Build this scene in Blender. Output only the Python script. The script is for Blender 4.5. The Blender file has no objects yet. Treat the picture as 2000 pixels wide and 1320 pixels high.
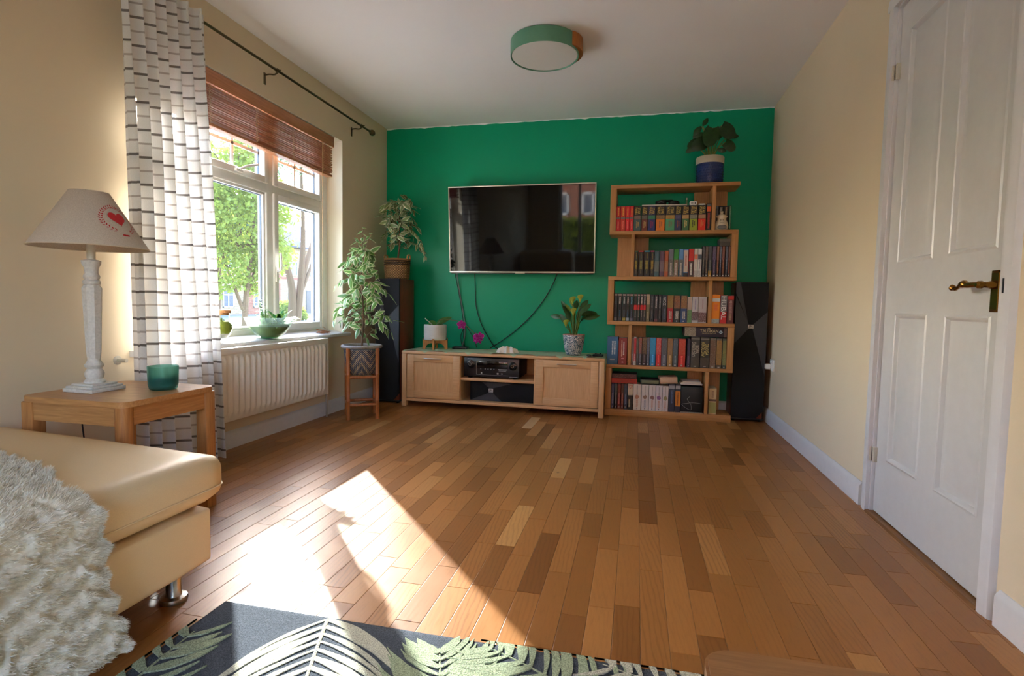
import bpy, bmesh, math, random
from mathutils import Vector, Matrix, Euler
R_ = math.radians
random.seed(7)
sc = bpy.context.scene
COL = sc.collection

# ------------------------------------------------------------------ camera
cam = bpy.data.cameras.new('camera'); camo = bpy.data.objects.new('camera', cam); COL.objects.link(camo)
YAW, PITCH, ROLL, CAMH, FPX = .223568, -.0626434, .0180915, .851046, 1060.07
cy_, sy_, cp_, sp_ = math.cos(YAW), math.sin(YAW), math.cos(PITCH), math.sin(PITCH)
fw = Vector((-sy_*cp_, cy_*cp_, sp_)); rt = Vector((cy_, sy_, 0)); up = rt.cross(fw)
rr = rt*math.cos(ROLL)+up*math.sin(ROLL); uu = -rt*math.sin(ROLL)+up*math.cos(ROLL)
mw = Matrix((rr, uu, -fw)).transposed().to_4x4(); mw.translation = (0, 0, CAMH)
camo.matrix_world = mw
cam.sensor_fit = 'HORIZONTAL'; cam.sensor_width = 36; cam.lens = FPX/2000*36
cam.clip_start = .03; cam.clip_end = 500
sc.camera = camo

# ------------------------------------------------------------------ sky and sun
SKY, SUN, EXPO = .92, 8.4, 1.71
world = bpy.data.worlds.new('sky'); sc.world = world; world.use_nodes = True
nt = world.node_tree
sky = nt.nodes.new('ShaderNodeTexSky'); sky.sky_type = 'NISHITA'; sky.sun_disc = False
sky.sun_elevation = R_(24.6); sky.sun_rotation = R_(-42); sky.dust_density = 2.0; sky.air_density = 1.2
wb = nt.nodes.new('ShaderNodeMix'); wb.data_type = 'RGBA'; wb.blend_type = 'MULTIPLY'; wb.inputs[0].default_value = 1; wb.inputs[7].default_value = (.97, .99, 1.22, 1)   # white balance
nt.links.new(sky.outputs[0], wb.inputs[6]); nt.links.new(wb.outputs[2], nt.nodes['Background'].inputs[0])
nt.nodes['Background'].inputs[1].default_value = SKY
sun = bpy.data.lights.new('sun', 'SUN'); sun.energy = SUN; sun.angle = R_(.6); sun.color = (1, .985, .99)
suno = bpy.data.objects.new('sun', sun); COL.objects.link(suno)
suno.rotation_euler = Vector((.608, -.676, -.416)).to_track_quat('-Z', 'Y').to_euler()
suno.location = (-20, 22, 16)
vs = sc.view_settings
vs.view_transform = 'Standard'; vs.look = 'None'; vs.exposure = EXPO; vs.gamma = 1; vs.use_curve_mapping = False
cyc = sc.cycles
cyc.max_bounces = 8; cyc.diffuse_bounces = 5; cyc.use_adaptive_sampling = True; cyc.adaptive_threshold = .03; cyc.glossy_bounces = 3; cyc.transmission_bounces = 4; cyc.transparent_max_bounces = 16
cyc.use_denoising = True; cyc.sample_clamp_indirect = 12; cyc.caustics_reflective = False; cyc.caustics_refractive = False

# ------------------------------------------------------------------ helpers
def lin(c):
    return tuple((x/12.92 if x <= .04045 else ((x+.055)/1.055)**2.4) for x in [v/255 for v in c])
def new_mat(name):
    m = bpy.data.materials.new(name); m.use_nodes = True
    t = m.node_tree; return m, t, t.nodes['Principled BSDF']
def N(t, typ, **kw):
    n = t.nodes.new(typ)
    for k, v in kw.items():
        if k.startswith('i_'): n.inputs[int(k[2:])].default_value = v
        else: setattr(n, k, v)
    return n
def mapping(t, scale, coord='Object', rot=(0, 0, 0)):
    tc = N(t, 'ShaderNodeTexCoord'); mp = N(t, 'ShaderNodeMapping')
    mp.inputs['Scale'].default_value = scale; mp.inputs['Rotation'].default_value = rot
    t.links.new(tc.outputs[coord], mp.inputs['Vector']); return mp
def ramp(t, fac, stops):
    r = N(t, 'ShaderNodeValToRGB'); e = r.color_ramp.elements
    while len(e) < len(stops): e.new(.5)
    for k, (p, c) in zip(e, stops): k.position = p; k.color = (*c, 1)
    t.links.new(fac, r.inputs[0]); return r
def bump(t, b, h, strength=.2, dist=.002):
    n = N(t, 'ShaderNodeBump'); n.inputs['Strength'].default_value = strength; n.inputs['Distance'].default_value = dist
    t.links.new(h, n.inputs['Height']); t.links.new(n.outputs[0], b.inputs['Normal'])
MATS = {}
def paint(name, c, rough=.6, metal=0, var=.06, scale=40, bmp=.08, spec=.5, coat=0):
    """plain colour with slight procedural mottling and relief"""
    if name in MATS: return MATS[name]
    m, t, b = new_mat(name); c = lin(c)
    mp = mapping(t, (scale,)*3); n = N(t, 'ShaderNodeTexNoise'); n.inputs['Detail'].default_value = 3
    t.links.new(mp.outputs[0], n.inputs['Vector'])
    r = ramp(t, n.outputs[0], [(.3, tuple(x*(1-var) for x in c)), (.7, tuple(min(1, x*(1+var)) for x in c))])
    t.links.new(r.outputs[0], b.inputs['Base Color'])
    b.inputs['Roughness'].default_value = rough; b.inputs['Metallic'].default_value = metal
    b.inputs['Specular IOR Level'].default_value = spec; b.inputs['Coat Weight'].default_value = coat
    if bmp: bump(t, b, n.outputs[0], bmp)
    MATS[name] = m; return m
def wood(name, light, dark, axis='x', rough=.45, fine=1.0, bmp=.1):
    if name in MATS: return MATS[name]
    m, t, b = new_mat(name)
    s = {'x': (1.5, 22, 22), 'y': (22, 1.5, 22), 'z': (22, 22, 1.5)}[axis]
    mp = mapping(t, tuple(v*fine for v in s))
    n = N(t, 'ShaderNodeTexNoise'); n.inputs['Detail'].default_value = 6; n.inputs['Roughness'].default_value = .6; n.inputs['Distortion'].default_value = .6
    t.links.new(mp.outputs[0], n.inputs['Vector'])
    n2 = N(t, 'ShaderNodeTexNoise'); n2.inputs['Scale'].default_value = 6; n2.inputs['Detail'].default_value = 8
    t.links.new(mp.outputs[0], n2.inputs['Vector'])
    mx = N(t, 'ShaderNodeMix', data_type='FLOAT'); mx.inputs[0].default_value = .35
    t.links.new(n.outputs[0], mx.inputs[2]); t.links.new(n2.outputs[0], mx.inputs[3])
    r = ramp(t, mx.outputs[0], [(.28, lin(dark)), (.5, tuple((a+c)/2 for a, c in zip(lin(light), lin(dark)))), (.7, lin(light))])
    t.links.new(r.outputs[0], b.inputs['Base Color']); b.inputs['Roughness'].default_value = rough
    bump(t, b, mx.outputs[0], bmp, .001)
    MATS[name] = m; return m
def art(name, cols, scale=60, rough=.45):
    """mottled print of several colours, for cover pictures too small to read"""
    if name in MATS: return MATS[name]
    m, t, b = new_mat(name)
    mp = mapping(t, (scale, scale, scale*.7)); n = N(t, 'ShaderNodeTexNoise'); n.inputs['Detail'].default_value = 4; n.inputs['Distortion'].default_value = 1.5
    t.links.new(mp.outputs[0], n.inputs['Vector'])
    k = len(cols); r = ramp(t, n.outputs[0], [(.32+.36*i/max(1, k-1), lin(c)) for i, c in enumerate(cols)])
    t.links.new(r.outputs[0], b.inputs['Base Color']); b.inputs['Roughness'].default_value = rough
    MATS[name] = m; return m
def glass(name, tint=(1, 1, 1), rough=0.0, ior=1.45, haze=0.0):
    if name in MATS: return MATS[name]
    m = bpy.data.materials.new(name); m.use_nodes = True; t = m.node_tree; t.nodes.clear()
    o = N(t, 'ShaderNodeOutputMaterial'); tr = N(t, 'ShaderNodeBsdfTransparent'); tr.inputs[0].default_value = (*tint, 1)
    gl = N(t, 'ShaderNodeBsdfGlossy'); gl.inputs['Roughness'].default_value = rough
    lw = N(t, 'ShaderNodeLayerWeight'); lw.inputs[0].default_value = .5
    pw = N(t, 'ShaderNodeMath', operation='POWER'); pw.inputs[1].default_value = 5; t.links.new(lw.outputs['Facing'], pw.inputs[0])
    fr = N(t, 'ShaderNodeMath', operation='MULTIPLY_ADD'); r0 = ((ior-1)/(ior+1))**2; fr.inputs[1].default_value = 1-r0; fr.inputs[2].default_value = r0; t.links.new(pw.outputs[0], fr.inputs[0])
    mx = N(t, 'ShaderNodeMixShader'); t.links.new(fr.outputs[0], mx.inputs[0]); t.links.new(tr.outputs[0], mx.inputs[1]); t.links.new(gl.outputs[0], mx.inputs[2])
    last = mx
    if haze:
        df = N(t, 'ShaderNodeBsdfTranslucent'); df.inputs[0].default_value = (*[min(1, v*1.0) for v in tint], 1)
        m2 = N(t, 'ShaderNodeMixShader'); m2.inputs[0].default_value = haze
        t.links.new(mx.outputs[0], m2.inputs[1]); t.links.new(df.outputs[0], m2.inputs[2]); last = m2
    t.links.new(last.outputs[0], o.inputs[0]); MATS[name] = m; return m

class B:
    """collects geometry in world (or local) coordinates; obj() links it as ONE mesh under a thing"""
    def __init__(s, o=None):
        s.v = []; s.f = []; s.o = Vector(o.location) if o is not None and hasattr(o, 'location') else Vector(o or (0, 0, 0))
    def add(s, vs, fs):
        k = len(s.v); s.v += [tuple(v) for v in vs]; s.f += [tuple(i+k for i in f) for f in fs]; return s
    def box(s, x0, x1, y0, y1, z0, z1):
        return s.add([(x0,y0,z0),(x1,y0,z0),(x1,y1,z0),(x0,y1,z0),(x0,y0,z1),(x1,y0,z1),(x1,y1,z1),(x0,y1,z1)],
                     [(0,3,2,1),(4,5,6,7),(0,1,5,4),(1,2,6,5),(2,3,7,6),(3,0,4,7)])
    def rbox(s, x0, x1, y0, y1, z0, z1, r=.004, n=2, seg=2, M=None):
        """box with rounded edges"""
        bm = bmesh.new(); bmesh.ops.create_cube(bm, size=1)
        for v in bm.verts: v.co = Vector(((x0+x1)/2+v.co.x*(x1-x0), (y0+y1)/2+v.co.y*(y1-y0), (z0+z1)/2+v.co.z*(z1-z0)))
        r = min(r, .49*min(x1-x0, y1-y0, z1-z0))
        bmesh.ops.bevel(bm, geom=bm.edges[:], offset=r, segments=seg, profile=.5, affect='EDGES')
        return s.bm(bm, M)
    def bm(s, bm, M=None):
        bm.verts.index_update()
        s.add([(M @ v.co if M else v.co) for v in bm.verts], [[v.index for v in f.verts] for f in bm.faces]); bm.free(); return s
    def prism(s, pts, a0, a1, axis='z'):
        """polygon pts (2D) extruded along axis from a0 to a1"""
        n = len(pts)
        def P(p, a): return {'z': (p[0], p[1], a), 'y': (p[0], a, p[1]), 'x': (a, p[0], p[1])}[axis]
        area = sum(pts[i][0]*pts[(i+1) % n][1]-pts[(i+1) % n][0]*pts[i][1] for i in range(n))
        if (area < 0) != (axis == 'y'): pts = pts[::-1]
        return s.add([P(p, a0) for p in pts]+[P(p, a1) for p in pts],
                     [tuple(range(n))[::-1], tuple(range(n, 2*n))]+[(i, (i+1) % n, (i+1) % n+n, i+n) for i in range(n)])
    def lathe(s, prof, c=(0, 0, 0), n=32, closed=False, a0=0, rot=None):
        """prof [(r,z)...] around z through c"""
        k = len(prof); vs = []; fs = []
        for i in range(n):
            a = a0+2*math.pi*i/n
            for r, z in prof:
                p = Vector((r*math.cos(a), r*math.sin(a), z))
                if rot: p = rot @ p
                vs.append((c[0]+p.x, c[1]+p.y, c[2]+p.z))
        for i in range(n):
            j = (i+1) % n
            for q in range(k-1): fs.append((i*k+q, j*k+q, j*k+q+1, i*k+q+1))
            if closed: fs.append((i*k+k-1, j*k+k-1, j*k, i*k))
        if not closed:
            if prof[0][0] > 1e-5: fs.append(tuple(i*k for i in range(n))[::-1])
            if prof[-1][0] > 1e-5: fs.append(tuple(i*k+k-1 for i in range(n)))
        return s.add(vs, fs)
    def tube(s, pts, r, n=8, caps=True):
        """pts 3D polyline, r radius or list"""
        pts = [Vector(p) for p in pts]; m = len(pts); rs = r if isinstance(r, (list, tuple)) else [r]*m
        vs = []; fs = []; prev = None
        for i in range(m):
            d = (pts[min(i+1, m-1)]-pts[max(i-1, 0)]).normalized()
            if prev is None: u = d.orthogonal().normalized()
            else: u = (prev-d*prev.dot(d)); u = u.normalized() if u.length > 1e-6 else d.orthogonal().normalized()
            prev = u; w = d.cross(u)
            for k in range(n):
                a = 2*math.pi*k/n; vs.append(pts[i]+(u*math.cos(a)+w*math.sin(a))*rs[i])
        for i in range(m-1):
            for k in range(n):
                k2 = (k+1) % n; fs.append((i*n+k, i*n+k2, (i+1)*n+k2, (i+1)*n+k))
        if caps: fs.append(tuple(range(n))[::-1]); fs.append(tuple(range((m-1)*n, m*n)))
        return s.add(vs, fs)
    def grid(s, f, nu, nv):
        """surface f(u,v), u,v in 0..1"""
        vs = [f(i/nu, j/nv) for i in range(nu+1) for j in range(nv+1)]
        return s.add(vs, [(i*(nv+1)+j, (i+1)*(nv+1)+j, (i+1)*(nv+1)+j+1, i*(nv+1)+j+1) for i in range(nu) for j in range(nv)])
    def sphere(s, c, r, n=16, m=10, sc3=(1, 1, 1)):
        prof = [(max(1e-6, r*math.sin(math.pi*i/m)), -r*math.cos(math.pi*i/m)) for i in range(m+1)]
        k0 = len(s.v); s.lathe(prof, (0, 0, 0), n)
        for i in range(k0, len(s.v)): v = s.v[i]; s.v[i] = (c[0]+v[0]*sc3[0], c[1]+v[1]*sc3[1], c[2]+v[2]*sc3[2])
        return s
    def cushion(s, x0, x1, y0, y1, z0, z1, r, n=14, crown=0, crownb=0):
        c = Vector(((x0+x1)/2, (y0+y1)/2, (z0+z1)/2)); h = Vector(((x1-x0)/2, (y1-y0)/2, (z1-z0)/2))
        r = min(r, min(h)*.98); bm = bmesh.new(); bmesh.ops.create_cube(bm, size=2)
        bmesh.ops.subdivide_edges(bm, edges=bm.edges[:], cuts=n, use_grid_fill=True)
        for v in bm.verts:
            p = Vector([math.copysign(abs(q)**.8, q)*hh for q, hh in zip(v.co, h)])
            uu_, vv_ = v.co.x, v.co.y
            inner = Vector([max(-hh+r, min(hh-r, q)) for q, hh in zip(p, h)])
            d = p-inner
            if d.length > 1e-9: p = inner+d.normalized()*r
            if v.co.z > 0: p.z += crown*(1-uu_**2)*(1-vv_**2)
            else: p.z -= crownb*(1-uu_**2)*(1-vv_**2)
            v.co = c+p
        return s.bm(bm)
    def obj(s, name, mat, parent=None, smooth=35, kind=None, label=None):
        me = bpy.data.meshes.new(name); o = s.o
        me.from_pydata([(v[0]-o.x, v[1]-o.y, v[2]-o.z) for v in s.v], [], s.f)
        if smooth:
            me.polygons.foreach_set('use_smooth', [True]*len(me.polygons)); me.set_sharp_from_angle(angle=R_(smooth))
        me.materials.append(mat); me.update()
        ob = bpy.data.objects.new(name, me); COL.objects.link(ob)
        if parent is not None: ob.parent = parent
        else: ob.location = o
        if kind: ob['kind'] = kind
        if label: ob['label'] = label
        return ob
def tag(o, label, cat, group=None):
    o['label'] = label; o['category'] = cat
    if group: o['group'] = group
    return o
def thing(name, label, cat, loc=(0, 0, 0), rz=0, group=None):
    o = bpy.data.objects.new(name, None); COL.objects.link(o); o.location = loc; o.rotation_euler = (0, 0, rz)
    o.empty_display_size = .05
    return tag(o, label, cat, group)
def struct(name, loc=(0, 0, 0)):
    o = bpy.data.objects.new(name, None); COL.objects.link(o); o.location = loc; o['kind'] = 'structure'; return o
def inst(src, name, parent, loc, rot, scale=1):
    o = bpy.data.objects.new(name, src); COL.objects.link(o); o.parent = parent
    o.location = loc; o.rotation_euler = rot; o.scale = (scale,)*3 if not hasattr(scale, '__len__') else scale
    return o
def bez(p0, p1, p2, n=8):
    p0, p1, p2 = Vector(p0), Vector(p1), Vector(p2)
    return [p0*(1-t)**2+p1*2*t*(1-t)+p2*t*t for t in [i/n for i in range(n+1)]]
def catmull(pts, n=6):
    P = [Vector(p) for p in pts]; P = [P[0]*2-P[1]]+P+[P[-1]*2-P[-2]]; out = []
    for i in range(1, len(P)-2):
        for k in range(n):
            t = k/n; a, b, c, d = P[i-1], P[i], P[i+1], P[i+2]
            out.append(.5*((2*b)+(c-a)*t+(2*a-5*b+4*c-d)*t*t+(3*b-a-3*c+d)*t**3))
    out.append(P[-2]); return out
# lettering: every string is turned into a mesh once, while the scene is still small
TXT = {}
def txt(st, bold=.0):
    if st in TXT: return TXT[st]
    c = bpy.data.curves.new('lettering', 'FONT'); c.body = st; c.align_x = 'CENTER'; c.align_y = 'CENTER'; c.resolution_u = 2; c.offset = bold; c.space_line = .8
    c.extrude = .004
    o = bpy.data.objects.new('lettering_curve', c); COL.objects.link(o)
    dg = bpy.context.evaluated_depsgraph_get(); me = bpy.data.meshes.new_from_object(o.evaluated_get(dg))
    bpy.data.objects.remove(o); me.name = 'lettering'
    xs = [v.co.x for v in me.vertices]; ys = [v.co.y for v in me.vertices]
    cx, cy, w, h = (max(xs)+min(xs))/2, (max(ys)+min(ys))/2, max(xs)-min(xs), max(ys)-min(ys)
    TXT[st] = (me, cx, cy, w, h); return TXT[st]
for st_ in ('STAR\nWARS', 'TALISMAN', 'THE MAGICAL QUEST GAME', 'HUBAL', 'JBL', 'DENON', 'NOZ', 'TOY', 'SŁOWA\nŚWIATŁOŚCI', 'DROGA\nKRÓLÓW'): txt(st_, .01)
def letter(st, mat, parent, loc, w=None, h=None, vert=False, depth=.3, rotz=0):
    """lettering facing -Y, centred at loc, fitted to width w / height h; vert: reads from top to bottom"""
    me, cx, cy, tw, th = TXT[st]
    me = me.copy(); me.materials.clear(); me.materials.append(mat)
    if vert: sx, sy = h/tw, (w or h/tw*th)/th
    else: sx, sy = w/tw, (h or w/tw*th)/th
    for v in me.vertices:
        x, y, z = (v.co.x-cx)*sx, (v.co.y-cy)*sy, v.co.z*.05
        if vert: x, y = y, -x
        v.co = (x, -z, y)
    o = bpy.data.objects.new('lettering', me); COL.objects.link(o); o.parent = parent; o.location = loc; o.rotation_euler = (0, 0, rotz)
    return o

# ------------------------------------------------------------------ common materials
L, RW, D, H = -2.239, .990, 4.613, 2.40        # left wall, right wall, green wall, ceiling
YB = -2.4                                       # wall behind the camera
def wall_mat(name, c, rough=.75, spec=.25):
    m, t, b = new_mat(name); c = lin(c)
    mp = mapping(t, (1, 1, 1)); n = N(t, 'ShaderNodeTexNoise'); n.inputs['Scale'].default_value = 1.3; n.inputs['Detail'].default_value = 4
    t.links.new(mp.outputs[0], n.inputs['Vector'])
    r = ramp(t, n.outputs[0], [(.3, tuple(x*.965 for x in c)), (.7, tuple(min(1, x*1.02) for x in c))])
    t.links.new(r.outputs[0], b.inputs['Base Color']); b.inputs['Roughness'].default_value = rough; b.inputs['Specular IOR Level'].default_value = spec
    n2 = N(t, 'ShaderNodeTexNoise'); n2.inputs['Scale'].default_value = 160; n2.inputs['Detail'].default_value = 3
    t.links.new(mp.outputs[0], n2.inputs['Vector']); bump(t, b, n2.outputs[0], .12, .001)
    MATS[name] = m; return m
CREAM = wall_mat('cream_wall_paint', (226, 206, 174))
CEIL = wall_mat('ceiling_paint', (244, 239, 236))
GREEN = wall_mat('green_wall_paint', (0, 152, 108), .4, .28)
WHITE = paint('white_gloss_paint', (218, 214, 212), .32, var=.02, scale=6, bmp=.03)
UPVC = paint('white_window_plastic', (238, 236, 230), .3, var=.02, scale=8, bmp=0)
OAKX = wood('oak_x', (228, 184, 132), (204, 154, 104), 'x'); OAKZ = wood('oak_z', (228, 184, 132), (204, 154, 104), 'z'); OAKY = wood('oak_y', (228, 184, 132), (204, 154, 104), 'y')
CHROME = paint('brushed_steel', (190, 186, 178), .28, 1, .05, 60, .02)
BRASS = paint('aged_brass', (150, 108, 48), .22, 1, .15, 60, .03)
BLACKP = paint('black_plastic', (16, 16, 17), .4, var=.1, bmp=.03)
PANE = glass('window_glass', (.97, .985, .975), ior=1.35, haze=.0015)
SOIL = paint('potting_soil', (58, 42, 30), .95, var=.3, scale=120, bmp=.6)
# ------------------------------------------------------------------ room shell
WT = .26
# window opening in the left wall
WY0, WY1, WZ0, WZ1 = 2.07, 3.85, .585, 2.075
b = B(); x0, x1 = L-WT, L
b.box(x0, x1, YB-.2, WY0, 0-.05, H+.1); b.box(x0, x1, WY1, D+.2, -.05, H+.1); b.box(x0, x1, WY0, WY1, -.05, WZ0); b.box(x0, x1, WY0, WY1, WZ1, H+.1)
b.obj('wall_left', CREAM, kind='structure')
b = B(); b.box(L-WT, RW+.14, D, D+.2, -.05, H+.1); b.obj('wall_back', GREEN, kind='structure')
# right wall with the doorway
DY0, DY1, DZ = 1.745, 2.562, 2.088
b = B(); b.box(RW, RW+.12, YB-.2, DY0, -.05, H+.1); b.box(RW, RW+.12, DY1, D, -.05, H+.1); b.box(RW, RW+.12, DY0, DY1, DZ, H+.1)
b.obj('wall_right', CREAM, kind='structure')
b = B(); b.box(RW+.5, RW+.56, DY0-.6, DY1+.6, -.05, H+.1); b.box(RW+.12, RW+.56, DY0-.66, DY0-.6, -.05, H+.1); b.box(RW+.12, RW+.56, DY1+.6, DY1+.66, -.05, H+.1)
b.box(RW+.12, RW+.56, DY0-.66, DY1+.66, H, H+.1)
b.obj('wall_hallway', CREAM, kind='structure')  # unseen box behind the door, added to stop daylight leaking in
b = B(); b.box(L-WT, RW+.14, YB-.2, D+.2, H, H+.15); b.obj('ceiling', CEIL, kind='structure')
# wall behind the camera: reflected window, plus an unseen glazed door added for daylight
GX0, GX1, GZ = -1.62, .93, 2.12
b = B(); b.box(L, GX0, YB-.2, YB, -.05, H+.1); b.box(GX1, RW, YB-.2, YB, -.05, H+.1); b.box(GX0, GX1, YB-.2, YB, GZ, H+.1); b.box(GX0, -.78, YB-.2, YB, -.05, .62)
b.obj('wall_front', CREAM, kind='structure')
# slight caulk line of ceiling paint running on to the green wall
b = B()
pts = []
for i in range(90):
    x = L+(RW-L)*i/89; pts.append((x, H-.004-.005*random.random()-(.004 if random.random() < .2 else 0)))
b.prism([(RW, H), (L, H)]+pts, D-.002, D+.001, 'y'); b.obj('trim_1', CEIL, kind='structure')

# ---- floor: strip parquet, strips .0715 wide running towards the green wall
def floor_mat():
    m, t, b = new_mat('oak_parquet'); b.inputs['Roughness'].default_value = .3
    at = N(t, 'ShaderNodeAttribute', attribute_name='tone')
    geo = N(t, 'ShaderNodeNewGeometry')
    sep = N(t, 'ShaderNodeSeparateColor'); t.links.new(at.outputs['Color'], sep.inputs[0])
    off = N(t, 'ShaderNodeCombineXYZ')
    for k, g in enumerate((37.0, 91.0)):
        mm = N(t, 'ShaderNodeMath', operation='MULTIPLY'); mm.inputs[1].default_value = g
        t.links.new(sep.outputs[k], mm.inputs[0]); t.links.new(mm.outputs[0], off.inputs[k])
    add = N(t, 'ShaderNodeVectorMath', operation='ADD'); t.links.new(geo.outputs['Position'], add.inputs[0]); t.links.new(off.outputs[0], add.inputs[1])
    mp = N(t, 'ShaderNodeMapping'); mp.inputs['Scale'].default_value = (15, 1.6, 15); t.links.new(add.outputs[0], mp.inputs['Vector'])
    wv = N(t, 'ShaderNodeTexWave', wave_type='RINGS', rings_direction='Z'); wv.inputs['Scale'].default_value = 1.6; wv.inputs['Distortion'].default_value = 5; wv.inputs['Detail'].default_value = 3; wv.inputs['Detail Scale'].default_value = 1.3
    mp2 = N(t, 'ShaderNodeMapping'); mp2.inputs['Scale'].default_value = (14, 3.0, 1); t.links.new(add.outputs[0], mp2.inputs['Vector'])
    t.links.new(mp2.outputs[0], wv.inputs['Vector'])
    n = N(t, 'ShaderNodeTexNoise'); n.inputs['Scale'].default_value = 9; n.inputs['Detail'].default_value = 8; n.inputs['Roughness'].default_value = .65
    t.links.new(mp.outputs[0], n.inputs['Vector'])
    # base tone per strip
    rp = ramp(t, sep.outputs[2], [(0, lin((126, 78, 36))), (.3, lin((150, 98, 48))), (.62, lin((172, 116, 62))), (.9, lin((194, 144, 86))), (1, lin((212, 174, 124)))])
    # figure strength differs between strips
    fs = N(t, 'ShaderNodeMath', operation='POWER'); fs.inputs[1].default_value = 2.2; t.links.new(sep.outputs[0], fs.inputs[0])
    fm = N(t, 'ShaderNodeMath', operation='MULTIPLY'); fm.inputs[1].default_value = .55; t.links.new(fs.outputs[0], fm.inputs[0])
    wr = ramp(t, wv.outputs[0], [(0, (.5, .42, .34)), (.35, (.95, .93, .9)), (1, (1, 1, 1))])
    mx = N(t, 'ShaderNodeMix', data_type='RGBA', blend_type='MULTIPLY'); t.links.new(fm.outputs[0], mx.inputs[0]); t.links.new(rp.outputs[0], mx.inputs[6]); t.links.new(wr.outputs[0], mx.inputs[7])
    nr = ramp(t, n.outputs[0], [(.25, (.74, .69, .62)), (.5, (1, .99, .97)), (.75, (1.0, 1.0, 1.0))])
    mx2 = N(t, 'ShaderNodeMix', data_type='RGBA', blend_type='MULTIPLY'); mx2.inputs[0].default_value = .75; t.links.new(mx.outputs[2], mx2.inputs[6]); t.links.new(nr.outputs[0], mx2.inputs[7])
    # sparse small knots
    vo = N(t, 'ShaderNodeTexVoronoi'); vo.inputs['Scale'].default_value = 3.2; mpk = N(t, 'ShaderNodeMapping'); mpk.inputs['Scale'].default_value = (1.0, .5, 1); t.links.new(add.outputs[0], mpk.inputs['Vector']); t.links.new(mpk.outputs[0], vo.inputs['Vector'])
    kr = ramp(t, vo.outputs[0], [(.012, (.35, .25, .18)), (.03, (1, 1, 1))])
    mx3 = N(t, 'ShaderNodeMix', data_type='RGBA', blend_type='MULTIPLY'); mx3.inputs[0].default_value = .9; t.links.new(mx2.outputs[2], mx3.inputs[6]); t.links.new(kr.outputs[0], mx3.inputs[7])
    t.links.new(mx3.outputs[2], b.inputs['Base Color'])
    rr_ = N(t, 'ShaderNodeMapRange'); rr_.inputs[3].default_value = .3; rr_.inputs[4].default_value = .46; t.links.new(n.outputs[0], rr_.inputs[0]); t.links.new(rr_.outputs[0], b.inputs['Roughness'])
    bump(t, b, n.outputs[0], .06, .0006)
    b.inputs['Specular IOR Level'].default_value = .42
    return m
FLOORM = floor_mat()
b = B(); b.box(L-.05, RW+.56, YB, D+.05, -.08, -.013); fl = b.obj('floor', paint('dark_subfloor', (52, 36, 22), .9), kind='structure')
PW, PH = .0712, .012
planks = []; x = L-.02+.018; rnd = random.Random(11); ci = 0
while x < RW+.015:
    # three strips make one board; their ends are staggered
    y = YB-rnd.random()*.4
    while y < D:
        ln = rnd.choice((.22, .28, .33, .36, .40, .44, .5))+rnd.random()*.05
        y1 = min(y+ln, D+.01)
        planks.append((max(x, L-.02), min(x+PW, RW+.02), max(y, YB), y1, rnd.random(), rnd.random(), min(1, max(0, rnd.gauss(.40, .15)+(.3 if rnd.random() < .03 else 0)))))
        y = y1
    x += PW; ci += 1
def plank_geo(b, p, cols):
    g = .00035; c = .0012
    x0, x1, y0, y1 = p[0]+g, p[1]-g, p[2]+g, p[3]-g
    b.add([(x0,y0,-PH),(x1,y0,-PH),(x1,y1,-PH),(x0,y1,-PH),(x0,y0,-c*.5),(x1,y0,-c*.5),(x1,y1,-c*.5),(x0,y1,-c*.5),(x0+c,y0+c,0),(x1-c,y0+c,0),(x1-c,y1-c,0),(x0+c,y1-c,0)],
          [(8,9,10,11),(4,5,9,8),(5,6,10,9),(6,7,11,10),(7,4,8,11),(0,1,5,4),(1,2,6,5),(2,3,7,6),(3,0,4,7)])
    cols += [(p[4], p[5], p[6], 1)]*12
def put_tone(o, cols):
    a = o.data.color_attributes.new('tone', 'FLOAT_COLOR', 'POINT'); a.data.foreach_set('color', [q for c in cols for q in c])
def seen_size(p):
    cx, cy = (p[0]+p[1])/2, (p[2]+p[3])/2
    if cy < 1.25 or (cx < -1.15 and cy < 1.4) or cx < -2.2-0*cy: return 0
    if abs(cx*cy_+cy*sy_)/max(.1, -cx*sy_+cy*cy_) > 1.05 or (cy < 1.75 and cx > .75): return 0
    if -1.1 < cx < .1 and cy < 1.3: return 0
    if cy > 4.14 and cx > -1.9: return 0
    return (p[3]-p[2])/(cx*cx+cy*cy+.7)**1.5
order = sorted(planks, key=seen_size, reverse=True)
for p in order[:295]:
    b = B(); cols = []; plank_geo(b, p, cols); o = b.obj('plank', FLOORM, fl, smooth=0); put_tone(o, cols)
b = B(); cols = []
for p in order[295:]: plank_geo(b, p, cols)
o = b.obj('far_planks', FLOORM, fl, smooth=0, kind='stuff'); put_tone(o, cols)

# ---- skirting boards
def skirt_prof(d):   # profile (offset from wall, z)
    return [(0, 0), (.016*d, 0), (.016*d, .082), (.012*d, .09), (.009*d, .094), (.004*d, .1), (0, .1)]
def skirt_y(name, xw, d, y0, y1):
    b = B(); pr = [(xw+a, z) for a, z in skirt_prof(d)]; b.prism(pr, y0, y1, 'y'); return b.obj(name, WHITE, kind='structure')
skirt_y('baseboard_left', L, 1, YB, D)
skirt_y('baseboard_right', RW, -1, 2.612, D); skirt_y('baseboard_right_door', RW, -1, YB, 1.69)
b = B(); b.prism([(D-a, z) for a, z in skirt_prof(1)], L+.016, RW-.016, 'x'); b.obj('baseboard_back', WHITE, kind='structure')

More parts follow.
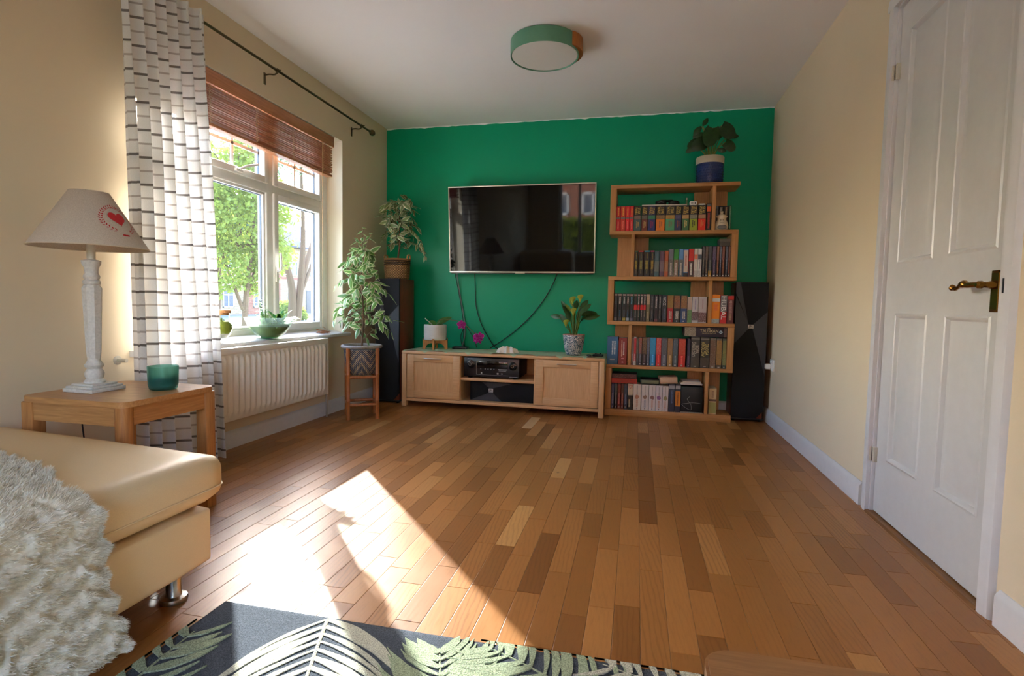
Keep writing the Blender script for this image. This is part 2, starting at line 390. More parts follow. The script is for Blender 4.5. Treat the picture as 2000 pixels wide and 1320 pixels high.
# ---- door in the right wall (hinged at the far side)
DOORW = paint('greyed_door_paint', (206, 202, 198), .32, var=.02, scale=6, bmp=.03)  # greyer than the trim white; darkened to offset strong light on the door
dr = struct('door_1', (RW, (DY0+DY1)/2, 0))
LX = RW+.012         # face of the leaf
ly0, ly1, lz0, lz1 = DY0+.028, DY1-.03, .012, DZ-.03
panels = [(2.185, 2.452, 1.035, 1.945), (1.832, 2.088, 1.035, 1.945), (2.195, 2.440, .243, .842), (1.840, 2.086, .243, .842)]
b = B(dr); ys = sorted({ly0, ly1, *[q for p in panels for q in p[:2]]}); 
# stiles and rails as a grid of blocks with the panel openings left out
zs = [lz0, .243, .842, 1.035, 1.945, lz1]
def solid(b, y0, y1, z0, z1): b.box(LX, LX+.035, y0, y1, z0, z1)
solid(b, ly0, ly1, lz0, .243); solid(b, ly0, ly1, .842, 1.035); solid(b, ly0, ly1, 1.945, lz1)
for z0, z1, (pa, pb) in ((.243, .842, (panels[2], panels[3])), (1.035, 1.945, (panels[0], panels[1]))):
    solid(b, ly0, pb[0], z0, z1); solid(b, pb[1], pa[0], z0, z1); solid(b, pa[1], ly1, z0, z1)
leaf = b.obj('door_leaf', DOORW, dr, smooth=0)
for p in panels:      # raised-and-fielded panel with moulded edge
    b = B(dr); y0, y1, z0, z1 = p; rings = [(0, 0), (.007, -.003), (.012, -.0005), (.02, .010), (.028, .010), (.055, .001), (.06, 0)]
    vs = []; fs = []
    for o_, dx in rings:
        vs += [(LX+dx, y0+o_, z0+o_), (LX+dx, y1-o_, z0+o_), (LX+dx, y1-o_, z1-o_), (LX+dx, y0+o_, z1-o_)]
    for k in range(len(rings)-1):
        for i in range(4): j = (i+1) % 4; fs.append((4*k+i, 4*k+4+i, 4*k+4+j, 4*k+j))
    n = 4*(len(rings)-1); fs.append((n+3, n+2, n+1, n)); b.add(vs, fs); b.obj('door_panel', DOORW, leaf, smooth=25)
for zh in (1.81, .248):   # hinges: three knuckles each
    b = B(dr); yh = 2.548; xh = RW-.004
    for k in range(3): b.lathe([(.0075, zh-.03+.0205*k), (.0075, zh-.011+.0205*k)], (xh, yh, 0), 12)
    b.rbox(RW-.001, RW+.0145, yh-.028, yh+.022, zh-.031, zh+.031, .001); b.obj('hinge', paint('cream_painted_metal', (206, 196, 176), .4), dr)
# brass handle on a stepped back plate
hd = B(dr); hd.rbox(LX-.004, LX+.001, 1.786, 1.846, .852, .972, .0015); hp = hd.obj('handle_plate', BRASS, leaf)
hd = B(dr); hd.prism([(LX-.004, 1.793), (LX-.011, 1.8), (LX-.011, 1.832), (LX-.004, 1.839)], .86, .964, 'z'); hd.obj('raised_plate', BRASS, hp, smooth=0)
hd = B(dr); hd.lathe([(.012, .0), (.012, .012), (.009, .02), (.0085, .03), (.0115, .036), (.0105, .045), (.006, .05)], (LX-.008, 1.815, .93), 20, rot=Matrix.Rotation(R_(-90), 3, 'Y'))
pth = catmull([(LX-.049, 1.813, .93), (LX-.052, 1.84, .931), (LX-.053, 1.865, .93), (LX-.053, 1.882, .934), (LX-.053, 1.905, .928), (LX-.052, 1.925, .921), (LX-.05, 1.94, .9225), (LX-.05, 1.949, .926)], 5)
nn = len(pth); rad = [ (.0085 if i < nn*.3 else .0085+.0035*math.sin((i/nn-.3)/.22*math.pi) if i < nn*.52 else .0055 if i < nn*.8 else .0055+.004*min(1, (i/nn-.8)/.12)) for i in range(nn)]
hd.tube(pth, rad, 12); hd.sphere((LX-.05, 1.95, .9265), .0095, 12, 8, (.6, 1.1, 1)); hd.obj('lever_handle', BRASS, hp)
for zz in (.863, .962):
    for yy in (1.797, 1.836): hd = B(dr); hd.sphere((LX-.005, yy, zz), .0042, 10, 6, (.45, 1, 1)); hd.obj('screw', BRASS, hp)
# lining and stop inside the doorway, architraves on the wall
b = B(dr); 
b.box(RW-.001, RW+.121, DY1-.027, DY1, 0, DZ); b.box(RW-.001, RW+.121, DY0, DY0+.025, 0, DZ); b.box(RW-.001, RW+.121, DY0, DY1, DZ-.026, DZ)
b.obj('door_lining', WHITE, dr, smooth=0)
def archi(y0, y1, flip):
    b = B(dr); w = y1-y0; q = [(0, 0), (-.016, 0), (-.018, .3), (-.014, .55), (-.014, .8), (-.009, .92), (0, 1)]
    pts = [(RW+a, (y0+w*t) if not flip else (y1-w*t)) for a, t in q]; b.prism(pts, 0, DZ+.045, 'z'); b.obj('architrave', WHITE, dr, smooth=30)
archi(DY1-.018, DY1+.035, False); archi(DY0-.035, DY0+.018, True)
b = B(dr); b.prism([(RW, DZ-.018), (RW-.016, DZ-.018), (RW-.018, DZ), (RW-.014, DZ+.03), (RW, DZ+.045)], DY0-.035, DY1+.035, 'y'); b.obj('architrave', WHITE, dr, smooth=30)
b = B(dr); b.prism([(RW-.02, 0), (RW-.012, .007), (RW+.05, .009), (RW+.12, .009), (RW+.12, 0)], DY0+.02, DY1-.02, 'y'); b.obj('threshold', wood('threshold_oak', (150, 100, 50), (104, 66, 30), 'y'), dr, smooth=20)
b = B(dr); b.box(RW-.0185, RW-.0155, DY0-.002, DY0+.003, .905, .945); b.obj('strike_plate', BLACKP, dr, smooth=0)
# socket on the right wall beside the speaker
sk = thing('wall_socket', 'white double wall socket low on right wall beside the tall speaker', 'socket', (RW, 4.28, .4))
b = B(sk); b.rbox(RW-.012, RW-.0005, 4.225, 4.33, .395, .48, .004); pl = b.obj('face_plate', UPVC, sk)
for yy in (4.255, 4.3):
    b = B(sk); b.rbox(RW-.0145, RW-.011, yy-.006, yy+.006, .455, .47, .001); b.obj('switch', UPVC, pl)
b = B(sk); b.rbox(RW-.05, RW-.011, 4.29, 4.325, .405, .445, .008); b.obj('plug', UPVC, sk)

# ---- window in the left wall
FX = L-.165             # middle of the frame in depth
win = struct('window_1', (FX, (WY0+WY1)/2, WZ0))
fx0, fx1 = FX-.035, FX+.035
def frame_bar(b, y0, y1, z0, z1, x0=None, x1=None, r=.006): b.rbox(x0 or fx0, x1 or fx1, y0, y1, z0, z1, r)
ZT0, ZT1 = 1.545, 1.612                    # transom
b = B(win)
frame_bar(b, WY0, WY0+.055, WZ0, WZ1); frame_bar(b, 3.755, WY1, WZ0, WZ1); e_ = dict(x0=fx0+.0012, x1=fx1-.0012); frame_bar(b, WY0+.03, 3.80, WZ0+.001, .66, **e_); frame_bar(b, WY0+.03, 3.80, 2.02, WZ1-.001, **e_)
frame_bar(b, WY0+.03, 3.80, ZT0, ZT1, **e_); frame_bar(b, 3.135, 3.205, .655, 2.03); frame_bar(b, 2.535, 2.605, .655, 2.03)
b.obj('window_frame', UPVC, win)
def pane(y0, y1, z0, z1, parent, x=None):
    b = B(win); x = x or FX; b.box(x-.009, x-.006, y0-.006, y1+.006, z0-.006, z1+.006); b.box(x+.006, x+.009, y0-.006, y1+.006, z0-.006, z1+.006)
    b.obj('pane', PANE, parent, smooth=0)
    b = B(win)    # dark spacer bar between the two sheets
    for a in ((y0-.006, y0+.004, z0, z1), (y1-.004, y1+.006, z0, z1), (y0, y1, z0-.006, z0+.004), (y0, y1, z1-.004, z1+.006)): b.box(x-.006, x+.006, *a)
    b.obj('spacer', paint('glazing_spacer', (96, 98, 104), .4, .6), parent, smooth=0)
def sash(y0, y1, z0, z1, w=.04, handle=None, bars=False):
    b = B(win); X0, X1 = fx0+.008, fx1+.014
    for a in ((y0, y0+w, z0, z1), (y1-w, y1, z0, z1), (y0+w-.005, y1-w+.005, z0, z0+w), (y0+w-.005, y1-w+.005, z1-w, z1)): b.rbox(X0, X1, *a, .006)
    s = b.obj('sash', UPVC, win)
    pane(y0+w, y1-w, z0+w, z1-w, s)
    if bars:
        b = B(win); ym = (y0+y1)/2; zm = z0+w+(z1-z0-2*w)*.42
        b.box(FX-.004, FX+.004, ym-.009, ym+.009, z0+w, z1-w); b.box(FX-.004, FX+.004, y0+w, y1-w, zm-.009, zm+.009); b.obj('glazing_bar', UPVC, s, smooth=0)
    return s
def bead(y0, y1, z0, z1, w=.018):
    b = B(win); X0, X1 = FX-.012, fx1-.012
    for a in ((y0, y0+w, z0, z1), (y1-w, y1, z0, z1), (y0, y1, z0, z0+w), (y0, y1, z1-w, z1)): b.rbox(X0, X1, *a, .004)
    s = b.obj('glazing_bead', UPVC, win); pane(y0+w, y1-w, z0+w, z1-w, s)
bead(2.603, 3.137, .658, ZT0+.002); bead(WY0+.05, 2.537, .658, ZT0+.002)
s_ = sash(3.195, 3.765, .645, ZT0+.008, .045)
b = B(win); b.rbox(fx1+.012, fx1+.024, 3.2, 3.222, .97, 1.07, .005); b.tube(catmull([(fx1+.022, 3.211, 1.04), (fx1+.045, 3.213, 1.05), (fx1+.05, 3.213, 1.08), (fx1+.045, 3.213, 1.16)], 4), .008, 8); b.obj('handle', UPVC, s_)
s2 = sash(2.595, 3.145, ZT1-.01, 2.035, .042, bars=True); sash(3.195, 3.765, ZT1-.01, 2.035, .042, bars=True); sash(WY0+.045, 2.545, ZT1-.01, 2.035, .042, bars=True)
b = B(win); b.rbox(fx1+.012, fx1+.03, 2.83, 2.89, 1.612, 1.632, .005); b.tube([(fx1+.03, 2.86, 1.63), (fx1+.045, 2.9, 1.655), (fx1+.05, 2.99, 1.685)], .0075, 8); b.obj('handle', UPVC, s2)
b = B(win); b.prism([(fx1-.01, WZ0), (fx1-.01, .628), (L-.0, .607), (L+.035, .604), (L+.042, .598), (L+.042, .585), (L+.035, .579), (L+.0005, .579), (L+.0005, WZ0)], WY0-.06, WY1+.06, 'y')
b.obj('window_sill', WHITE, win, smooth=30)
# reveal lining slightly lighter plaster
b = B(win); b.box(fx1-.005, L+.001, WY1-.002, WY1+.001, WZ0, WZ1); b.box(fx1-.005, L+.001, WY0-.001, WY0+.002, WZ0, WZ1); b.box(fx1-.005, L+.001, WY0, WY1, WZ1-.002, WZ1+.001)
b.obj('reveal', wall_mat('reveal_paint', (236, 228, 208)), win, smooth=0)
# reflected window, then an unseen glazed door added to brighten the room
gd = struct('window_2', (0, YB, 0)); b = B(gd)
gy0, gy1 = YB-.14, YB-.07
for a in ((GX0, GX0+.07, .62, GZ), (GX1-.07, GX1, 0, GZ), (GX0, -.75, .62, .69), (-.75, GX1, 0, .07), (GX0, GX1, GZ-.07, GZ), (-.79, -.70, .0, GZ-.05), (-1.22, -1.16, .65, GZ-.05), (.07, .13, .05, GZ-.05)): b.rbox(a[0], a[1], gy0, gy1, a[2], a[3], .006)
b.obj('window_frame', UPVC, gd)
for xa, xb, za in ((GX0+.07, -1.22, .68), (-1.16, -.79, .68), (-.70, .07, .06), (.13, GX1-.07, .06)):
    b = B(gd); b.box(xa-.01, xb+.01, YB-.11, YB-.106, za, GZ-.06); b.obj('pane', PANE, gd, smooth=0)
# ------------------------------------------------------------------ window dressing
BLW = wood('blind_wood', (208, 144, 100), (178, 112, 72), 'y', .4)
bl = thing('venetian_blind', 'raised reddish wooden venetian blind across the top of the window', 'blind', (-2.28, 2.9, 1.79))
by0, by1 = 2.11, 3.735
b = B(bl); b.rbox(-2.315, -2.255, by0, by1, 2.022, 2.068, .004); b.obj('headrail', BLW, bl)
b = B(bl); b.rbox(-2.252, -2.245, by0-.01, by1+.01, 1.995, 2.07, .003); b.obj('valance', BLW, bl)
nsl = 15
for k in range(nsl):
    z = 1.985-.0128*k; b = B(bl); tl = .006*math.sin(k*1.7)
    tl *= .35; pts = [(-2.300, z-.0055+tl), (-2.28, z+.0005), (-2.254, z+.004-tl), (-2.254, z-.0005-tl), (-2.28, z-.003), (-2.300, z-.0085+tl)]
    b.prism(pts, by0+.004*math.sin(k*2.3), by1+.004*math.sin(k*3.1), 'y'); b.obj('slat', BLW, bl, smooth=0)
b = B(bl); b.rbox(-2.307, -2.253, by0, by1, 1.776, 1.793, .004); b.obj('bottom_rail', BLW, bl)
CORD = paint('blind_cord', (206, 170, 128), .8)
for yy in (2.25, 2.53, 2.895, 3.25, 3.6):
    b = B(bl); rnd = random.Random(int(yy*100))
    for xx in (-2.2505, -2.3105): b.tube([(xx, yy+.004*math.sin(i*.9), 1.785+.0125*i) for i in range(18)], .0012, 5)
    for i in range(7):     # loops of slack ladder cord hanging out between the slats
        z = 1.80+.028*i+rnd.random()*.008; w = .006+.008*rnd.random()
        b.tube(catmull([(-2.25, yy-.004, z+.012), (-2.244, yy-w, z), (-2.243, yy, z-.012), (-2.244, yy+w, z), (-2.25, yy+.004, z+.012)], 4), .0014, 5)
    b.obj('ladder_cord', CORD, bl)
b = B(bl); b.tube([(-2.246, 3.588, 1.99), (-2.246, 3.587, 1.5), (-2.247, 3.588, 1.0), (-2.25, 3.59, .66)], .0016, 6)
pc = b.obj('pull_cord', CORD, bl)
b = B(bl); rnd = random.Random(4)
pts = [(-2.25, 3.59, .66)]
for i in range(60): pts.append((-2.262+.03*math.sin(i*1.1)+.01*rnd.random(), 3.6+.045*math.cos(i*.83)+.02*rnd.random(), .609+.014*abs(math.sin(i*.37))+(.03*max(0, 1-i/8))))
b.tube(catmull(pts, 3), .002, 5); b.obj('cord_bundle', paint('cord_bundle_brown', (158, 104, 66), .85), pc)

ROD = paint('antique_bronze', (112, 98, 72), .3, 1, .1, 80, .03)
rod = thing('curtain_rod', 'thin antique bronze curtain rod with ball finial above the window', 'curtain rod', (-2.149, 3.0, 2.2))
RXc, RZc = -2.149, 2.226
b = B(rod); b.tube([(RXc, 1.62, RZc), (RXc, 4.12, RZc)], .008, 14); b.obj('pole', ROD, rod)
b = B(rod); b.lathe([(.0001, 0), (.010, .002), (.010, .012), (.006, .016), (.006, .024), (.012, .028), (.021, .036), (.025, .05), (.021, .064), (.012, .072), (.0001, .075)], (RXc, 4.11, RZc), 20, rot=Matrix.Rotation(R_(-90), 3, 'X')); b.obj('finial', ROD, rod)
for yy in (1.75, 2.955, 3.985):
    b = B(rod); b.rbox(L, L+.005, yy-.009, yy+.009, RZc-.075, RZc-.005, .002); b.tube(catmull([(L+.003, yy, RZc-.02), (L+.035, yy, RZc-.018), (L+.07, yy, RZc-.022), (L+.09, yy, RZc-.012)], 5), .0045, 8)
    br = b.obj('bracket', ROD, rod)
    b = B(rod); b.lathe([(.012, -.006), (.013, 0), (.012, .006)], (RXc, yy, RZc), 16, rot=Matrix.Rotation(R_(90), 3, 'X')); b.tube([(RXc+.01, yy, RZc), (RXc+.026, yy, RZc)], .003, 8); b.obj('clamp', ROD, br)

def curtain_mat():
    m = bpy.data.materials.new('striped_voile'); m.use_nodes = True; t = m.node_tree; t.nodes.clear()
    out = N(t, 'ShaderNodeOutputMaterial'); at = N(t, 'ShaderNodeAttribute', attribute_name='cloth')
    sp = N(t, 'ShaderNodeSeparateColor'); t.links.new(at.outputs['Color'], sp.inputs[0])     # R: height along the cloth
    def stripe(pitch, off, half):
        a = N(t, 'ShaderNodeMath', operation='ADD'); a.inputs[1].default_value = off; t.links.new(sp.outputs[0], a.inputs[0])
        d = N(t, 'ShaderNodeMath', operation='PINGPONG'); d.inputs[1].default_value = pitch/2; t.links.new(a.outputs[0], d.inputs[0])
        r = N(t, 'ShaderNodeMath', operation='LESS_THAN'); r.inputs[1].default_value = half; t.links.new(d.outputs[0], r.inputs[0]); return r
    s1 = stripe(.116, .0, .0052); s2 = stripe(.116, .058, .0042)
    tc = mapping(t, (1, 700, 700)); wv = N(t, 'ShaderNodeTexNoise'); wv.inputs['Scale'].default_value = 1; t.links.new(tc.outputs[0], wv.inputs['Vector'])
    wr = ramp(t, wv.outputs[0], [(.3, (.84, .82, .79)), (.7, (.93, .92, .9))])
    m1 = N(t, 'ShaderNodeMix', data_type='RGBA'); t.links.new(s1.outputs[0], m1.inputs[0]); t.links.new(wr.outputs[0], m1.inputs[6]); m1.inputs[7].default_value = (*lin((134, 127, 123)), 1)
    k2 = N(t, 'ShaderNodeMath', operation='MULTIPLY'); k2.inputs[1].default_value = .8; t.links.new(s2.outputs[0], k2.inputs[0])
    m2 = N(t, 'ShaderNodeMix', data_type='RGBA'); t.links.new(k2.outputs[0], m2.inputs[0]); t.links.new(m1.outputs[2], m2.inputs[6]); m2.inputs[7].default_value = (*lin((180, 170, 164)), 1)
    df = N(t, 'ShaderNodeBsdfDiffuse'); tl = N(t, 'ShaderNodeBsdfTranslucent'); tr = N(t, 'ShaderNodeBsdfTransparent')
    t.links.new(m2.outputs[2], df.inputs[0]); t.links.new(m2.outputs[2], tl.inputs[0])
    a = N(t, 'ShaderNodeMixShader'); a.inputs[0].default_value = .31; t.links.new(df.outputs[0], a.inputs[1]); t.links.new(tl.outputs[0], a.inputs[2])
    sm = N(t, 'ShaderNodeMath', operation='MAXIMUM'); t.links.new(s1.outputs[0], sm.inputs[0]); t.links.new(k2.outputs[0], sm.inputs[1])
    al = N(t, 'ShaderNodeMapRange'); al.inputs[3].default_value = .07; al.inputs[4].default_value = .02; t.links.new(sm.outputs[0], al.inputs[0])
    c = N(t, 'ShaderNodeMixShader'); t.links.new(al.outputs[0], c.inputs[0]); t.links.new(a.outputs[0], c.inputs[1]); t.links.new(tr.outputs[0], c.inputs[2])
    t.links.new(c.outputs[0], out.inputs[0]); return m
cu = thing('curtain', 'white voile curtain with grey stripes drawn aside at the window', 'curtain', (-2.13, 2.15, .02))
NU, NV = 150, 90; b = B(cu); cols = []
def cpt(u, v):     # u along the width, v from the top
    z = 2.245-2.225*v
    y0, y1 = 1.885+.035*v, 2.345+.10*v**1.3
    w = math.sin(2*math.pi*u*7.0+.8*math.sin(5*u))
    amp = .022+.018*min(1, v*3)
    y = y0+(y1-y0)*u+.018*math.sin(2*math.pi*u*7.0*1.0+1.3)*(.6+.4*v)+.01*v*math.sin(9*u+2*v)
    x = RXc+.034+amp*w+.008*v+.02*v*u+.008*math.sin(4*v+7*u)
    return (x, y, z+.006*math.sin(3*math.pi*u)*v)
b.grid(cpt, NU, NV)
o = b.obj('cloth', curtain_mat(), cu, smooth=180)
a = o.data.color_attributes.new('cloth', 'FLOAT_COLOR', 'POINT'); a.data.foreach_set('color', [q for i in range(NU+1) for j in range(NV+1) for q in (j/NV*2.225+.02, i/NU, 0, 1)])
for k in range(7):      # pinched pleats of the header tape
    b = B(cu); u = (k+.5)/7; p = cpt(u, .0); b.rbox(p[0]-.002, p[0]+.010, p[1]-.004, p[1]+.004, 2.15, 2.245, .002)
    b.obj('header_pleat', paint('voile_white', (226, 222, 216), .9), cu)

# ------------------------------------------------------------------ radiator
RADM = paint('radiator_enamel', (240, 230, 216), .35, var=.02, scale=10, bmp=.02)
ra = thing('radiator', 'cream ribbed panel radiator on the wall under the window sill', 'radiator', (-2.17, 2.85, .17))
ry0, ry1, rz0, rz1 = 2.22, 3.498, .178, .575
b = B(ra); nr = 27; pit = (ry1-ry0-.05)/nr; prof = []
for i in range(nr):
    y = ry0+.025+pit*i
    prof += [(y+pit*.06, 0), (y+pit*.16, .010), (y+pit*.30, .0125), (y+pit*.42, .0125), (y+pit*.54, .010), (y+pit*.64, 0)]
prof = [(ry0, -.004), (ry0+.004, 0)]+prof+[(ry1-.004, 0), (ry1, -.004)]
lev = [(rz0, 0, -.006), (rz0+.006, 0, 0), (rz0+.034, 0, 0), (rz0+.055, 1, 0), (rz1-.06, 1, 0), (rz1-.04, 0, 0), (rz1-.006, 0, 0), (rz1, 0, -.006)]
vs = []; n = len(prof)
for z, k, e in lev:
    for y, d in prof: vs.append((-2.15+e+(d if d < 0 else d*k), y, z))
b.add(vs, [(r*n+i, r*n+i+1, (r+1)*n+i+1, (r+1)*n+i) for r in range(len(lev)-1) for i in range(n-1)]); b.obj('front_panel', RADM, ra, smooth=50)
b = B(ra); b.box(-2.222, -2.156, ry0+.004, ry1-.002, rz0+.004, rz1-.03); b.obj('back_panel', RADM, ra, smooth=0)
b = B(ra); b.rbox(-2.226, -2.146, ry0, ry1, rz1-.028, rz1+.008, .005)
b.obj('top_grille', RADM, ra)
b = B(ra); b.rbox(-2.226, -2.148, ry1-.002, ry1+.003, rz0, rz1+.008, .002); b.obj('side_panel', RADM, ra)
b = B(ra); b.tube([(-2.19, ry1, .2), (-2.19, ry1+.045, .2)], .008, 10); b.tube([(-2.19, ry1+.045, .0), (-2.19, ry1+.045, .25)], .0075, 10); b.lathe([(.011, .19), (.013, .2), (.011, .225)], (-2.19, ry1+.045, 0), 14)
vp = b.obj('valve_pipe', CHROME, ra)
b = B(ra); b.lathe([(.012, .225), (.012, .245), (.009, .25), (.009, .262)], (-2.19, ry1+.045, 0), 14); b.obj('valve_collar', BLACKP, ra)
b = B(ra); b.lathe([(.008, .262), (.013, .266), (.014, .30), (.011, .318), (.0001, .32)], (-2.19, ry1+.045, 0), 14); b.obj('valve_cap', UPVC, ra)
pb = thing('wall_bracket', 'small cream holdback peg on the left wall beside the curtain', 'wall peg', (L, 1.95, .56))
b = B(pb); b.tube([(L, 1.95, .57), (L+.05, 1.95, .57)], .009, 10); b.obj('peg', paint('cream_painted_metal', (206, 196, 176), .4), pb); b = B(pb); b.lathe([(.02, 0), (.02, .004), (.016, .007)], (L, 1.95, .57), 16, rot=Matrix.Rotation(R_(90), 3, 'Y')); b.obj('rosette', paint('cream_painted_metal', (206, 196, 176), .4), pb)

# ------------------------------------------------------------------ side table, lamp, candle
TX0, TX1, TY0, TY1, TZ = -2.115, -1.66, 1.46, 1.88, .497
TOAK = wood('table_oak_x', (204, 152, 96), (158, 106, 58), 'x', .35); TOAKZ = wood('table_oak_z', (198, 140, 82), (152, 98, 52), 'z', .4); TOAKY = wood('table_oak_y', (198, 140, 82), (152, 98, 52), 'y', .4)
st = thing('side_table', 'square oak side table with rounded corners beside the sofa', 'table', ((TX0+TX1)/2, (TY0+TY1)/2, 0))
def rrect(x0, x1, y0, y1, r, n=6):
    out = []
    for cx, cy, a in ((x1-r, y1-r, 0), (x0+r, y1-r, 90), (x0+r, y0+r, 180), (x1-r, y0+r, 270)):
        out += [(cx+r*math.cos(R_(a+90*i/n)), cy+r*math.sin(R_(a+90*i/n))) for i in range(n+1)]
    return out
b = B(st); b.prism(rrect(TX0, TX1, TY0, TY1, .045), TZ-.02, TZ, 'z'); b.obj('tabletop', TOAK, st, smooth=30)
lw = .05
for lx in (0, 1):
    for lyy in (0, 1):
        x0 = TX0+.005 if lx == 0 else TX1-.005-lw; y0 = TY0+.005 if lyy == 0 else TY1-.005-lw
        b = B(st)
        if lx == 1 and lyy == 0:     # leg follows the rounded corner
            b.prism(rrect(x0, x0+lw, y0, y0+lw, .022), 0, TZ-.02, 'z')
        else: b.rbox(x0, x0+lw, y0, y0+lw, 0, TZ-.02, .006)
        b.obj('leg', TOAKZ, st)
for a, m in (((TX0+.05, TX1-.05, TY0+.012, TY0+.034), TOAK), ((TX0+.05, TX1-.05, TY1-.034, TY1-.012), TOAK), ((TX0+.012, TX0+.034, TY0+.05, TY1-.05), TOAKY), ((TX1-.034, TX1-.012, TY0+.05, TY1-.05), TOAKY)):
    b = B(st); b.box(*a, TZ-.085, TZ-.02); b.obj('apron', m, st, smooth=0)

LC = (-1.985, 1.635)
lp = thing('table_lamp', 'distressed white turned wood table lamp with linen heart shade', 'lamp', (*LC, TZ))
LW = paint('distressed_white_paint', (214, 210, 202), .6, var=.10, scale=25, bmp=.15)
b = B(lp)
for r, z0, z1 in ((.068, 0, .014), (.062, .014, .022), (.05, .022, .03)): b.rbox(LC[0]-r, LC[0]+r, LC[1]-r, LC[1]+r, TZ+z0, TZ+z1, .003)
b.obj('base', LW, lp)
b = B(lp); b.lathe([(.033, .03), (.034, .036), (.026, .045), (.03, .056), (.031, .066), (.026, .078), (.022, .083), (.029, .09), (.031, .097), (.026, .104), (.021, .113), (.021, .12)], (*LC, TZ), 28)
b.obj('turned_collar', LW, lp); b = B(lp); b.lathe([(.019, .395), (.027, .40), (.028, .41), (.022, .416), (.026, .424), (.026, .43), (.021, .44), (.0225, .46), (.03, .475), (.031, .486), (.02, .49)], (*LC, TZ), 28); b.obj('turned_collar', LW, lp)
b = B(lp); b.lathe([(.0205, .118), (.024, .15), (.031, .36), (.032, .385), (.024, .398)], (*LC, TZ), 8, a0=.3); b.obj('fluted_column', LW, lp, smooth=0)
b = B(lp); b.lathe([(.014, .485), (.0135, .56), (.016, .562), (.016, .59)], (*LC, TZ), 18); b.obj('lamp_holder', paint('lampholder_cream', (222, 214, 198), .5), lp)
SB, ST_, RB, RT = 1.03, 1.235, .185, .062
def shade_mat():
    m, t, b = new_mat('linen_shade'); mp = mapping(t, (420, 420, 420)); n = N(t, 'ShaderNodeTexNoise'); n.inputs['Scale'].default_value = 1; t.links.new(mp.outputs[0], n.inputs[0])
    r = ramp(t, n.outputs[0], [(.3, lin((206, 190, 172))), (.7, lin((228, 214, 198)))]); t.links.new(r.outputs[0], b.inputs['Base Color']); b.inputs['Roughness'].default_value = .9
    b.inputs['Transmission Weight'].default_value = 0; bump(t, b, n.outputs[0], .25, .0006)
    o = [x for x in t.nodes if x.type == 'OUTPUT_MATERIAL'][0]; tl = N(t, 'ShaderNodeBsdfTranslucent'); t.links.new(r.outputs[0], tl.inputs[0])
    mx = N(t, 'ShaderNodeMixShader'); mx.inputs[0].default_value = .22; t.links.new(b.outputs[0], mx.inputs[1]); t.links.new(tl.outputs[0], mx.inputs[2]); t.links.new(mx.outputs[0], o.inputs[0]); return m
b = B(lp); b.lathe([(RB, SB), (RT, ST_), (RT-.0015, ST_), (RB-.002, SB)], (*LC, 0), 72, closed=True); sh = b.obj('lamp_shade', shade_mat(), lp, smooth=60)
for r, z in ((RB-.001, SB+.001), (RT-.001, ST_-.001)): b = B(lp); b.tube([(LC[0]+r*math.cos(a*math.pi/36), LC[1]+r*math.sin(a*math.pi/36), z) for a in range(73)], .0022, 6, False); b.obj('shade_rim', paint('shade_trim', (214, 196, 170), .8), sh)
b = B(lp)
for k in range(3):
    a = R_(120*k+40); zz = SB+.055; rz = RB+(RT-RB)*(zz-SB)/(ST_-SB)-.003; b.tube([(LC[0]+.012*math.cos(a), LC[1]+.012*math.sin(a), zz-.005), (LC[0]+rz*math.cos(a), LC[1]+rz*math.sin(a), zz)], .0017, 6)
b.lathe([(.017, zz-.008), (.019, zz-.004), (.017, zz)], (*LC, 0), 16); b.obj('shade_carrier', paint('white_wire', (226, 220, 210), .4), sh)
# printed heart and wreath on the cone
def on_cone(s, h, off=.0012):     # s metres along the cone at mid-height, h metres up
    z = SB+.1+h*.83; r = RB+(RT-RB)*(z-SB)/(ST_-SB)+off; a = R_(2)+s/.122
    return (LC[0]+r*math.cos(a), LC[1]+r*math.sin(a), z)
def print_patch(b, pts, c=None, n=5):
    c = c or (sum(p[0] for p in pts)/len(pts), sum(p[1] for p in pts)/len(pts)); vs = []; m = len(pts)
    for k in range(n+1):
        f = k/n; vs += [on_cone(c[0]+(p[0]-c[0])*f, c[1]+(p[1]-c[1])*f) for p in pts]
    b.add(vs, [(k*m+i, k*m+(i+1) % m, (k+1)*m+(i+1) % m, (k+1)*m+i) for k in range(n) for i in range(m)])
RED = paint('red_print', (196, 40, 44), .8, var=.15, scale=90, bmp=.05)
hp_ = []
for i in range(48):
    a = 2*math.pi*i/48; hp_.append((.0021*16*math.sin(a)**3, .0021*(13*math.cos(a)-5*math.cos(2*a)-2*math.cos(3*a)-math.cos(4*a))+.008))
b = B(lp); print_patch(b, hp_, (0, .004)); b.obj('heart_print', RED, sh)
b = B(lp)
for k in range(34):
    if k in (0, 1, 33): continue
    a = 2*math.pi*k/34-math.pi/2; rx, ry = .058, .056; cx, cy = rx*math.cos(a), ry*math.sin(a)+.004
    for sgn in (-1, 1):
        d = a+math.pi/2*(1 if math.cos(a) > 0 else -1)+sgn*.75; ux, uy = math.cos(d), math.sin(d); ln = .0125
        print_patch(b, [(cx, cy), (cx+ux*ln*.5-uy*.0022, cy+uy*ln*.5+ux*.0022), (cx+ux*ln, cy+uy*ln), (cx+ux*ln*.5+uy*.0022, cy+uy*ln*.5-ux*.0022)], n=1)
for sgn in (-1, 1):
    print_patch(b, [(sgn*.004+.006*math.cos(t)*1.3, -.066+.004*math.sin(t)) for t in [i*math.pi/5 for i in range(10)]], n=1)
b.obj('wreath_print', RED, sh)
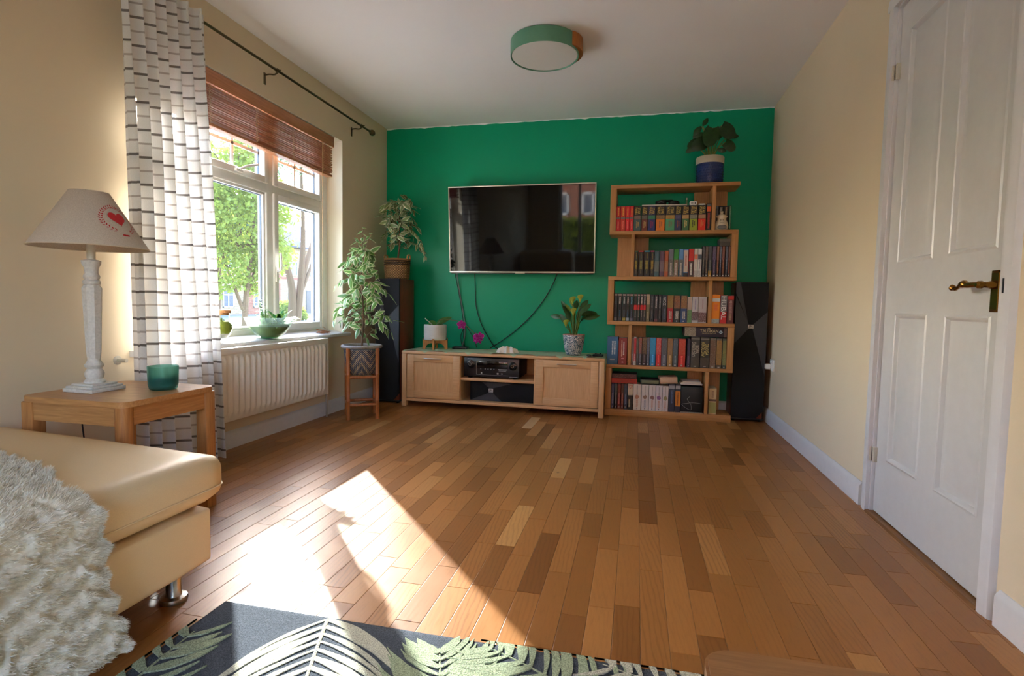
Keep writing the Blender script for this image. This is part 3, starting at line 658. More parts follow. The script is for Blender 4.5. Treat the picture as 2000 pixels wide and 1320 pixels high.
b = B(lp); b.tube(catmull([(LC[0]-.06, LC[1]+.02, TZ+.004), (LC[0]-.1, LC[1]+.03, TZ+.003), (LC[0]-.13, LC[1]+.05, TZ+.002), (LC[0]-.15, LC[1]+.06, TZ-.06), (LC[0]-.15, LC[1]+.08, .2)], 5), .0028, 6); b.obj('power_cord', paint('dark_flex', (40, 34, 30), .6), lp)

CC = (-1.776, 1.735)
cd = thing('jar_candle', 'teal glass jar candle standing on the oak side table', 'candle', (*CC, TZ))
TEAL = glass('teal_glass', (.50, .80, .74), ior=1.5, haze=.3); 
b = B(cd); b.lathe([(.0001, .0), (.04, .0), (.047, .004), (.051, .02), (.053, .088), (.0525, .091), (.050, .088), (.048, .02), (.043, .009), (.0001, .008)], (*CC, TZ), 40); b.obj('glass_jar', TEAL, cd, smooth=50)
b = B(cd); b.lathe([(.0001, .0095), (.043, .0095), (.0475, .018), (.0485, .05), (.046, .052), (.0001, .05)], (*CC, TZ), 32); b.obj('wax', paint('grey_blue_wax', (120, 142, 150), .5, var=.05), cd)
b = B(cd); b.tube([(CC[0], CC[1], TZ+.05), (CC[0]+.002, CC[1], TZ+.062)], .0015, 5); b.obj('wick', BLACKP, cd)

# ------------------------------------------------------------------ sofa end with throw
LEA = paint('cream_leather', (228, 200, 156), .42, var=.05, scale=140, bmp=.12)
SX1, SY1 = -1.165, 1.36
so = thing('sofa', 'cream leather chaise sofa on chrome feet under a fluffy throw', 'sofa', (-1.7, .4, 0))
b = B(so); b.cushion(-2.19, SX1-.005, -1.2, 1.30, .095, .258, .016, 18); b.obj('frame_base', LEA, so, smooth=60)
def end_skew(bb):    # the end of the cushion bows out towards the wall
    bb.v = [(x, y+(max(0, (y-.9)/.45))*.10*min(1, max(0, (SX1-x)/1.0)), z) for x, y, z in bb.v]; return bb
b = B(so); b.cushion(-2.20, SX1, -1.2, SY1, .262, .402, .05, 30, crown=.035)
end_skew(b)
seat = b.obj('seat_cushion', LEA, so, smooth=60)
b = B(so); zz = .308
pts = [(SX1+.0012, y, zz-.001*math.sin(y*9)) for y in [-1.1+2.40*i/40 for i in range(41)]]+[(SX1-.012, 1.345, zz), (SX1-.045, 1.364, zz)]+[(x, 1.3612+.10*min(1, (SX1-x)), zz) for x in (-1.3, -1.5, -1.7, -1.9, -2.1)]
b.tube(catmull(pts, 2), .0028, 6); b.obj('piping', LEA, seat)
for fx_, fy_ in ((-1.245, 1.235), (-2.1, 1.235), (-1.245, -1.0)):
    b = B(so); b.lathe([(.034, 0), (.036, .006), (.034, .013), (.022, .017), (.019, .022), (.019, .085), (.026, .09), (.026, .0955)], (fx_, fy_, 0), 28); b.obj('foot', CHROME, so)
b = B(so); b.cushion(-2.2, SX1-.01, -1.6, -1.15, .12, .82, .09, 10); b.obj('backrest', LEA, so, smooth=60)

def fur_mat():
    m, t, b = new_mat('faux_fur'); mp = mapping(t, (60, 60, 60)); n = N(t, 'ShaderNodeTexNoise'); n.inputs['Scale'].default_value = 1; n.inputs['Detail'].default_value = 4; t.links.new(mp.outputs[0], n.inputs[0])
    r = ramp(t, n.outputs[0], [(.3, lin((214, 202, 176))), (.7, lin((242, 236, 220)))]); t.links.new(r.outputs[0], b.inputs['Base Color']); b.inputs['Roughness'].default_value = .95
    b.inputs['Specular IOR Level'].default_value = .1; b.inputs['Sheen Weight'].default_value = .3; return m
FUR = fur_mat()
th = thing('throw_blanket', 'cream faux fur throw draped over the corner of the sofa', 'blanket', (-1.5, .5, .43))
import mathutils.noise as mn
HX = SX1+.018       # hanging face
def seat_z(x, y):
    u = (x+1.68)/.52; v = (y-.08)/1.28; return .402+.035*max(0, 1-u*u)*max(0, 1-v*v)
def throw_ridge(s, q):     # rows of ruched fur with stepped breaks
    a = -s*15.5+2.0*q+.35*mn.noise((s*2.6, q*2.6, 0))+.42*math.tanh(4*math.sin(q*17+2.5*s))+.2*math.tanh(5*math.sin(q*41+4*s))
    t = a-math.floor(a); return (t/.72)**1.3 if t < .72 else max(0, 1-(t-.72)/.28)**.8
def throw_pt(s, q):
    """s: metres from the wall side over the top edge and down; q: metres from the far hem towards the camera"""
    h = .007+.017*throw_ridge(s, q)+.004*mn.noise((s*40, q*40, 3))
    hem = 1.06-.14*max(0, (s-.35)/.45)**1.6 if s < .8 else .92+.05*(s-.8)/.35
    hem += .008*math.sin(s*23)+.004*math.sin(s*61)
    y = hem-q
    S0 = .80; r = .055
    if s < S0-.0:
        x = HX-.055-(S0-s)*.93; zt = seat_z(x, y); return Vector((x, y, zt+h)), Vector((0, 0, 1))
    t = s-S0; arc = r*math.pi/2
    if t < arc:
        a = t/r; c = Vector((HX-.055, y, .405-.055+.006)); nn_ = Vector((math.sin(a), 0, math.cos(a))); return c+nn_*(r+h), nn_
    z = .35-(t-arc); sway = .012*math.sin(q*9+2)*min(1, (t-arc)*4)
    return Vector((HX+h+sway, y, z)), Vector((1, 0, .1))
SL = .80+.055*math.pi/2+.315
NS, NQ = 170, 170
b = B(th); b.grid(lambda u, v: throw_pt(u*SL, v*1.0)[0], NS, NQ)
tb = b.obj('throw_cloth', FUR, th, smooth=180)
b = B(th); rnd = random.Random(21); vs = []; fs = []
for i in range(85000):
    s = rnd.random()*SL; q = rnd.random()**1.35*.95 if rnd.random() > .05 else rnd.random()*.006
    p, nn_ = throw_pt(s, q)
    if p.z < .03: continue
    ridge = throw_ridge(s, q); ln = .004+.005*rnd.random()+.006*ridge
    lean = Vector((rnd.gauss(0, .35), .55+rnd.gauss(0, .35), rnd.gauss(-.1, .3)))
    tip = p+(nn_*.55+lean*.7).normalized()*ln; w = Vector((rnd.gauss(0, 1), rnd.gauss(0, 1), rnd.gauss(0, 1))); w = w.normalized()*.0013
    k = len(vs); vs += [p-w, p+w, tip]; fs.append((k, k+1, k+2))
b.add(vs, fs); b.obj('fur_pile', FUR, th, smooth=0, kind='stuff')

# ------------------------------------------------------------------ rug
def rug_mat(name, c, s=1.0):
    m, t, b = new_mat(name); mp = mapping(t, (1, 1, 1)); n = N(t, 'ShaderNodeTexNoise'); n.inputs['Scale'].default_value = 380; n.inputs['Detail'].default_value = 3; t.links.new(mp.outputs[0], n.inputs[0])
    c = lin(c); r = ramp(t, n.outputs[0], [(.35, tuple(x*.55 for x in c)), (.65, tuple(min(1, x*1.25) for x in c))]); t.links.new(r.outputs[0], b.inputs['Base Color'])
    b.inputs['Roughness'].default_value = .97; b.inputs['Specular IOR Level'].default_value = .1; bump(t, b, n.outputs[0], .9, .004); MATS[name] = m; return m
RUGD = rug_mat('charcoal_pile', (82, 88, 97)); RUGL = rug_mat('pale_green_pile', (170, 182, 150)); RUGW = rug_mat('ivory_pile', (206, 204, 184))
rg = thing('rug', 'charcoal pile rug with pale leaf frond pattern on the parquet', 'rug', (-.5, .4, 0))
RGX0, RGX1, RGY1 = -1.097, .75, 1.262
b = B(rg); rnd = random.Random(5)
NX, NY = 150, 150
def rugp(u, v):
    x = RGX0+(RGX1-RGX0)*u; y = -.9+(RGY1+.9)*v; e = min(u*(RGX1-RGX0), (1-u)*(RGX1-RGX0), (1-v)*(RGY1+.9), v*(RGY1+.9))
    return (x+(.003*math.sin(y*40) if e < .01 else 0), y+(.003*math.sin(x*47) if e < .01 else 0), .0135*min(1, (e/.006)**.5)+.0009*rnd.random())
b.grid(rugp, NX, NY); b.obj('pile', RUGD, rg, smooth=60)
def blade(b, p0, p1, bend, w, z=.0158):
    """tapered curved leaflet from p0 to p1"""
    p0, p1 = Vector((*p0, 0)), Vector((*p1, 0)); d = p1-p0; nrm = Vector((-d.y, d.x, 0)); mid = (p0+p1)/2+nrm*bend; P = bez(p0, mid, p1, 12); vs = []; m = len(P)
    for i, p in enumerate(P):
        t = i/(m-1); t_ = (P[min(i+1, m-1)]-P[max(i-1, 0)]).normalized(); n_ = Vector((-t_.y, t_.x, 0)); ww = w*(math.sin(math.pi*min(1, .12+t*.88))**.7)*(1-.25*t)+.001*math.sin(i*5)
        ww = max(ww, .0005)
        a, c = p+n_*ww, p-n_*ww
        for q in (a, c): q.x = max(RGX0+.004, min(RGX1-.004, q.x)); q.y = min(RGY1-.006, q.y)
        vs += [(a.x, a.y, .012), (a.x, a.y, z), (c.x, c.y, z), (c.x, c.y, .012)]
    fs = []
    for i in range(m-1):
        k = i*4; fs += [(k, k+4, k+5, k+1), (k+1, k+5, k+6, k+2), (k+2, k+6, k+7, k+3)]
    b.add(vs, fs)
FZ = [.0156]
def frond(spine, lens, n, mat, w, lean=1.0, both=True, name='leaf_motif', stem=.006):
    FZ[0] += .0004; b = B(rg); P = catmull([(*p, 0) for p in spine], 12); m = len(P)
    for k in range(n):
        t = (k+.5)/n; i = int(t*(m-1)); p = P[i]; d = (P[min(i+1, m-1)]-P[max(i-1, 0)]).normalized(); nn_ = Vector((-d.y, d.x, 0))
        ln = lens[0]+(lens[1]-lens[0])*math.sin(math.pi*min(1, .25+t*.75))
        for sg in ((1, -1) if both else (1,)):
            e = p+(nn_*sg*.85+d*.75*lean).normalized()*ln*(1+.12*math.sin(k*2.1)); blade(b, (p.x, p.y), (e.x, e.y), .16*sg, w*(.8+.3*math.sin(k*1.3+sg)), FZ[0]+.00012*(k % 2)+.00006*(sg > 0))
    b.obj(name, mat, rg, smooth=40); b = B(rg); b.tube([(p.x, min(RGY1-.01, p.y), .0125) for p in P], [stem*(1-.6*i/m) for i in range(m)], 8); b.obj('leaf_rib', mat, rg); return
    b.obj(name, mat, rg, smooth=40)
frond([(-.765, 1.238), (-.70, 1.06), (-.62, .85), (-.52, .6)], (.17, .32), 19, RUGW, .0125, 1.2)
frond([(-.30, .85), (-.36, 1.0), (-.40, 1.1), (-.44, 1.2)], (.08, .2), 12, RUGL, .0145, 1.3)
frond([(.15, .93), (-.05, 1.09), (-.2, 1.18), (-.34, 1.24)], (.09, .22), 15, RUGL, .014, 1.1)
frond([(.45, .98), (.25, 1.11), (.1, 1.19), (-.05, 1.24)], (.09, .2), 13, RUGW, .013, 1.1)
frond([(-1.0, .62), (-1.03, .8), (-1.05, .97), (-1.06, 1.11)], (.09, .17), 10, RUGL, .015, 1.2)
frond([(.70, .6), (.62, .8), (.52, 1.0), (.42, 1.18)], (.1, .24), 12, RUGL, .013, 1.1)
frond([(-.9, .9), (-.93, .7), (-.95, .5), (-.93, .3)], (.1, .2), 10, RUGL, .013, 1.1)

# ------------------------------------------------------------------ coffee table corner in the foreground
CTO = wood('coffee_oak', (178, 128, 82), (136, 92, 54), 'x', .42)
ct = thing('coffee_table', 'oak coffee table corner with rounded edge in the near foreground', 'table', (.5, .4, 0))
b = B(ct); cz = .40; pts = rrect(.10, 1.0-.03, .10, .742, .035); bm_ = bmesh.new()
b.prism(pts, cz-.035, cz-.004, 'z'); b.prism(rrect(.104, .966, .104, .738, .033), cz-.004, cz, 'z'); b.obj('tabletop', CTO, ct, smooth=30)
for lx in (.15, .87):
    for lyy in (.15, .64): b = B(ct); b.rbox(lx, lx+.05, lyy, lyy+.05, (.0135 if lx < .7 else .0), cz-.035, .006); b.obj('leg', CTO, ct)

# ------------------------------------------------------------------ ceiling light
CX, CY = -.575, 3.26
cl = thing('ceiling_light', 'round sage green flush ceiling light with white diffuser', 'ceiling light', (CX, CY, H))
SAGE = paint('sage_green_enamel', (92, 142, 112), .4, var=.03, scale=10, bmp=.02)
b = B(cl); b.lathe([(.196, 2.312), (.2, 2.309), (.2015, 2.313), (.2015, 2.396), (.185, 2.399), (.185, 2.325), (.193, 2.318)], (CX, CY, 0), 72, closed=True); b.obj('rim', SAGE, cl, smooth=40)
b = B(cl); b.lathe([(.0001, 2.3125), (.19, 2.3135), (.1935, 2.316), (.1935, 2.326), (.0001, 2.327)], (CX, CY, 0), 64); b.obj('diffuser', paint('opal_diffuser', (222, 216, 206), .5, var=.01, scale=5, bmp=0), cl)
b = B(cl); vs = []; fs = []; na = 22
for i in range(na+1):
    a = R_(-30+78*i/na); ro = .2025+.022*math.cos(R_(-90+180*i/na))**.6
    for r, z in ((.2, 2.322), (ro, 2.322), (ro, 2.397), (.2, 2.397)): vs.append((CX+r*math.cos(a), CY+r*math.sin(a), z))
for i in range(na): fs += [(i*4+j, i*4+4+j, i*4+4+(j+1) % 4, i*4+(j+1) % 4) for j in range(4)]
fs += [(3, 2, 1, 0), (na*4, na*4+1, na*4+2, na*4+3)]
b.add(vs, fs); b.obj('wooden_trim', wood('warm_trim_wood', (190, 120, 60), (150, 84, 36), 'z'), cl, smooth=40)
# ------------------------------------------------------------------ television (tilted forward on its bracket)
tvx, tw_, th_ = -.962, 1.246, .719
tv = thing('television', 'black wall-mounted flat television with thin silver bezel on the green wall', 'television', (tvx, 4.50, 1.115)); tv.rotation_euler = (R_(5.2), 0, 0)
SIL = paint('silver_bezel', (206, 196, 178), .3, .8, .04, 30, .02)
b = B(); w2 = tw_/2
for a in ((-w2, w2, 0, .011), (-w2, w2, th_-.009, th_), (-w2, -w2+.009, .01, th_-.008), (w2-.009, w2, .01, th_-.008)): b.rbox(a[0], a[1], -.012, .03, a[2], a[3], .002)
b.obj('bezel', SIL, tv)
def screen_mat():
    m, t, b = new_mat('glossy_black_screen'); b.inputs['Base Color'].default_value = (.004, .004, .005, 1); b.inputs['Specular IOR Level'].default_value = .3
    mp = mapping(t, (3, 3, 3)); n = N(t, 'ShaderNodeTexNoise'); t.links.new(mp.outputs[0], n.inputs[0]); r = N(t, 'ShaderNodeMapRange'); r.inputs[3].default_value = .02; r.inputs[4].default_value = .05
    t.links.new(n.outputs[0], r.inputs[0]); t.links.new(r.outputs[0], b.inputs['Roughness']); return m
b = B(); b.box(-w2+.008, w2-.008, -.006, .02, .0105, th_-.0085); b.obj('screen', screen_mat(), tv, smooth=0)
b = B(); b.rbox(-w2+.01, w2-.01, .02, .045, .01, th_-.01, .01); b.rbox(-.45, .45, .04, .062, .05, .45, .015); b.obj('back_shell', BLACKP, tv)
b = B(); b.rbox(-.04, .04, -.0135, -.002, -.006, .002, .001); b.obj('badge', SIL, tv)
b = B(); b.rbox(-w2+.01, w2-.01, -.004, .02, -.009, .001, .002); b.obj('lower_trim', paint('smoked_trim', (90, 86, 80), .2, .3), tv)
b = B(); b.box(-.25, .25, .06, .075, .2, .4); b.box(-.03, .03, .06, .12, .22, .25); b.obj('wall_bracket', BLACKP, tv, smooth=0)
CAB = paint('black_cable', (24, 26, 26), .55)
GCAB = paint('grey_cable', (112, 116, 116), .5)
def cable(label, pts, r, mat=CAB, name='cable'):
    pts = catmull(pts, 8); o = B((pts[-1].x, pts[-1].y, pts[-1].z)); o.tube(pts, r, 8); return tag(o.obj(name, mat), label, 'cable', 'cables under the television')
yw = D-.012
cable('grey cable hanging straight from the left end of the television', [(-1.55, yw-.03, 1.13), (-1.53, yw, .95), (-1.50, yw, .80), (-1.475, yw-.005, .66), (-1.475, yw-.01, .55), (-1.47, 4.5, .467)], .0048, GCAB)
cable('thin black cable close against the grey one at the left of the television', [(-1.57, yw-.03, 1.13), (-1.55, yw, 1.0), (-1.515, yw-.008, .84), (-1.49, yw-.008, .68), (-1.48, yw-.016, .53), (-1.45, 4.52, .467)], .003)
cable('short dark cable bowing left down to the black box on the cabinet', [(-1.49, yw-.006, .62), (-1.51, yw-.01, .56), (-1.50, yw-.02, .5), (-1.47, 4.53, .467)], .003)
cable('thin black cable curving right from the grey cable to the cloth', [(-1.47, yw-.006, .66), (-1.43, yw, .6), (-1.38, yw-.01, .52), (-1.35, 4.55, .464)], .003)
cable('black cable falling in a curve from the middle left of the television', [(-1.385, yw-.03, 1.13), (-1.385, yw, .98), (-1.375, yw, .82), (-1.33, yw, .68), (-1.27, yw, .57), (-1.20, yw-.02, .48), (-1.16, 4.55, .463)], .0036)
cable('black cable running diagonally up to the right under the television', [(-.655, yw-.03, 1.12), (-.70, yw, 1.02), (-.78, yw, .88), (-.90, yw, .73), (-1.04, yw, .60), (-1.17, yw-.01, .505), (-1.23, 4.56, .463)], .0038)

# ------------------------------------------------------------------ low oak television cabinet
KX0, KX1, KY0, KY1, KZ = -1.856, -.216, 4.105, 4.53, .455
tc_ = thing('tv_cabinet', 'low oak television cabinet with two framed doors along green wall', 'cabinet', ((KX0+KX1)/2, 4.3, 0))
b = B(tc_); b.rbox(KX0, KX1, KY0, KY1, KZ-.024, KZ, .006); b.obj('top', OAKX, tc_)
for xa in (KX0, KX1-.042):
    for ya in (KY0, KY1-.05): b = B(tc_); b.rbox(xa, xa+.042, ya, ya+.05, 0, KZ-.022, .008); b.obj('leg', OAKZ, tc_)
for xa in (KX0+.008, KX1-.03): b = B(tc_); b.box(xa, xa+.022, KY0+.04, KY1-.04, .055, KZ-.022); b.obj('side_panel', OAKZ, tc_, smooth=0)
b = B(tc_); b.rbox(KX0+.04, KX1-.04, KY0+.006, KY1-.01, .045, .068, .002); b.obj('bottom_board', OAKX, tc_)
for xa in (-1.372, -.758): b = B(tc_); b.box(xa, xa+.018, KY0+.02, KY1-.02, .066, KZ-.022); b.obj('divider', OAKZ, tc_, smooth=0)
b = B(tc_); b.rbox(-1.356, -.756, KY0+.022, KY1-.02, .233, .254, .002); b.obj('shelf', OAKX, tc_)
b = B(tc_); b.box(KX0+.03, KX1-.03, KY1-.018, KY1-.01, .066, KZ-.022); b.obj('back_panel', OAKX, tc_, smooth=0)
for xa, xb in ((KX0+.046, -1.358), (-.742, KX1-.046)):
    za, zb = .073, .428; f = .058; dy0, dy1 = KY0+.006, KY0+.026
    b = B(tc_)
    b.rbox(xa, xa+f, dy0, dy1, za, zb, .0025); b.rbox(xb-f, xb, dy0, dy1, za, zb, .0025); b.rbox(xa+f-.001, xb-f+.001, dy0, dy1, za, za+f, .0025); b.rbox(xa+f-.001, xb-f+.001, dy0, dy1, zb-f, zb, .0025)
    d = b.obj('door', OAKX, tc_)
    b = B(tc_); b.box(xa+f-.004, xb-f+.004, dy0+.009, dy1-.004, za+f-.004, zb-f+.004); b.obj('door_panel', OAKZ, d, smooth=0)
    xm = (xa+xb)/2; b = B(tc_); b.rbox(xm-.075, xm+.075, dy0-.02, dy0-.01, zb-.034, zb-.025, .003); b.rbox(xm-.07, xm-.06, dy0-.012, dy0+.001, zb-.033, zb-.026, .002); b.rbox(xm+.06, xm+.07, dy0-.012, dy0+.001, zb-.033, zb-.026, .002); b.obj('handle', CHROME, d)
# sage table runner with scalloped edge
def runner_mat():
    m, t, b = new_mat('sage_linen'); mp = mapping(t, (300, 300, 300)); n = N(t, 'ShaderNodeTexNoise'); n.inputs['Scale'].default_value = 1; t.links.new(mp.outputs[0], n.inputs[0])
    r = ramp(t, n.outputs[0], [(.3, lin((172, 190, 142))), (.7, lin((200, 212, 170)))]); t.links.new(r.outputs[0], b.inputs['Base Color']); b.inputs['Roughness'].default_value = .95; bump(t, b, n.outputs[0], .3, .0008); return m
rn = B((-1.0, 4.3, KZ)); NX, NY = 200, 16
def runp(u, v):
    x = -1.84+1.658*u; front = 4.092+.006*math.sin(u*31)+.034*abs(math.sin(u*math.pi*9)); y = front+(4.48-front)*v**1.5
    z = KZ+.0016+.007*max(0, math.sin(u*43+v*3))*(1-v)**2+.0012*math.sin(u*90+v*8)**2
    if y < KY0-.001: z = KZ+.002-(KY0-.001-y); y = KY0-.0025
    if x > KX1-.002:           # end hangs over the side of the cabinet
        d = x-(KX1-.002); x = KX1+.004+.004*math.sin(v*9); z = KZ+.003-d*2.6
    return (x, y, z)
rn.grid(runp, NX, NY); tag(rn.obj('table_runner', runner_mat(), smooth=180), 'sage green cloth runner with scalloped edge on the television cabinet', 'cloth')

# ------------------------------------------------------------------ receiver and centre speaker inside the cabinet
rc = thing('av_receiver', 'black audio receiver with two dials on the cabinet shelf', 'receiver', (-1.107, 4.3, .254))
b = B(rc); b.rbox(-1.33, -.882, 4.155, 4.47, .266, .415, .005); b.obj('case', paint('black_metal', (26, 26, 28), .45, var=.1), rc)
b = B(rc); b.rbox(-1.333, -.879, 4.142, 4.158, .266, .418, .004); fp = b.obj('front_panel', paint('satin_black_panel', (22, 22, 24), .3, var=.05), rc)
b = B(rc); b.rbox(-1.226, -.972, 4.139, 4.144, .338, .395, .001); b.obj('display', paint('gloss_display', (10, 8, 9), .08, bmp=0), fp)
PRN = paint('pale_panel_print', (184, 184, 182), .5)
for xx, zz, r in ((-1.277, .367, .029), (-.93, .362, .03)):
    b = B(rc); b.lathe([(r+.004, 0), (r+.004, .003), (r, .004), (r*.97, .018), (r*.6, .021), (.0001, .021)], (xx, 4.142, zz), 32, rot=Matrix.Rotation(R_(90), 3, 'X')); dl = b.obj('dial', paint('dial_black', (34, 33, 33), .25, .4), fp)
    b = B(rc); b.lathe([(.012, .0), (.012, .0225), (.0095, .0225), (.0095, 0)], (xx, 4.142, zz), 20, rot=Matrix.Rotation(R_(90), 3, 'X')); b.obj('dial_ring', CHROME, dl)
letter('DENON', PRN, fp, (-1.283+1.107, 4.1415-4.3, .4085-.254), w=.04)
b = B(rc)
for k in range(5): b.rbox(-1.195+.024*k+(0 if k == 0 else .012), -1.188+.024*k+(0 if k == 0 else .012), 4.137, 4.143, .328, .334, .001)
b.rbox(-1.05, -.975, 4.139, 4.143, .328, .333, .001); b.rbox(-1.045, -.985, 4.139, 4.143, .319, .322, .001); b.rbox(-1.192, -1.18, 4.139, 4.143, .292, .304, .002); b.rbox(-1.06, -1.045, 4.139, 4.143, .291, .304, .002); b.rbox(-1.026, -1.012, 4.139, 4.143, .294, .3, .001)
b.box(-1.229, -1.2275, 4.1405, 4.143, .284, .395); b.box(-1.229, -.965, 4.1405, 4.143, .2835, .285); b.box(-.958, -.89, 4.1405, 4.143, .274, .277)
b.obj('buttons', PRN, fp, smooth=0)
b = B(rc)
for xx in (-1.29, -.92):
    for yy in (4.18, 4.44): b.lathe([(.018, .2545), (.02, .258), (.017, .267)], (xx, yy, 0), 18)
b.obj('feet', BLACKP, rc)
GRI = paint('black_speaker_cloth', (20, 20, 24), .9, var=.2, scale=500, bmp=.2); GRG = paint('charcoal_speaker_face', (52, 55, 62), .55, var=.04, bmp=.04)
cs = thing('centre_speaker', 'black centre speaker with angular front on bottom of the cabinet', 'speaker', (-1.03, 4.3, .068))
b = B(cs); b.rbox(-1.285, -.772, 4.19, 4.46, .068+.004, .224, .006); b.obj('case', BLACKP, cs)
b = B(cs); b.rbox(-1.29, -.768, 4.178, 4.192, .070, .222, .004); b.obj('grille', GRI, cs)
cxs, czs = -1.115, .152
for tri in ([(-1.19, .221), (-.93, .221), (cxs+.012, czs+.02), (cxs-.012, czs+.02)], [(-1.285, .071), (-1.03, .071), (cxs+.012, czs-.014), (cxs-.012, czs-.014)]):
    b = B(cs); b.prism(tri, 4.1735, 4.179, 'y'); b.obj('front_facet', GRG, cs, smooth=0)
b = B(cs); b.rbox(cxs-.018, cxs+.018, 4.171, 4.178, czs-.012, czs+.018, .001); bd = b.obj('badge', paint('badge_silver', (178, 176, 172), .35, .5), cs)
letter('JBL', BLACKP, bd, (cxs+1.03, 4.1705-4.3, czs+.003-.068), w=.029)
b = B(cs)
for xx in (-1.26, -.8):
    for yy in (4.2, 4.44): b.lathe([(.01, .0685), (.01, .074)], (xx, yy, 0), 12)
b.obj('feet', BLACKP, cs)

# ------------------------------------------------------------------ floor-standing speakers
CHER = wood('cherry_veneer', (140, 62, 36), (92, 36, 22), 'z', .4)
def tower(label, x0, x1, y0, y1, z1, flip):
    t = thing('floor_speaker', label, 'speaker', ((x0+x1)/2, (y0+y1)/2, 0), group='floor standing speakers either side of the cabinet')
    b = B(t); b.rbox(x0+.004, x1-.004, y0+.02, y1, .022, z1, .005); b.obj('cabinet', CHER, t)
    w = x1-x0; zc = .715; cx = (x0+x1)/2
    b = B(t)      # grille with one lower corner cut away
    b.prism([(x0, .028), (x1-.05, .028), (x1, .085), (x1, z1-.002), (x0, z1-.002)], y0, y0+.021, 'y'); g = b.obj('grille', GRI, t, smooth=0)
    for tri in ([(x0+.001, zc+.23), (cx-.014, zc+.015), (cx-.014, zc-.015), (x0+.001, zc-.13)], [(x1-.001, zc+.11), (cx+.014, zc+.015), (cx+.014, zc-.02), (x1-.001, zc-.37)], [(x0+.001, z1-.003), (x0+.03, z1-.003), (cx-.02, zc+.03), (x0+.001, zc+.25)]):
        b = B(t); b.prism(tri, y0-.003, y0+.002, 'y'); b.obj('front_facet', GRG, g, smooth=0)
    b = B(t); b.rbox(cx-.019, cx+.019, y0-.005, y0+.001, zc-.014, zc+.014, .001); bd = b.obj('badge', paint('badge_silver', (178, 176, 172), .35, .5), g)
    letter('JBL', BLACKP, bd, (0, y0-.0055-(y0+y1)/2, zc), w=.03)
    b = B(t); b.rbox(x0-.003, x1+.003, y0+.005, y1+.005, .012, .024, .003); b.obj('plinth', BLACKP, t)
    for xx in (x0+.02, x1-.02):
        for yy in (y0+.03, y1-.03): b = B(t); b.lathe([(.011, 0), (.013, .004), (.013, .012)], (xx, yy, 0), 14); b.obj('foot', BLACKP, t)
    return t
tower('tall black and cherry floor speaker standing behind the bamboo plant stand', -2.135, -1.918, 4.19, 4.51, 1.045, False)
tower('tall black floor speaker squeezed between bookcase and right wall', .722, .948, 4.33, 4.585, 1.045, True)

# ------------------------------------------------------------------ zigzag bookcase
bc = thing('bookcase', 'tall open zigzag oak bookcase filled with paperbacks', 'bookcase', (.247, 4.37, 0))
QX0, QX1, QY0, QY1 = -.216, .709, 4.25, 4.49
ZS = [1.765, 1.42, 1.077, .734, .398, .052]; TH = .027
BOX = wood('bookcase_oak_x', (204, 150, 92), (166, 112, 62), 'x'); BOZ = wood('bookcase_oak_z', (204, 150, 92), (166, 112, 62), 'z')
for i, z in enumerate(ZS):
    b = B(bc); b.rbox(QX0, QX1, QY0, QY1, (z-TH if i < 5 else 0), z, .0015); b.obj('shelf' if i < 5 else 'plinth', BOX, bc)
for i in range(5):
    z0, z1 = ZS[i+1]+.0002, ZS[i]-TH-.0002
    lt = i % 2 == 0
    xa = QX0 if lt else QX1-.045
    b = B(bc); b.rbox(xa, xa+.045, QY0, QY1, z0, z1, .0015); b.obj('side_panel', BOZ, bc)
    xd = .520 if lt else -.052
    b = B(bc); b.rbox(xd, xd+.025, QY0+.003, QY1-.02, z0, z1, .001); b.obj('divider', BOZ, bc)
    b = B(bc); b.box(xd+.0125-.121, xd+.0125+.121, QY1-.02, QY1, z0, z1); b.obj('back_support', BOZ, bc, smooth=0)

# ---- books: one thing each, cover with page block, printed bands and lettering as parts
PAGES = paint('page_edges', (222, 210, 186), .9, var=.1, scale=200, bmp=.1)
def flat(c): return paint('print_%d_%d_%d' % c, c, .45, var=.03, scale=60, bmp=.02)
def bandm(c): return c if not isinstance(c, tuple) else flat(c)
def book(label, x0, x1, z, h, col, group, depth=.13, yf=4.262, bands=(), marks=(), text=None, name='book', hard=False):
    x0 += .0006; x1 -= .0006; w = x1-x0; t = thing(name, label, 'book', ((x0+x1)/2, yf, z), group=group)
    m = bandm(col); b = B(t); ct_ = min(.0015 if not hard else .0025, w*.2)
    b.prism([(x0, yf+depth), (x0, yf+.0015), (x0+.0015, yf), (x1-.0015, yf), (x1, yf+.0015), (x1, yf+depth), (x1-ct_, yf+depth), (x1-ct_, yf+ct_+.001), (x0+ct_, yf+ct_+.001), (x0+ct_, yf+depth)], z+.0004, z+h, 'z')
    cv = b.obj('cover', m, t, smooth=0)
    b = B(t); g = .001 if not hard else .004; b.box(x0+ct_+.0001, x1-ct_-.0001, yf+ct_+.0012, yf+depth-.002-g, z+.0004+g, z+h-g-.0004); b.obj('pages', PAGES, t, smooth=0)
    for z0, z1, c in bands:
        b = B(t); b.box(x0+.0012, x1-.0012, yf-.0004, yf+.0008, z+h*z0, z+h*z1); b.obj('spine_band', bandm(c), cv, smooth=0)
    rnd = random.Random(hash(round(x0*1e4)) & 0xffff)
    for z0, z1, wf, c, *xo in marks:      # lines of small print running down the spine
        b = B(t); zc = z+h*z1; xm = (x0+x1)/2+(xo[0]*w if xo else 0); ww = w*wf/2
        while zc > z+h*z0:
            l = h*(.018+.03*rnd.random()); b.box(xm-ww*(.7+.3*rnd.random()), xm+ww*(.7+.3*rnd.random()), yf-.0009, yf+.0004, max(z+h*z0, zc-l), zc); zc -= l+h*.009
        b.obj('title_print', bandm(c), cv, smooth=0)
    if text:
        st_, zc, ln, tw2, c = text
        letter(st_, bandm(c), cv, (0, -.0008, h*zc), w=w*tw2, h=h*ln, vert=True)
    return t
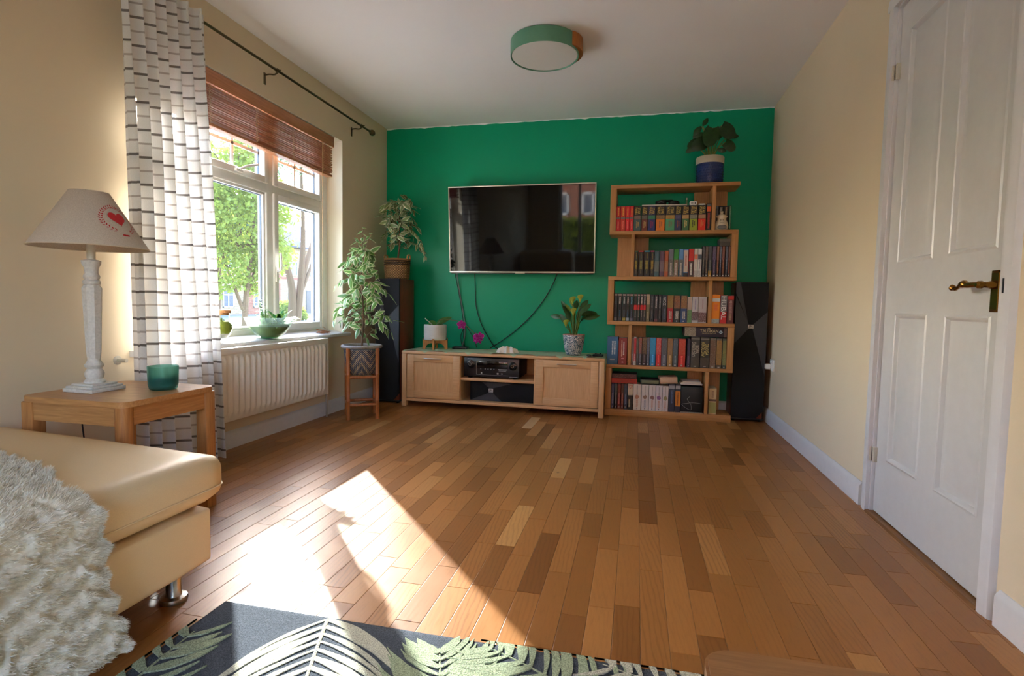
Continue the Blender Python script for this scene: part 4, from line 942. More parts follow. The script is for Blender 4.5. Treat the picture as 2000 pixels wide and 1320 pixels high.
def xs(px, a, b_):   # shelf ruler: photograph column -> metres along the shelf
    return QX0+(px-a)*(QX1-QX0)/(b_-a)
G1 = 'paperbacks on the top shelf'; z = ZS[1]; X = lambda p: xs(p, 1191.3, 1443.3)
for i, (a, c, wd) in enumerate((((1203.8, 1212.6), (196, 16, 24), 'leftmost bright red paperback at the left end of the top shelf'), ((1213, 1222.6), (200, 52, 30), 'orange-red paperback second from the left end of the top shelf'), ((1223, 1231), (214, 14, 34), 'crimson paperback third from the left end of the top shelf'), ((1231.4, 1239), (206, 10, 32), 'crimson paperback fourth from left, beside the teal banded one'))):
    book(wd, X(a[0]), X(a[1]), z, .185, c, G1, marks=[(.62, .95, .3, (236, 170, 60)), (.08, .4, .25, (240, 130, 110))], bands=[(.5, .56, (120, 120, 116))])
SWB = (24, 22, 22); GOLD = (206, 176, 84)
for lab, a, body, title, arts in (
    ('black topped paperback with slate teal lower spine beside the red books', (1239.6, 1254), (54, 82, 84), (196, 160, 96), ((60, 60, 66), (150, 120, 110), (40, 40, 44))),
    ('black topped paperback with maroon lower spine on the top shelf', (1255, 1267.6), (112, 40, 30), (190, 160, 100), ((120, 110, 96), (60, 50, 46), (170, 160, 140))),
    ('dark blue paperback with green picture on the top shelf', (1268, 1283), (30, 34, 96), (150, 40, 90), ((30, 110, 80), (70, 150, 110), (20, 40, 60))),
    ('wide paperback with orange lower spine on the top shelf', (1284, 1301.6), (222, 120, 20), (150, 90, 60), ((200, 170, 120), (60, 40, 30), (230, 170, 80))),
    ('wide paperback with mint green lower spine on the top shelf', (1302.5, 1321), (80, 156, 110), (140, 110, 84), ((90, 84, 50), (220, 170, 80), (40, 44, 34))),
    ('narrow paperback with navy lower spine on the top shelf', (1321.2, 1334), (48, 52, 92), (160, 90, 60), ((90, 84, 140), (50, 50, 80), (150, 140, 180))),
    ('paperback with forest green lower spine on the top shelf', (1335, 1349), (62, 110, 66), (210, 190, 120), ((120, 90, 60), (210, 170, 110), (70, 60, 50))),
    ('paperback with lime yellow lower spine on the top shelf', (1349.4, 1365), (160, 172, 44), (60, 60, 40), ((180, 180, 160), (70, 80, 60), (210, 200, 170))),
    ('paperback with scarlet lower spine on the top shelf', (1366, 1381), (226, 44, 20), (230, 150, 80), ((120, 110, 96), (200, 140, 100), (70, 80, 70)))):
    w_ = X(a[1])-X(a[0])
    top = SWB if lab[:4] != 'dark' else (28, 30, 74)
    book(lab, X(a[0]), X(a[1]), z, .185, top, G1, bands=[(.005, .46, body), (.47, .62, art('picture_'+lab[:40], arts, 90))], marks=[(.12, .4, .16, title, -.08), (.18, .36, .16, title, .14)], text=('STAR\nWARS', .81, .3, .72, GOLD))
book('slim black paperback with orange title against the top shelf divider', X(1382), X(1390.6), z, .195, (20, 18, 18), G1, bands=[(.7, .88, (226, 92, 28)), (.9, .98, (110, 110, 106))], marks=[(.06, .64, .5, (176, 40, 30))])
book('grey paperback right of the top shelf divider behind figurine', X(1398.6), X(1407), z, .185, (112, 110, 114), G1, yf=4.33, marks=[(.3, .9, .6, (70, 60, 60))])
book('black paperback with pale title behind the ceramic figurine', X(1407.4), X(1416), z, .185, (24, 24, 28), G1, yf=4.33, marks=[(.7, .95, .6, (170, 166, 150))])
book('black paperback with tan title at right behind the figurine', X(1416.5), X(1426), z, .185, (22, 22, 26), G1, yf=4.33, marks=[(.4, .95, .35, (180, 150, 110))])
book('thin dark green booklet standing last on the top shelf', X(1427), X(1431.5), z, .19, (44, 104, 68), G1, yf=4.33, marks=[(.1, .95, .4, (130, 180, 140))])
# things lying on top of the upper row
def slab(name, label, cat, x0, x1, y0, y1, z0, z1, mat, r=.003, parts=()):
    t = thing(name, label, cat, ((x0+x1)/2, (y0+y1)/2, z0)); b = B(t); b.rbox(x0, x1, y0, y1, z0+.0005, z1, r); bo = b.obj('body', mat, t)
    for nm, a, mm in parts: b = B(t); b.rbox(*a, .0008); b.obj(nm, mm, bo)
    return t
zt = z+.1855
slab('slim_box', 'long slim white case lying across the top row of books', 'case', X(1255), X(1344), 4.27, 4.38, zt, zt+.011, paint('off_white_card', (206, 200, 190), .6), .002, [('seam', (X(1255)+.001, X(1344)-.001, 4.2695, 4.272, zt+.005, zt+.006), paint('grey_seam', (120, 116, 110), .6))])
slab('flat_case', 'flat dark grey case lying on the red paperbacks', 'case', X(1210), X(1243), 4.28, 4.4, zt, zt+.008, paint('dark_grey_case', (36, 40, 38), .5), .002, [('edge_strip', (X(1210)+.002, X(1243)-.002, 4.279, 4.282, zt+.003, zt+.0045), paint('grey_seam', (120, 116, 110), .6))])
slab('white_handset', 'small white handset box lying on the lime green paperback', 'box', X(1349), X(1363), 4.27, 4.33, zt, zt+.031, UPVC, .006, [('button', (X(1358.5), X(1360), 4.2685, 4.272, zt+.008, zt+.024), BLACKP), ('grille', (X(1351), X(1356), 4.269, 4.272, zt+.008, zt+.022), paint('light_grey_print', (170, 166, 160), .6))])
slab('white_remote', 'small white remote lying on the scarlet paperback', 'remote', X(1366), X(1379), 4.27, 4.35, zt, zt+.012, UPVC, .005, [('button', (X(1369), X(1371), 4.28, 4.288, zt+.0115, zt+.013), paint('light_grey_print', (170, 166, 160), .6))])
hp = thing('headphones', 'black over-ear headphones lying on the white case', 'headphones', (X(1305), 4.33, zt+.011))
zh = zt+.012
b = B(hp); b.lathe([(.0001, 0), (.034, .0), (.04, .008), (.04, .024), (.03, .032), (.0001, .034)], (X(1293), 4.31, zh), 28); b.obj('ear_cup', BLACKP, hp)
b = B(hp); b.lathe([(.0001, 0), (.034, .0), (.04, .008), (.04, .024), (.03, .032), (.0001, .034)], (X(1319), 4.33, zh), 28); b.obj('ear_cup', BLACKP, hp)
b = B(hp); b.tube(catmull([(X(1293), 4.33, zh+.03), (X(1296), 4.38, zh+.045), (X(1306), 4.42, zh+.05), (X(1316), 4.39, zh+.045), (X(1319), 4.35, zh+.03)], 6), .009, 10); b.obj('headband', BLACKP, hp)
b = B(hp); b.tube(catmull([(X(1288), 4.272, zh+.012), (X(1293), 4.268, zh+.017), (X(1298), 4.271, zh+.012)], 5), .003, 8); b.obj('trim', paint('grey_plastic', (96, 98, 100), .35), hp)
lt_ = thing('green_lighter', 'small green lighter standing up beside the headphones', 'lighter', (X(1344), 4.29, zt+.0115))
b = B(lt_); b.rbox(X(1344)-.008, X(1344)-.0005+.004, 4.284, 4.296, zt+.0115, zt+.044, .003); b.obj('body', paint('lighter_green', (92, 128, 88), .35), lt_)
b = B(lt_); b.rbox(X(1344)-.007, X(1344)+.0025, 4.285, 4.295, zt+.044, zt+.058, .002); b.obj('cap', paint('lighter_cap', (170, 176, 160), .3, .3), lt_)
# cream ceramic figurine
FC = (X(1412), 4.292)
fg = thing('figurine', 'plump cream ceramic figurine with topknot and grey oval belly', 'figurine', (*FC, z))
CER = paint('cream_ceramic', (214, 196, 166), .35, var=.04, scale=30, bmp=.02)
b = B(fg); b.lathe([(.0001, .001), (.040, .001), (.0465, .012), (.0475, .03), (.042, .055), (.033, .073), (.0285, .083), (.031, .09), (.0335, .099), (.031, .108), (.022, .114), (.011, .117), (.009, .124), (.012, .13), (.012, .136), (.007, .141), (.0001, .142)], (*FC, z), 36); b.obj('body', CER, fg, smooth=60)
b = B(fg); b.sphere((FC[0], FC[1]-.0335, z+.021), .02, 20, 12, (1.65, .8, 1.0)); b.obj('belly', paint('grey_glaze', (112, 108, 104), .4, var=.1), fg)
b = B(fg)
for sg in (-1, 1): b.sphere((FC[0]+sg*.009-.002, FC[1]-.0335, z+.071), .0035, 10, 6, (1.5, .5, .8))
b.tube(catmull([(FC[0]-.012, FC[1]-.039, z+.054), (FC[0], FC[1]-.041, z+.051), (FC[0]+.012, FC[1]-.039, z+.054)], 4), .0022, 6); b.obj('face_marks', paint('brown_glaze', (88, 66, 50), .4), fg)
for sg in (-1, 1): b = B(fg); b.sphere((FC[0]+sg*.031, FC[1], z+.1), .009, 12, 8, (1, .6, .8)); b.obj('ear', CER, fg)
wb = thing('wooden_board', 'flat dark brown wooden board lying on the bookcase top at left', 'board', (X(1216), 4.40, ZS[0]))
b = B(wb); b.rbox(X(1194.5), X(1237), 4.33, 4.46, ZS[0]+.0005, ZS[0]+.018, .005); b.obj('board', wood('dark_board', (120, 74, 50), (84, 48, 32), 'x'), wb)
b = B(wb); b.rbox(X(1197), X(1234), 4.345, 4.445, ZS[0]+.018, ZS[0]+.022, .002); b.obj('carved_panel', wood('dark_board2', (104, 60, 40), (70, 40, 26), 'x'), wb)

G2 = 'paperbacks on the second shelf'; z = ZS[2]; X = lambda p: xs(p, 1188.4, 1438.5)
PEN = (200, 196, 190)
for a, top, lab, c2 in (((1239.8, 1247.6), (70, 110, 60), 'black paperback with olive top edge by the second shelf divider', (170, 150, 40)), ((1248.4, 1258.6), (196, 44, 40), 'black paperback with red top edge on the second shelf', (150, 140, 60)), ((1259.4, 1271), (50, 160, 190), 'black paperback with cyan top edge on the second shelf', (160, 140, 50)), ((1271.4, 1280), (170, 50, 110), 'black paperback with magenta top edge on the second shelf', (170, 140, 40))):
    book(lab, X(a[0]), X(a[1]), z, .195, (24, 21, 20), G2, bands=[(.95, 1.0, top)], marks=[(.28, .62, .55, c2), (.66, .92, .15, c2), (.12, .24, .3, (110, 100, 60))], text=None)
for a, c, ar, lab in (((1280.2, 1290), (58, 88, 94), ((120, 130, 126), (70, 90, 92), (160, 150, 140)), 'teal paperback on the second shelf after the black ones'), ((1290.4, 1299.6), (88, 62, 84), ((150, 120, 130), (90, 66, 84), (170, 150, 150)), 'plum paperback between teal and orange ones on the second shelf'), ((1300, 1307.6), (172, 82, 40), ((200, 150, 100), (150, 80, 50), (190, 170, 110)), 'narrow burnt orange paperback on the second shelf')):
    book(lab, X(a[0]), X(a[1]), z, .193, c, G2, bands=[(.2, .6, art('art_'+lab[:14], ar, 120))], marks=[(.65, .95, .2, tuple(min(255, v+30) for v in c))])
for a, c, ar, lab in (((1308, 1317.6), (110, 112, 124), ((30, 26, 26), (90, 86, 84), (170, 160, 150)), 'grey topped paperback with dark figure print on the second shelf'), ((1318, 1327.4), (40, 140, 50), ((30, 26, 24), (120, 80, 60), (220, 200, 180)), 'green topped paperback with dark figure print on the second shelf'), ((1328, 1336.6), (86, 140, 196), ((28, 28, 30), (80, 84, 90), (180, 170, 160)), 'sky blue topped paperback with dark figure print on the second shelf')):
    book(lab, X(a[0]), X(a[1]), z, .205, c, G2, bands=[(.004, .62, art('fig_'+lab[:10], ar, 110))], marks=[(.06, .5, .35, (214, 206, 196))])
book('white and orange spined paperback left of the red topped one', X(1337), X(1346), z, .205, (50, 110, 170), G2, bands=[(.16, .96, art('mix_white', ((220, 150, 90), (214, 200, 186), (200, 190, 180)), 70)), (.0, .14, (24, 24, 26))], marks=[(.4, .8, .4, (200, 120, 110))])
book('paperback with bright red top and black lower spine on second shelf', X(1346.8), X(1357), z, .206, (206, 34, 30), G2, bands=[(.004, .56, art('redfig', ((26, 22, 22), (60, 40, 38), (120, 90, 80)), 110))], marks=[(.06, .48, .4, (224, 216, 206))])
book('white paperback with orange panel on the second shelf', X(1357.4), X(1364.2), z, .207, (220, 212, 202), G2, bands=[(.62, .8, (226, 120, 80)), (.02, .22, art('ink_a', ((60, 56, 56), (190, 184, 178), (220, 212, 202)), 140))], marks=[(.28, .6, .3, (190, 150, 140))])
book('white paperback with blue panel on the second shelf', X(1364.4), X(1372), z, .207, (214, 208, 204), G2, bands=[(.62, .8, (60, 76, 96)), (.02, .22, art('ink_a', ((60, 56, 56), (190, 184, 178), (220, 212, 202)), 140))], marks=[(.28, .6, .3, (150, 140, 150))])
DK = [((1373, 1378), (26, 22, 30), (130, 120, 100), 'thin near-black paperback next to the white pair'), ((1378.3, 1384), (34, 28, 26), (150, 120, 90), 'dark brown slim paperback third after the white pair'), ((1384.4, 1391), (70, 70, 76), (120, 124, 120), 'slim grey paperback with yellow foot on the second shelf'), ((1392, 1399.3), (40, 30, 60), (150, 130, 160), 'dark violet slim paperback on the second shelf'), ((1399.8, 1405), (70, 36, 24), (190, 120, 80), 'rust brown slim paperback right of the violet one'), ((1405.3, 1409.6), (26, 26, 40), (130, 140, 170), 'very thin navy paperback beside the grey box stack'), ((1410, 1415.5), (80, 34, 26), (170, 110, 70), 'thin brick red paperback under the grey box'), ((1416, 1421.2), (28, 30, 44), (140, 150, 170), 'second last paperback on second shelf, thin and dark blue'), ((1421.5, 1426), (60, 32, 26), (200, 110, 80), 'last paperback on second shelf against the side panel')]
for a, c, tcol, lab in DK:
    book(lab, X(a[0]), X(a[1]), z, .226, c, G2, bands=([(.01, .2, (206, 150, 30))] if 'yellow foot' in lab else [(.55, .98, art('dk_'+lab[:12], (c, tuple(min(255, v+50) for v in c), tcol), 90))]), marks=[(.12, .55, .35, tcol), (.03, .07, .5, PEN)])
slab('grey_box', 'small grey card box on the thin books of the second shelf', 'box', X(1406), X(1426), 4.30, 4.42, z+.2265, z+.283, paint('grey_card', (92, 88, 80), .7), .002, [('lid', (X(1406)-.001, X(1426)+.001, 4.299, 4.421, z+.263, z+.2845), paint('grey_card_lid', (112, 106, 98), .7))])

G3 = 'paperbacks on the third shelf'; z = ZS[3]; X = lambda p: xs(p, 1186, 1435.5)
B3 = [((1199.2, 1206.2), (24, 24, 26), (64, 90, 104), None, 'first black paperback by the left side panel of third shelf'), ((1207, 1215), (22, 20, 22), (196, 186, 176), (40, 90, 116), 'black paperback with long white title, second on third shelf'), ((1216, 1223.6), (26, 25, 26), (180, 174, 168), (50, 80, 96), 'black paperback with yellow publisher mark on the third shelf'), ((1224, 1230.6), (24, 24, 27), (190, 176, 166), (30, 88, 120), 'black paperback with white title and blue stripe on third shelf'), ((1231, 1238.4), (22, 24, 27), (70, 140, 170), (70, 80, 104), 'black paperback with light blue title on the third shelf'), ((1239, 1246.2), (26, 25, 25), (60, 58, 58), (140, 134, 130), 'black paperback first of four with red middle bands'), ((1246.6, 1251.7), (24, 22, 22), (206, 200, 194), (140, 134, 130), 'black paperback second of four with red middle bands'), ((1252, 1258), (24, 22, 22), (206, 200, 194), (140, 134, 130), 'black paperback third of four with red middle bands'), ((1258.3, 1264), (26, 23, 23), (190, 180, 170), (120, 110, 100), 'black paperback last of four with red middle bands')]
for k, (a, c, t1, t2, lab) in enumerate(B3):
    red = 5 <= k <= 8
    book(lab, X(a[0]), X(a[1]), z, .212, c, G3, bands=([(.42, .6, (206, 24, 30))] if red else [])+[(.92, .98, (150, 132, 124)), (.03, .13, ((120, 116, 112), (60, 60, 70), (150, 140, 60), (150, 160, 170), (90, 90, 110))[k] if k < 5 else (40, 36, 36))], marks=[(.62, .88, .45, t1)]+([(.16, .4, .35, t2)] if t2 else []))
book('olive grey paperback with red upper edge on the third shelf', X(1264.4), X(1271.4), z, .212, (112, 100, 68), G3, bands=[(.62, .98, art('olive_art', ((150, 120, 90), (190, 170, 140), (120, 60, 50)), 80))], marks=[(.1, .35, .4, (170, 156, 120))])
for a, c, t1, lab in (((1272, 1279.6), (26, 26, 28), (110, 112, 116), 'black paperback with dim grey title right of the olive one'), ((1280, 1288), (24, 22, 24), (190, 180, 176), 'black paperback with white title and purple stripe on third shelf'), ((1288.3, 1294.6), (22, 21, 22), (170, 164, 158), 'thin black paperback with small round mark on third shelf')):
    book(lab, X(a[0]), X(a[1]), z, .208, c, G3, bands=[(.02, .11, (110, 60, 64))] if 'purple' in lab else [], marks=[(.5, .93, .4, t1), (.12, .45, .25, (90, 40, 60) if 'purple' in lab else (120, 118, 116))])
book('charcoal paperback lettered NOZ on the third shelf', X(1295.4), X(1305), z, .204, (36, 38, 44), G3, marks=[(.1, .5, .3, (90, 100, 120))], text=('NOZ', .78, .32, .6, (200, 200, 200)))
for a, bodyc, ar, lab in (((1306, 1318), (176, 30, 34), ((60, 44, 24), (170, 130, 60), (40, 30, 22)), 'paperback with red lower spine and gold figure on the third shelf'), ((1318.6, 1331.2), (34, 32, 34), ((230, 120, 30), (40, 36, 36), (210, 160, 120)), 'black paperback with orange fire picture on the third shelf'), ((1332, 1344.6), (44, 70, 116), ((240, 190, 110), (60, 50, 46), (220, 120, 60)), 'paperback with blue lower spine and sunny figure on the third shelf')):
    book(lab, X(a[0]), X(a[1]), z, .203, bodyc, G3, bands=[(.52, .995, art('hero_'+lab[:24], ar, 75))], marks=[(.12, .42, .2, (206, 196, 180), -.1), (.12, .42, .2, (206, 196, 180), .15), (.03, .07, .25, (220, 220, 220))])
book('pale pink and green paperback left of the two white ones', X(1345), X(1354), z, .195, (184, 160, 144), G3, bands=[(.01, .5, art('green_leafy', ((70, 70, 60), (80, 140, 70), (170, 170, 150)), 80))])
book('white paperback with brown horseman, left of the wider white one', X(1354.3), X(1366), z, .196, (196, 188, 190), G3, bands=[(.1, .42, art('rider_a', ((196, 188, 190), (90, 50, 54), (60, 30, 34)), 55))], marks=[(.5, .9, .2, (150, 140, 170))])
book('wide white paperback with brown horseman beside the divider', X(1366.4), X(1382), z, .196, (192, 178, 178), G3, bands=[(.04, .4, art('rider_b', ((192, 178, 178), (110, 60, 60), (70, 36, 40)), 50))], marks=[(.55, .9, .12, (170, 130, 130))])
book('bright orange hardback right of the third shelf divider', X(1391.5), X(1407), z, .212, (236, 136, 20), G3, bands=[(.0, .16, art('sea_pic', ((70, 90, 100), (190, 200, 200), (40, 50, 60)), 60)), (.76, .88, (206, 200, 190))], marks=[(.45, .66, .5, (226, 110, 50))])
book('red and grey hardback lettered HUBAL on the third shelf', X(1407.6), X(1420.4), z, .21, (196, 26, 34), G3, bands=[(.42, .99, (120, 116, 116))], text=('HUBAL', .55, .82, .72, (232, 226, 220)))
book('maroon hardback with red top badge, last on third shelf', X(1421.4), X(1433), z, .208, (98, 44, 46), G3, bands=[(.86, .98, (206, 40, 36))], marks=[(.36, .82, .5, (160, 120, 116)), (.12, .34, .5, (170, 140, 110))])

G4 = 'paperbacks on the fourth shelf'; z = ZS[4]; X = lambda p: xs(p, 1183.6, 1431)
book('turquoise and blue thick paperback at the open left end of fourth shelf', X(1185.2), X(1207.6), z, .215, (40, 92, 130), G4, bands=[(.0, 1.0, (44, 96, 132))], marks=[(.36, .84, .16, (200, 206, 210), .0), (.36, .84, .16, (200, 206, 210), .2), (.16, .2, .5, (220, 220, 220))], hard=True)
book('red thick paperback left of the fourth shelf divider', X(1208.4), X(1225.6), z, .208, (142, 44, 40), G4, marks=[(.3, .9, .14, (220, 180, 150), -.12), (.36, .86, .16, (226, 214, 204), .12), (.2, .25, .4, (220, 150, 150)), (.07, .12, .25, (210, 140, 140))])
V4 = [((1234.4, 1239), (128, 108, 112), None, None, 'mauve grey slim book right of the fourth shelf divider', .212), ((1239.2, 1244.2), (210, 196, 190), (186, 28, 40), None, 'thin white book with long red panel on the fourth shelf', .218), ((1244.6, 1248.8), (74, 70, 66), None, ((60, 58, 56), (110, 100, 86), (40, 40, 42)), 'very thin dark grey booklet on the fourth shelf', .212), ((1249, 1255.6), (70, 64, 72), None, ((220, 96, 40), (90, 50, 50), (180, 160, 150)), 'slim paperback with orange top and grey foot on fourth shelf', .214), ((1256, 1265), (46, 32, 32), None, ((210, 170, 100), (60, 40, 44), (40, 28, 30)), 'dark brown paperback with hooded figure on the fourth shelf', .214), ((1265.2, 1271), (84, 84, 92), None, ((160, 160, 176), (80, 80, 96), (50, 48, 54)), 'slim blue grey paperback left of the bright blue one', .214), ((1271.4, 1283), (30, 128, 178), None, ((20, 120, 170), (60, 160, 200), (20, 70, 120)), 'bright blue paperback with robed figure on the fourth shelf', .214), ((1283.8, 1293.6), (206, 34, 38), None, ((206, 200, 190), (214, 40, 40), (180, 30, 34)), 'red and white paperback beside the bright blue one', .213), ((1294, 1305.2), (98, 96, 102), None, ((120, 118, 124), (60, 60, 66), (160, 156, 150)), 'grey paperback with armoured figure on the fourth shelf', .213), ((1306, 1316.2), (150, 112, 60), None, ((206, 160, 60), (110, 70, 50), (180, 150, 130)), 'golden brown paperback on the fourth shelf', .212), ((1316.5, 1326.6), (72, 86, 92), None, ((140, 152, 160), (60, 66, 72), (90, 110, 116)), 'slate blue paperback between the golden and red ones', .212), ((1327.4, 1341), (200, 40, 30), None, ((226, 70, 30), (190, 30, 30), (220, 150, 110)), 'wide red paperback under the board game box', .212), ((1344, 1350.3), (62, 46, 70), None, ((90, 70, 100), (50, 40, 60), (40, 34, 44)), 'slim dark purple paperback right of the wide red one', .214)]
for a, c, pnl, ar, lab, h in V4:
    bands = []
    if pnl: bands.append((.14, .95, pnl))
    if ar: bands.append((.42, .99, art('v4_'+lab[:26], ar, 70)))
    book(lab, X(a[0]), X(a[1]), z, h, c, G4, bands=bands, marks=[(.12, .4, .3, tuple(min(255, v+70) for v in c))]+([(.03, .08, .35, PEN)] if 'paperback' in lab else []))
for a, st_, c, lc, lab in (((1351, 1368.4), 'SŁOWA\nŚWIATŁOŚCI', (56, 48, 44), (204, 192, 170), 'thick dark hardback lettered in two pale lines under the game box'), ((1369.4, 1386.4), 'DROGA\nKRÓLÓW', (44, 40, 30), (204, 186, 110), 'thick dark olive hardback lettered in gold under the game box')):
    book(lab, X(a[0]), X(a[1]), z, .232, c, G4, depth=.16, bands=[(.005, .33, art('dark_'+st_[:4], ((40, 34, 30), (86, 72, 60), (28, 26, 26)), 60)), (.92, .945, (140, 132, 120)), (.955, .965, (120, 112, 104))], marks=[(.03, .06, .35, (170, 160, 150))], text=(st_, .6, .46, .8, lc), hard=True)
for a, c, ar, lab in (((1387.4, 1399), (120, 98, 80), ((150, 130, 112), (120, 84, 56), (70, 50, 44)), 'tan and brown hardback right of the gold lettered one'), ((1399.4, 1410.2), (74, 68, 58), ((60, 62, 58), (180, 130, 60), (60, 52, 50)), 'hardback with sunset glow spine on the fourth shelf'), ((1411, 1418.3), (44, 62, 58), ((40, 70, 66), (150, 150, 80), (60, 34, 44)), 'dark green hardback last on the fourth shelf')):
    book(lab, X(a[0]), X(a[1]), z, .226, c, G4, depth=.16, bands=[(.12, .93, art('w_'+lab[:16], ar, 45)), (.95, .965, (120, 120, 110))], marks=[(.03, .06, .4, (190, 186, 176))], hard=True)
tg = thing('board_game', 'dark purple board game box lettered TALISMAN lying on the hardbacks', 'board game', ((X(1337)+X(1420))/2, 4.36, z+.2325))
gx0, gx1 = X(1337.4), X(1418.6); gz0, gz1 = z+.2328, z+.306
b = B(tg); b.rbox(gx0, gx1, 4.268, 4.47, gz0, gz1, .002); bx_ = b.obj('box', paint('dark_purple_card', (44, 34, 46), .5), tg)
b = B(tg); b.box(gx0+.003, gx0+.082, 4.2672, 4.269, gz0+.003, gz1-.003); b.obj('cover_art', art('game_art', ((170, 150, 120), (70, 56, 54), (200, 184, 160), (90, 70, 60)), 50), bx_, smooth=0)
b = B(tg); b.box(gx1-.022, gx1-.003, 4.2672, 4.269, gz0+.003, gz1-.003); b.obj('cover_art', art('game_art2', ((44, 34, 46), (120, 90, 76), (60, 44, 60)), 60), bx_, smooth=0)
GL = paint('gold_lettering', (196, 180, 140), .5)
letter('TALISMAN', GL, bx_, (gx0+.175-(gx0+gx1)/2, 4.2672-4.36, gz0+.046-(z+.2325)), w=.128, h=.024)
letter('THE MAGICAL QUEST GAME', GL, bx_, (gx0+.175-(gx0+gx1)/2, 4.2672-4.36, gz0+.026-(z+.2325)), w=.1, h=.007)
b = B(tg); b.prism([(gx0+.175-.014, gz0+.062), (gx0+.175+.014, gz0+.062), (gx0+.175, gz0+.071)], 4.2668, 4.2685, 'y'); b.obj('crest', GL, bx_, smooth=0)
ex = gx1-.045
b = B(tg); b.prism([(ex-.016, gz0+.038), (ex, gz0+.024), (ex+.016, gz0+.038), (ex, gz0+.052)], 4.2668, 4.2685, 'y'); em = b.obj('emblem', paint('pale_blue_print', (170, 190, 204), .5), bx_, smooth=0)
b = B(tg); b.prism([(ex-.006, gz0+.038), (ex, gz0+.033), (ex+.006, gz0+.038), (ex, gz0+.043)], 4.266, 4.2672, 'y'); b.obj('emblem_centre', paint('dark_blue_print', (40, 60, 90), .5), em, smooth=0)

G5 = 'books on the lowest shelf'; z = ZS[5]; X = lambda p: xs(p, 1180.7, 1425.5)
for a, c, ar, lab, h in (((1193.2, 1199.4), (44, 46, 80), ((60, 60, 100), (40, 40, 70), (90, 90, 110)), 'slim navy paperback in the left corner of the lowest shelf', .195), ((1200, 1205.4), (36, 36, 40), ((60, 62, 60), (40, 60, 64), (150, 150, 146)), 'thin black paperback with pale title, second on lowest shelf', .197), ((1206, 1212.6), (120, 36, 32), ((60, 60, 40), (150, 40, 36), (50, 30, 30)), 'dark red paperback with olive top, third on lowest shelf', .196), ((1213, 1218.6), (110, 40, 34), ((90, 84, 60), (60, 30, 30), (170, 40, 30)), 'thin brown red paperback, fourth on the lowest shelf', .196), ((1219, 1226), (46, 62, 92), ((60, 64, 50), (60, 80, 110), (40, 50, 70)), 'slim blue paperback beside the cream lettered one', .196)):
    book(lab, X(a[0]), X(a[1]), z, h, c, G5, bands=[(.55, .98, art('v5_'+lab[:24], ar, 90))], marks=[(.2, .62, .4, tuple(min(255, v+90) for v in c)), (.05, .12, .5, (150, 140, 130))])
book('cream and black paperback with red TOY lettering on lowest shelf', X(1226.4), X(1237), z, .2, (36, 34, 30), G5, bands=[(.55, .995, (214, 204, 180))], marks=[(.1, .4, .35, (190, 180, 150), -.15)])
WH5 = [((1237.6, 1253.2), (220, 208, 196), (150, 90, 60), 'first white hardback of five, widest, beside the cream lettered book'), ((1253.8, 1268.2), (216, 206, 200), (110, 70, 44), 'second white hardback of five on the lowest shelf'), ((1268.6, 1281.8), (214, 204, 200), (100, 56, 46), 'middle white hardback of five on the lowest shelf'), ((1282.2, 1294.8), (212, 200, 198), (110, 60, 110), 'fourth white hardback of five, with purple motif, lowest shelf'), ((1295.2, 1306.8), (210, 198, 194), (120, 106, 56), 'fifth white hardback of five, next to the navy spine')]
for k, (a, c, mc, lab) in enumerate(WH5):
    t = book(lab, X(a[0]), X(a[1]), z, .2-.001*k, c, G5, depth=.15, marks=[(.6, .95, .16, (170, 160, 154)), (.12, .4, .3, (206, 160, 140) if k != 1 else (160, 160, 170)), (.04, .09, .14, (90, 84, 90))], hard=True)
    xm = (X(a[0])+X(a[1]))/2; b = B(t); rnd = random.Random(k)
    pts = [(xm+(.011+.007*rnd.random())*math.cos(i*math.pi/7), z+.102+(.012+.009*rnd.random())*math.sin(i*math.pi/7)) for i in range(14)]
    b.prism(pts, 4.2614, 4.2625, 'y'); b.obj('motif', art('motif%d' % k, (mc, tuple(min(255, v+60) for v in mc), tuple(v//2 for v in mc)), 120), t, smooth=0)
book('navy spined hardback with pale top lettering on the lowest shelf', X(1307.2), X(1319), z, .212, (40, 48, 66), G5, depth=.16, bands=[(.84, .96, art('ltr', ((40, 48, 66), (190, 190, 190), (40, 48, 66)), 150))], marks=[(.3, .78, .3, (90, 110, 140))], hard=True)
book('navy hardback with orange title panel on the lowest shelf', X(1319.6), X(1330.4), z, .212, (38, 44, 58), G5, depth=.16, bands=[(.84, .96, art('ltr', ((40, 48, 66), (190, 190, 190), (40, 48, 66)), 150)), (.22, .76, (214, 130, 44))], marks=[(.26, .72, .2, (120, 60, 30))], hard=True)
sb = thing('boxed_set', 'square black slipcase with white signature scrawl on the lowest shelf', 'book', (X(1351.5), 4.262, z), group=G5)
b = B(sb); b.rbox(X(1331), X(1372), 4.262, 4.43, z+.008, z+.2, .0015); cvv = b.obj('case', paint('matte_black_card', (22, 22, 23), .5), sb)
b = B(sb); b.rbox(X(1330.6), X(1373), 4.26, 4.43, z+.0005, z+.008, .0005); b.obj('tray', paint('grey_tray', (150, 140, 128), .6), sb)
SIG = paint('white_ink', (200, 198, 194), .5)
def sg(u, v): return (X(1331+41*u), 4.2612, z+.008+.19*v)
b = B(sb); b.tube(catmull([sg(.42, .62), sg(.3, .53), sg(.34, .44), sg(.47, .3), sg(.5, .12), sg(.42, .09), sg(.2, .18), sg(.06, .28), sg(.08, .31), sg(.5, .37), sg(.9, .37)], 6), .0009, 5); b.obj('signature', SIG, cvv)
b = B(sb)
for i in range(9): b.tube([sg(.1+.09*i, .9), sg(.13+.09*i, .93)], .0008, 4)
b.obj('foil_print', paint('dim_red_print', (110, 50, 50), .5), cvv)
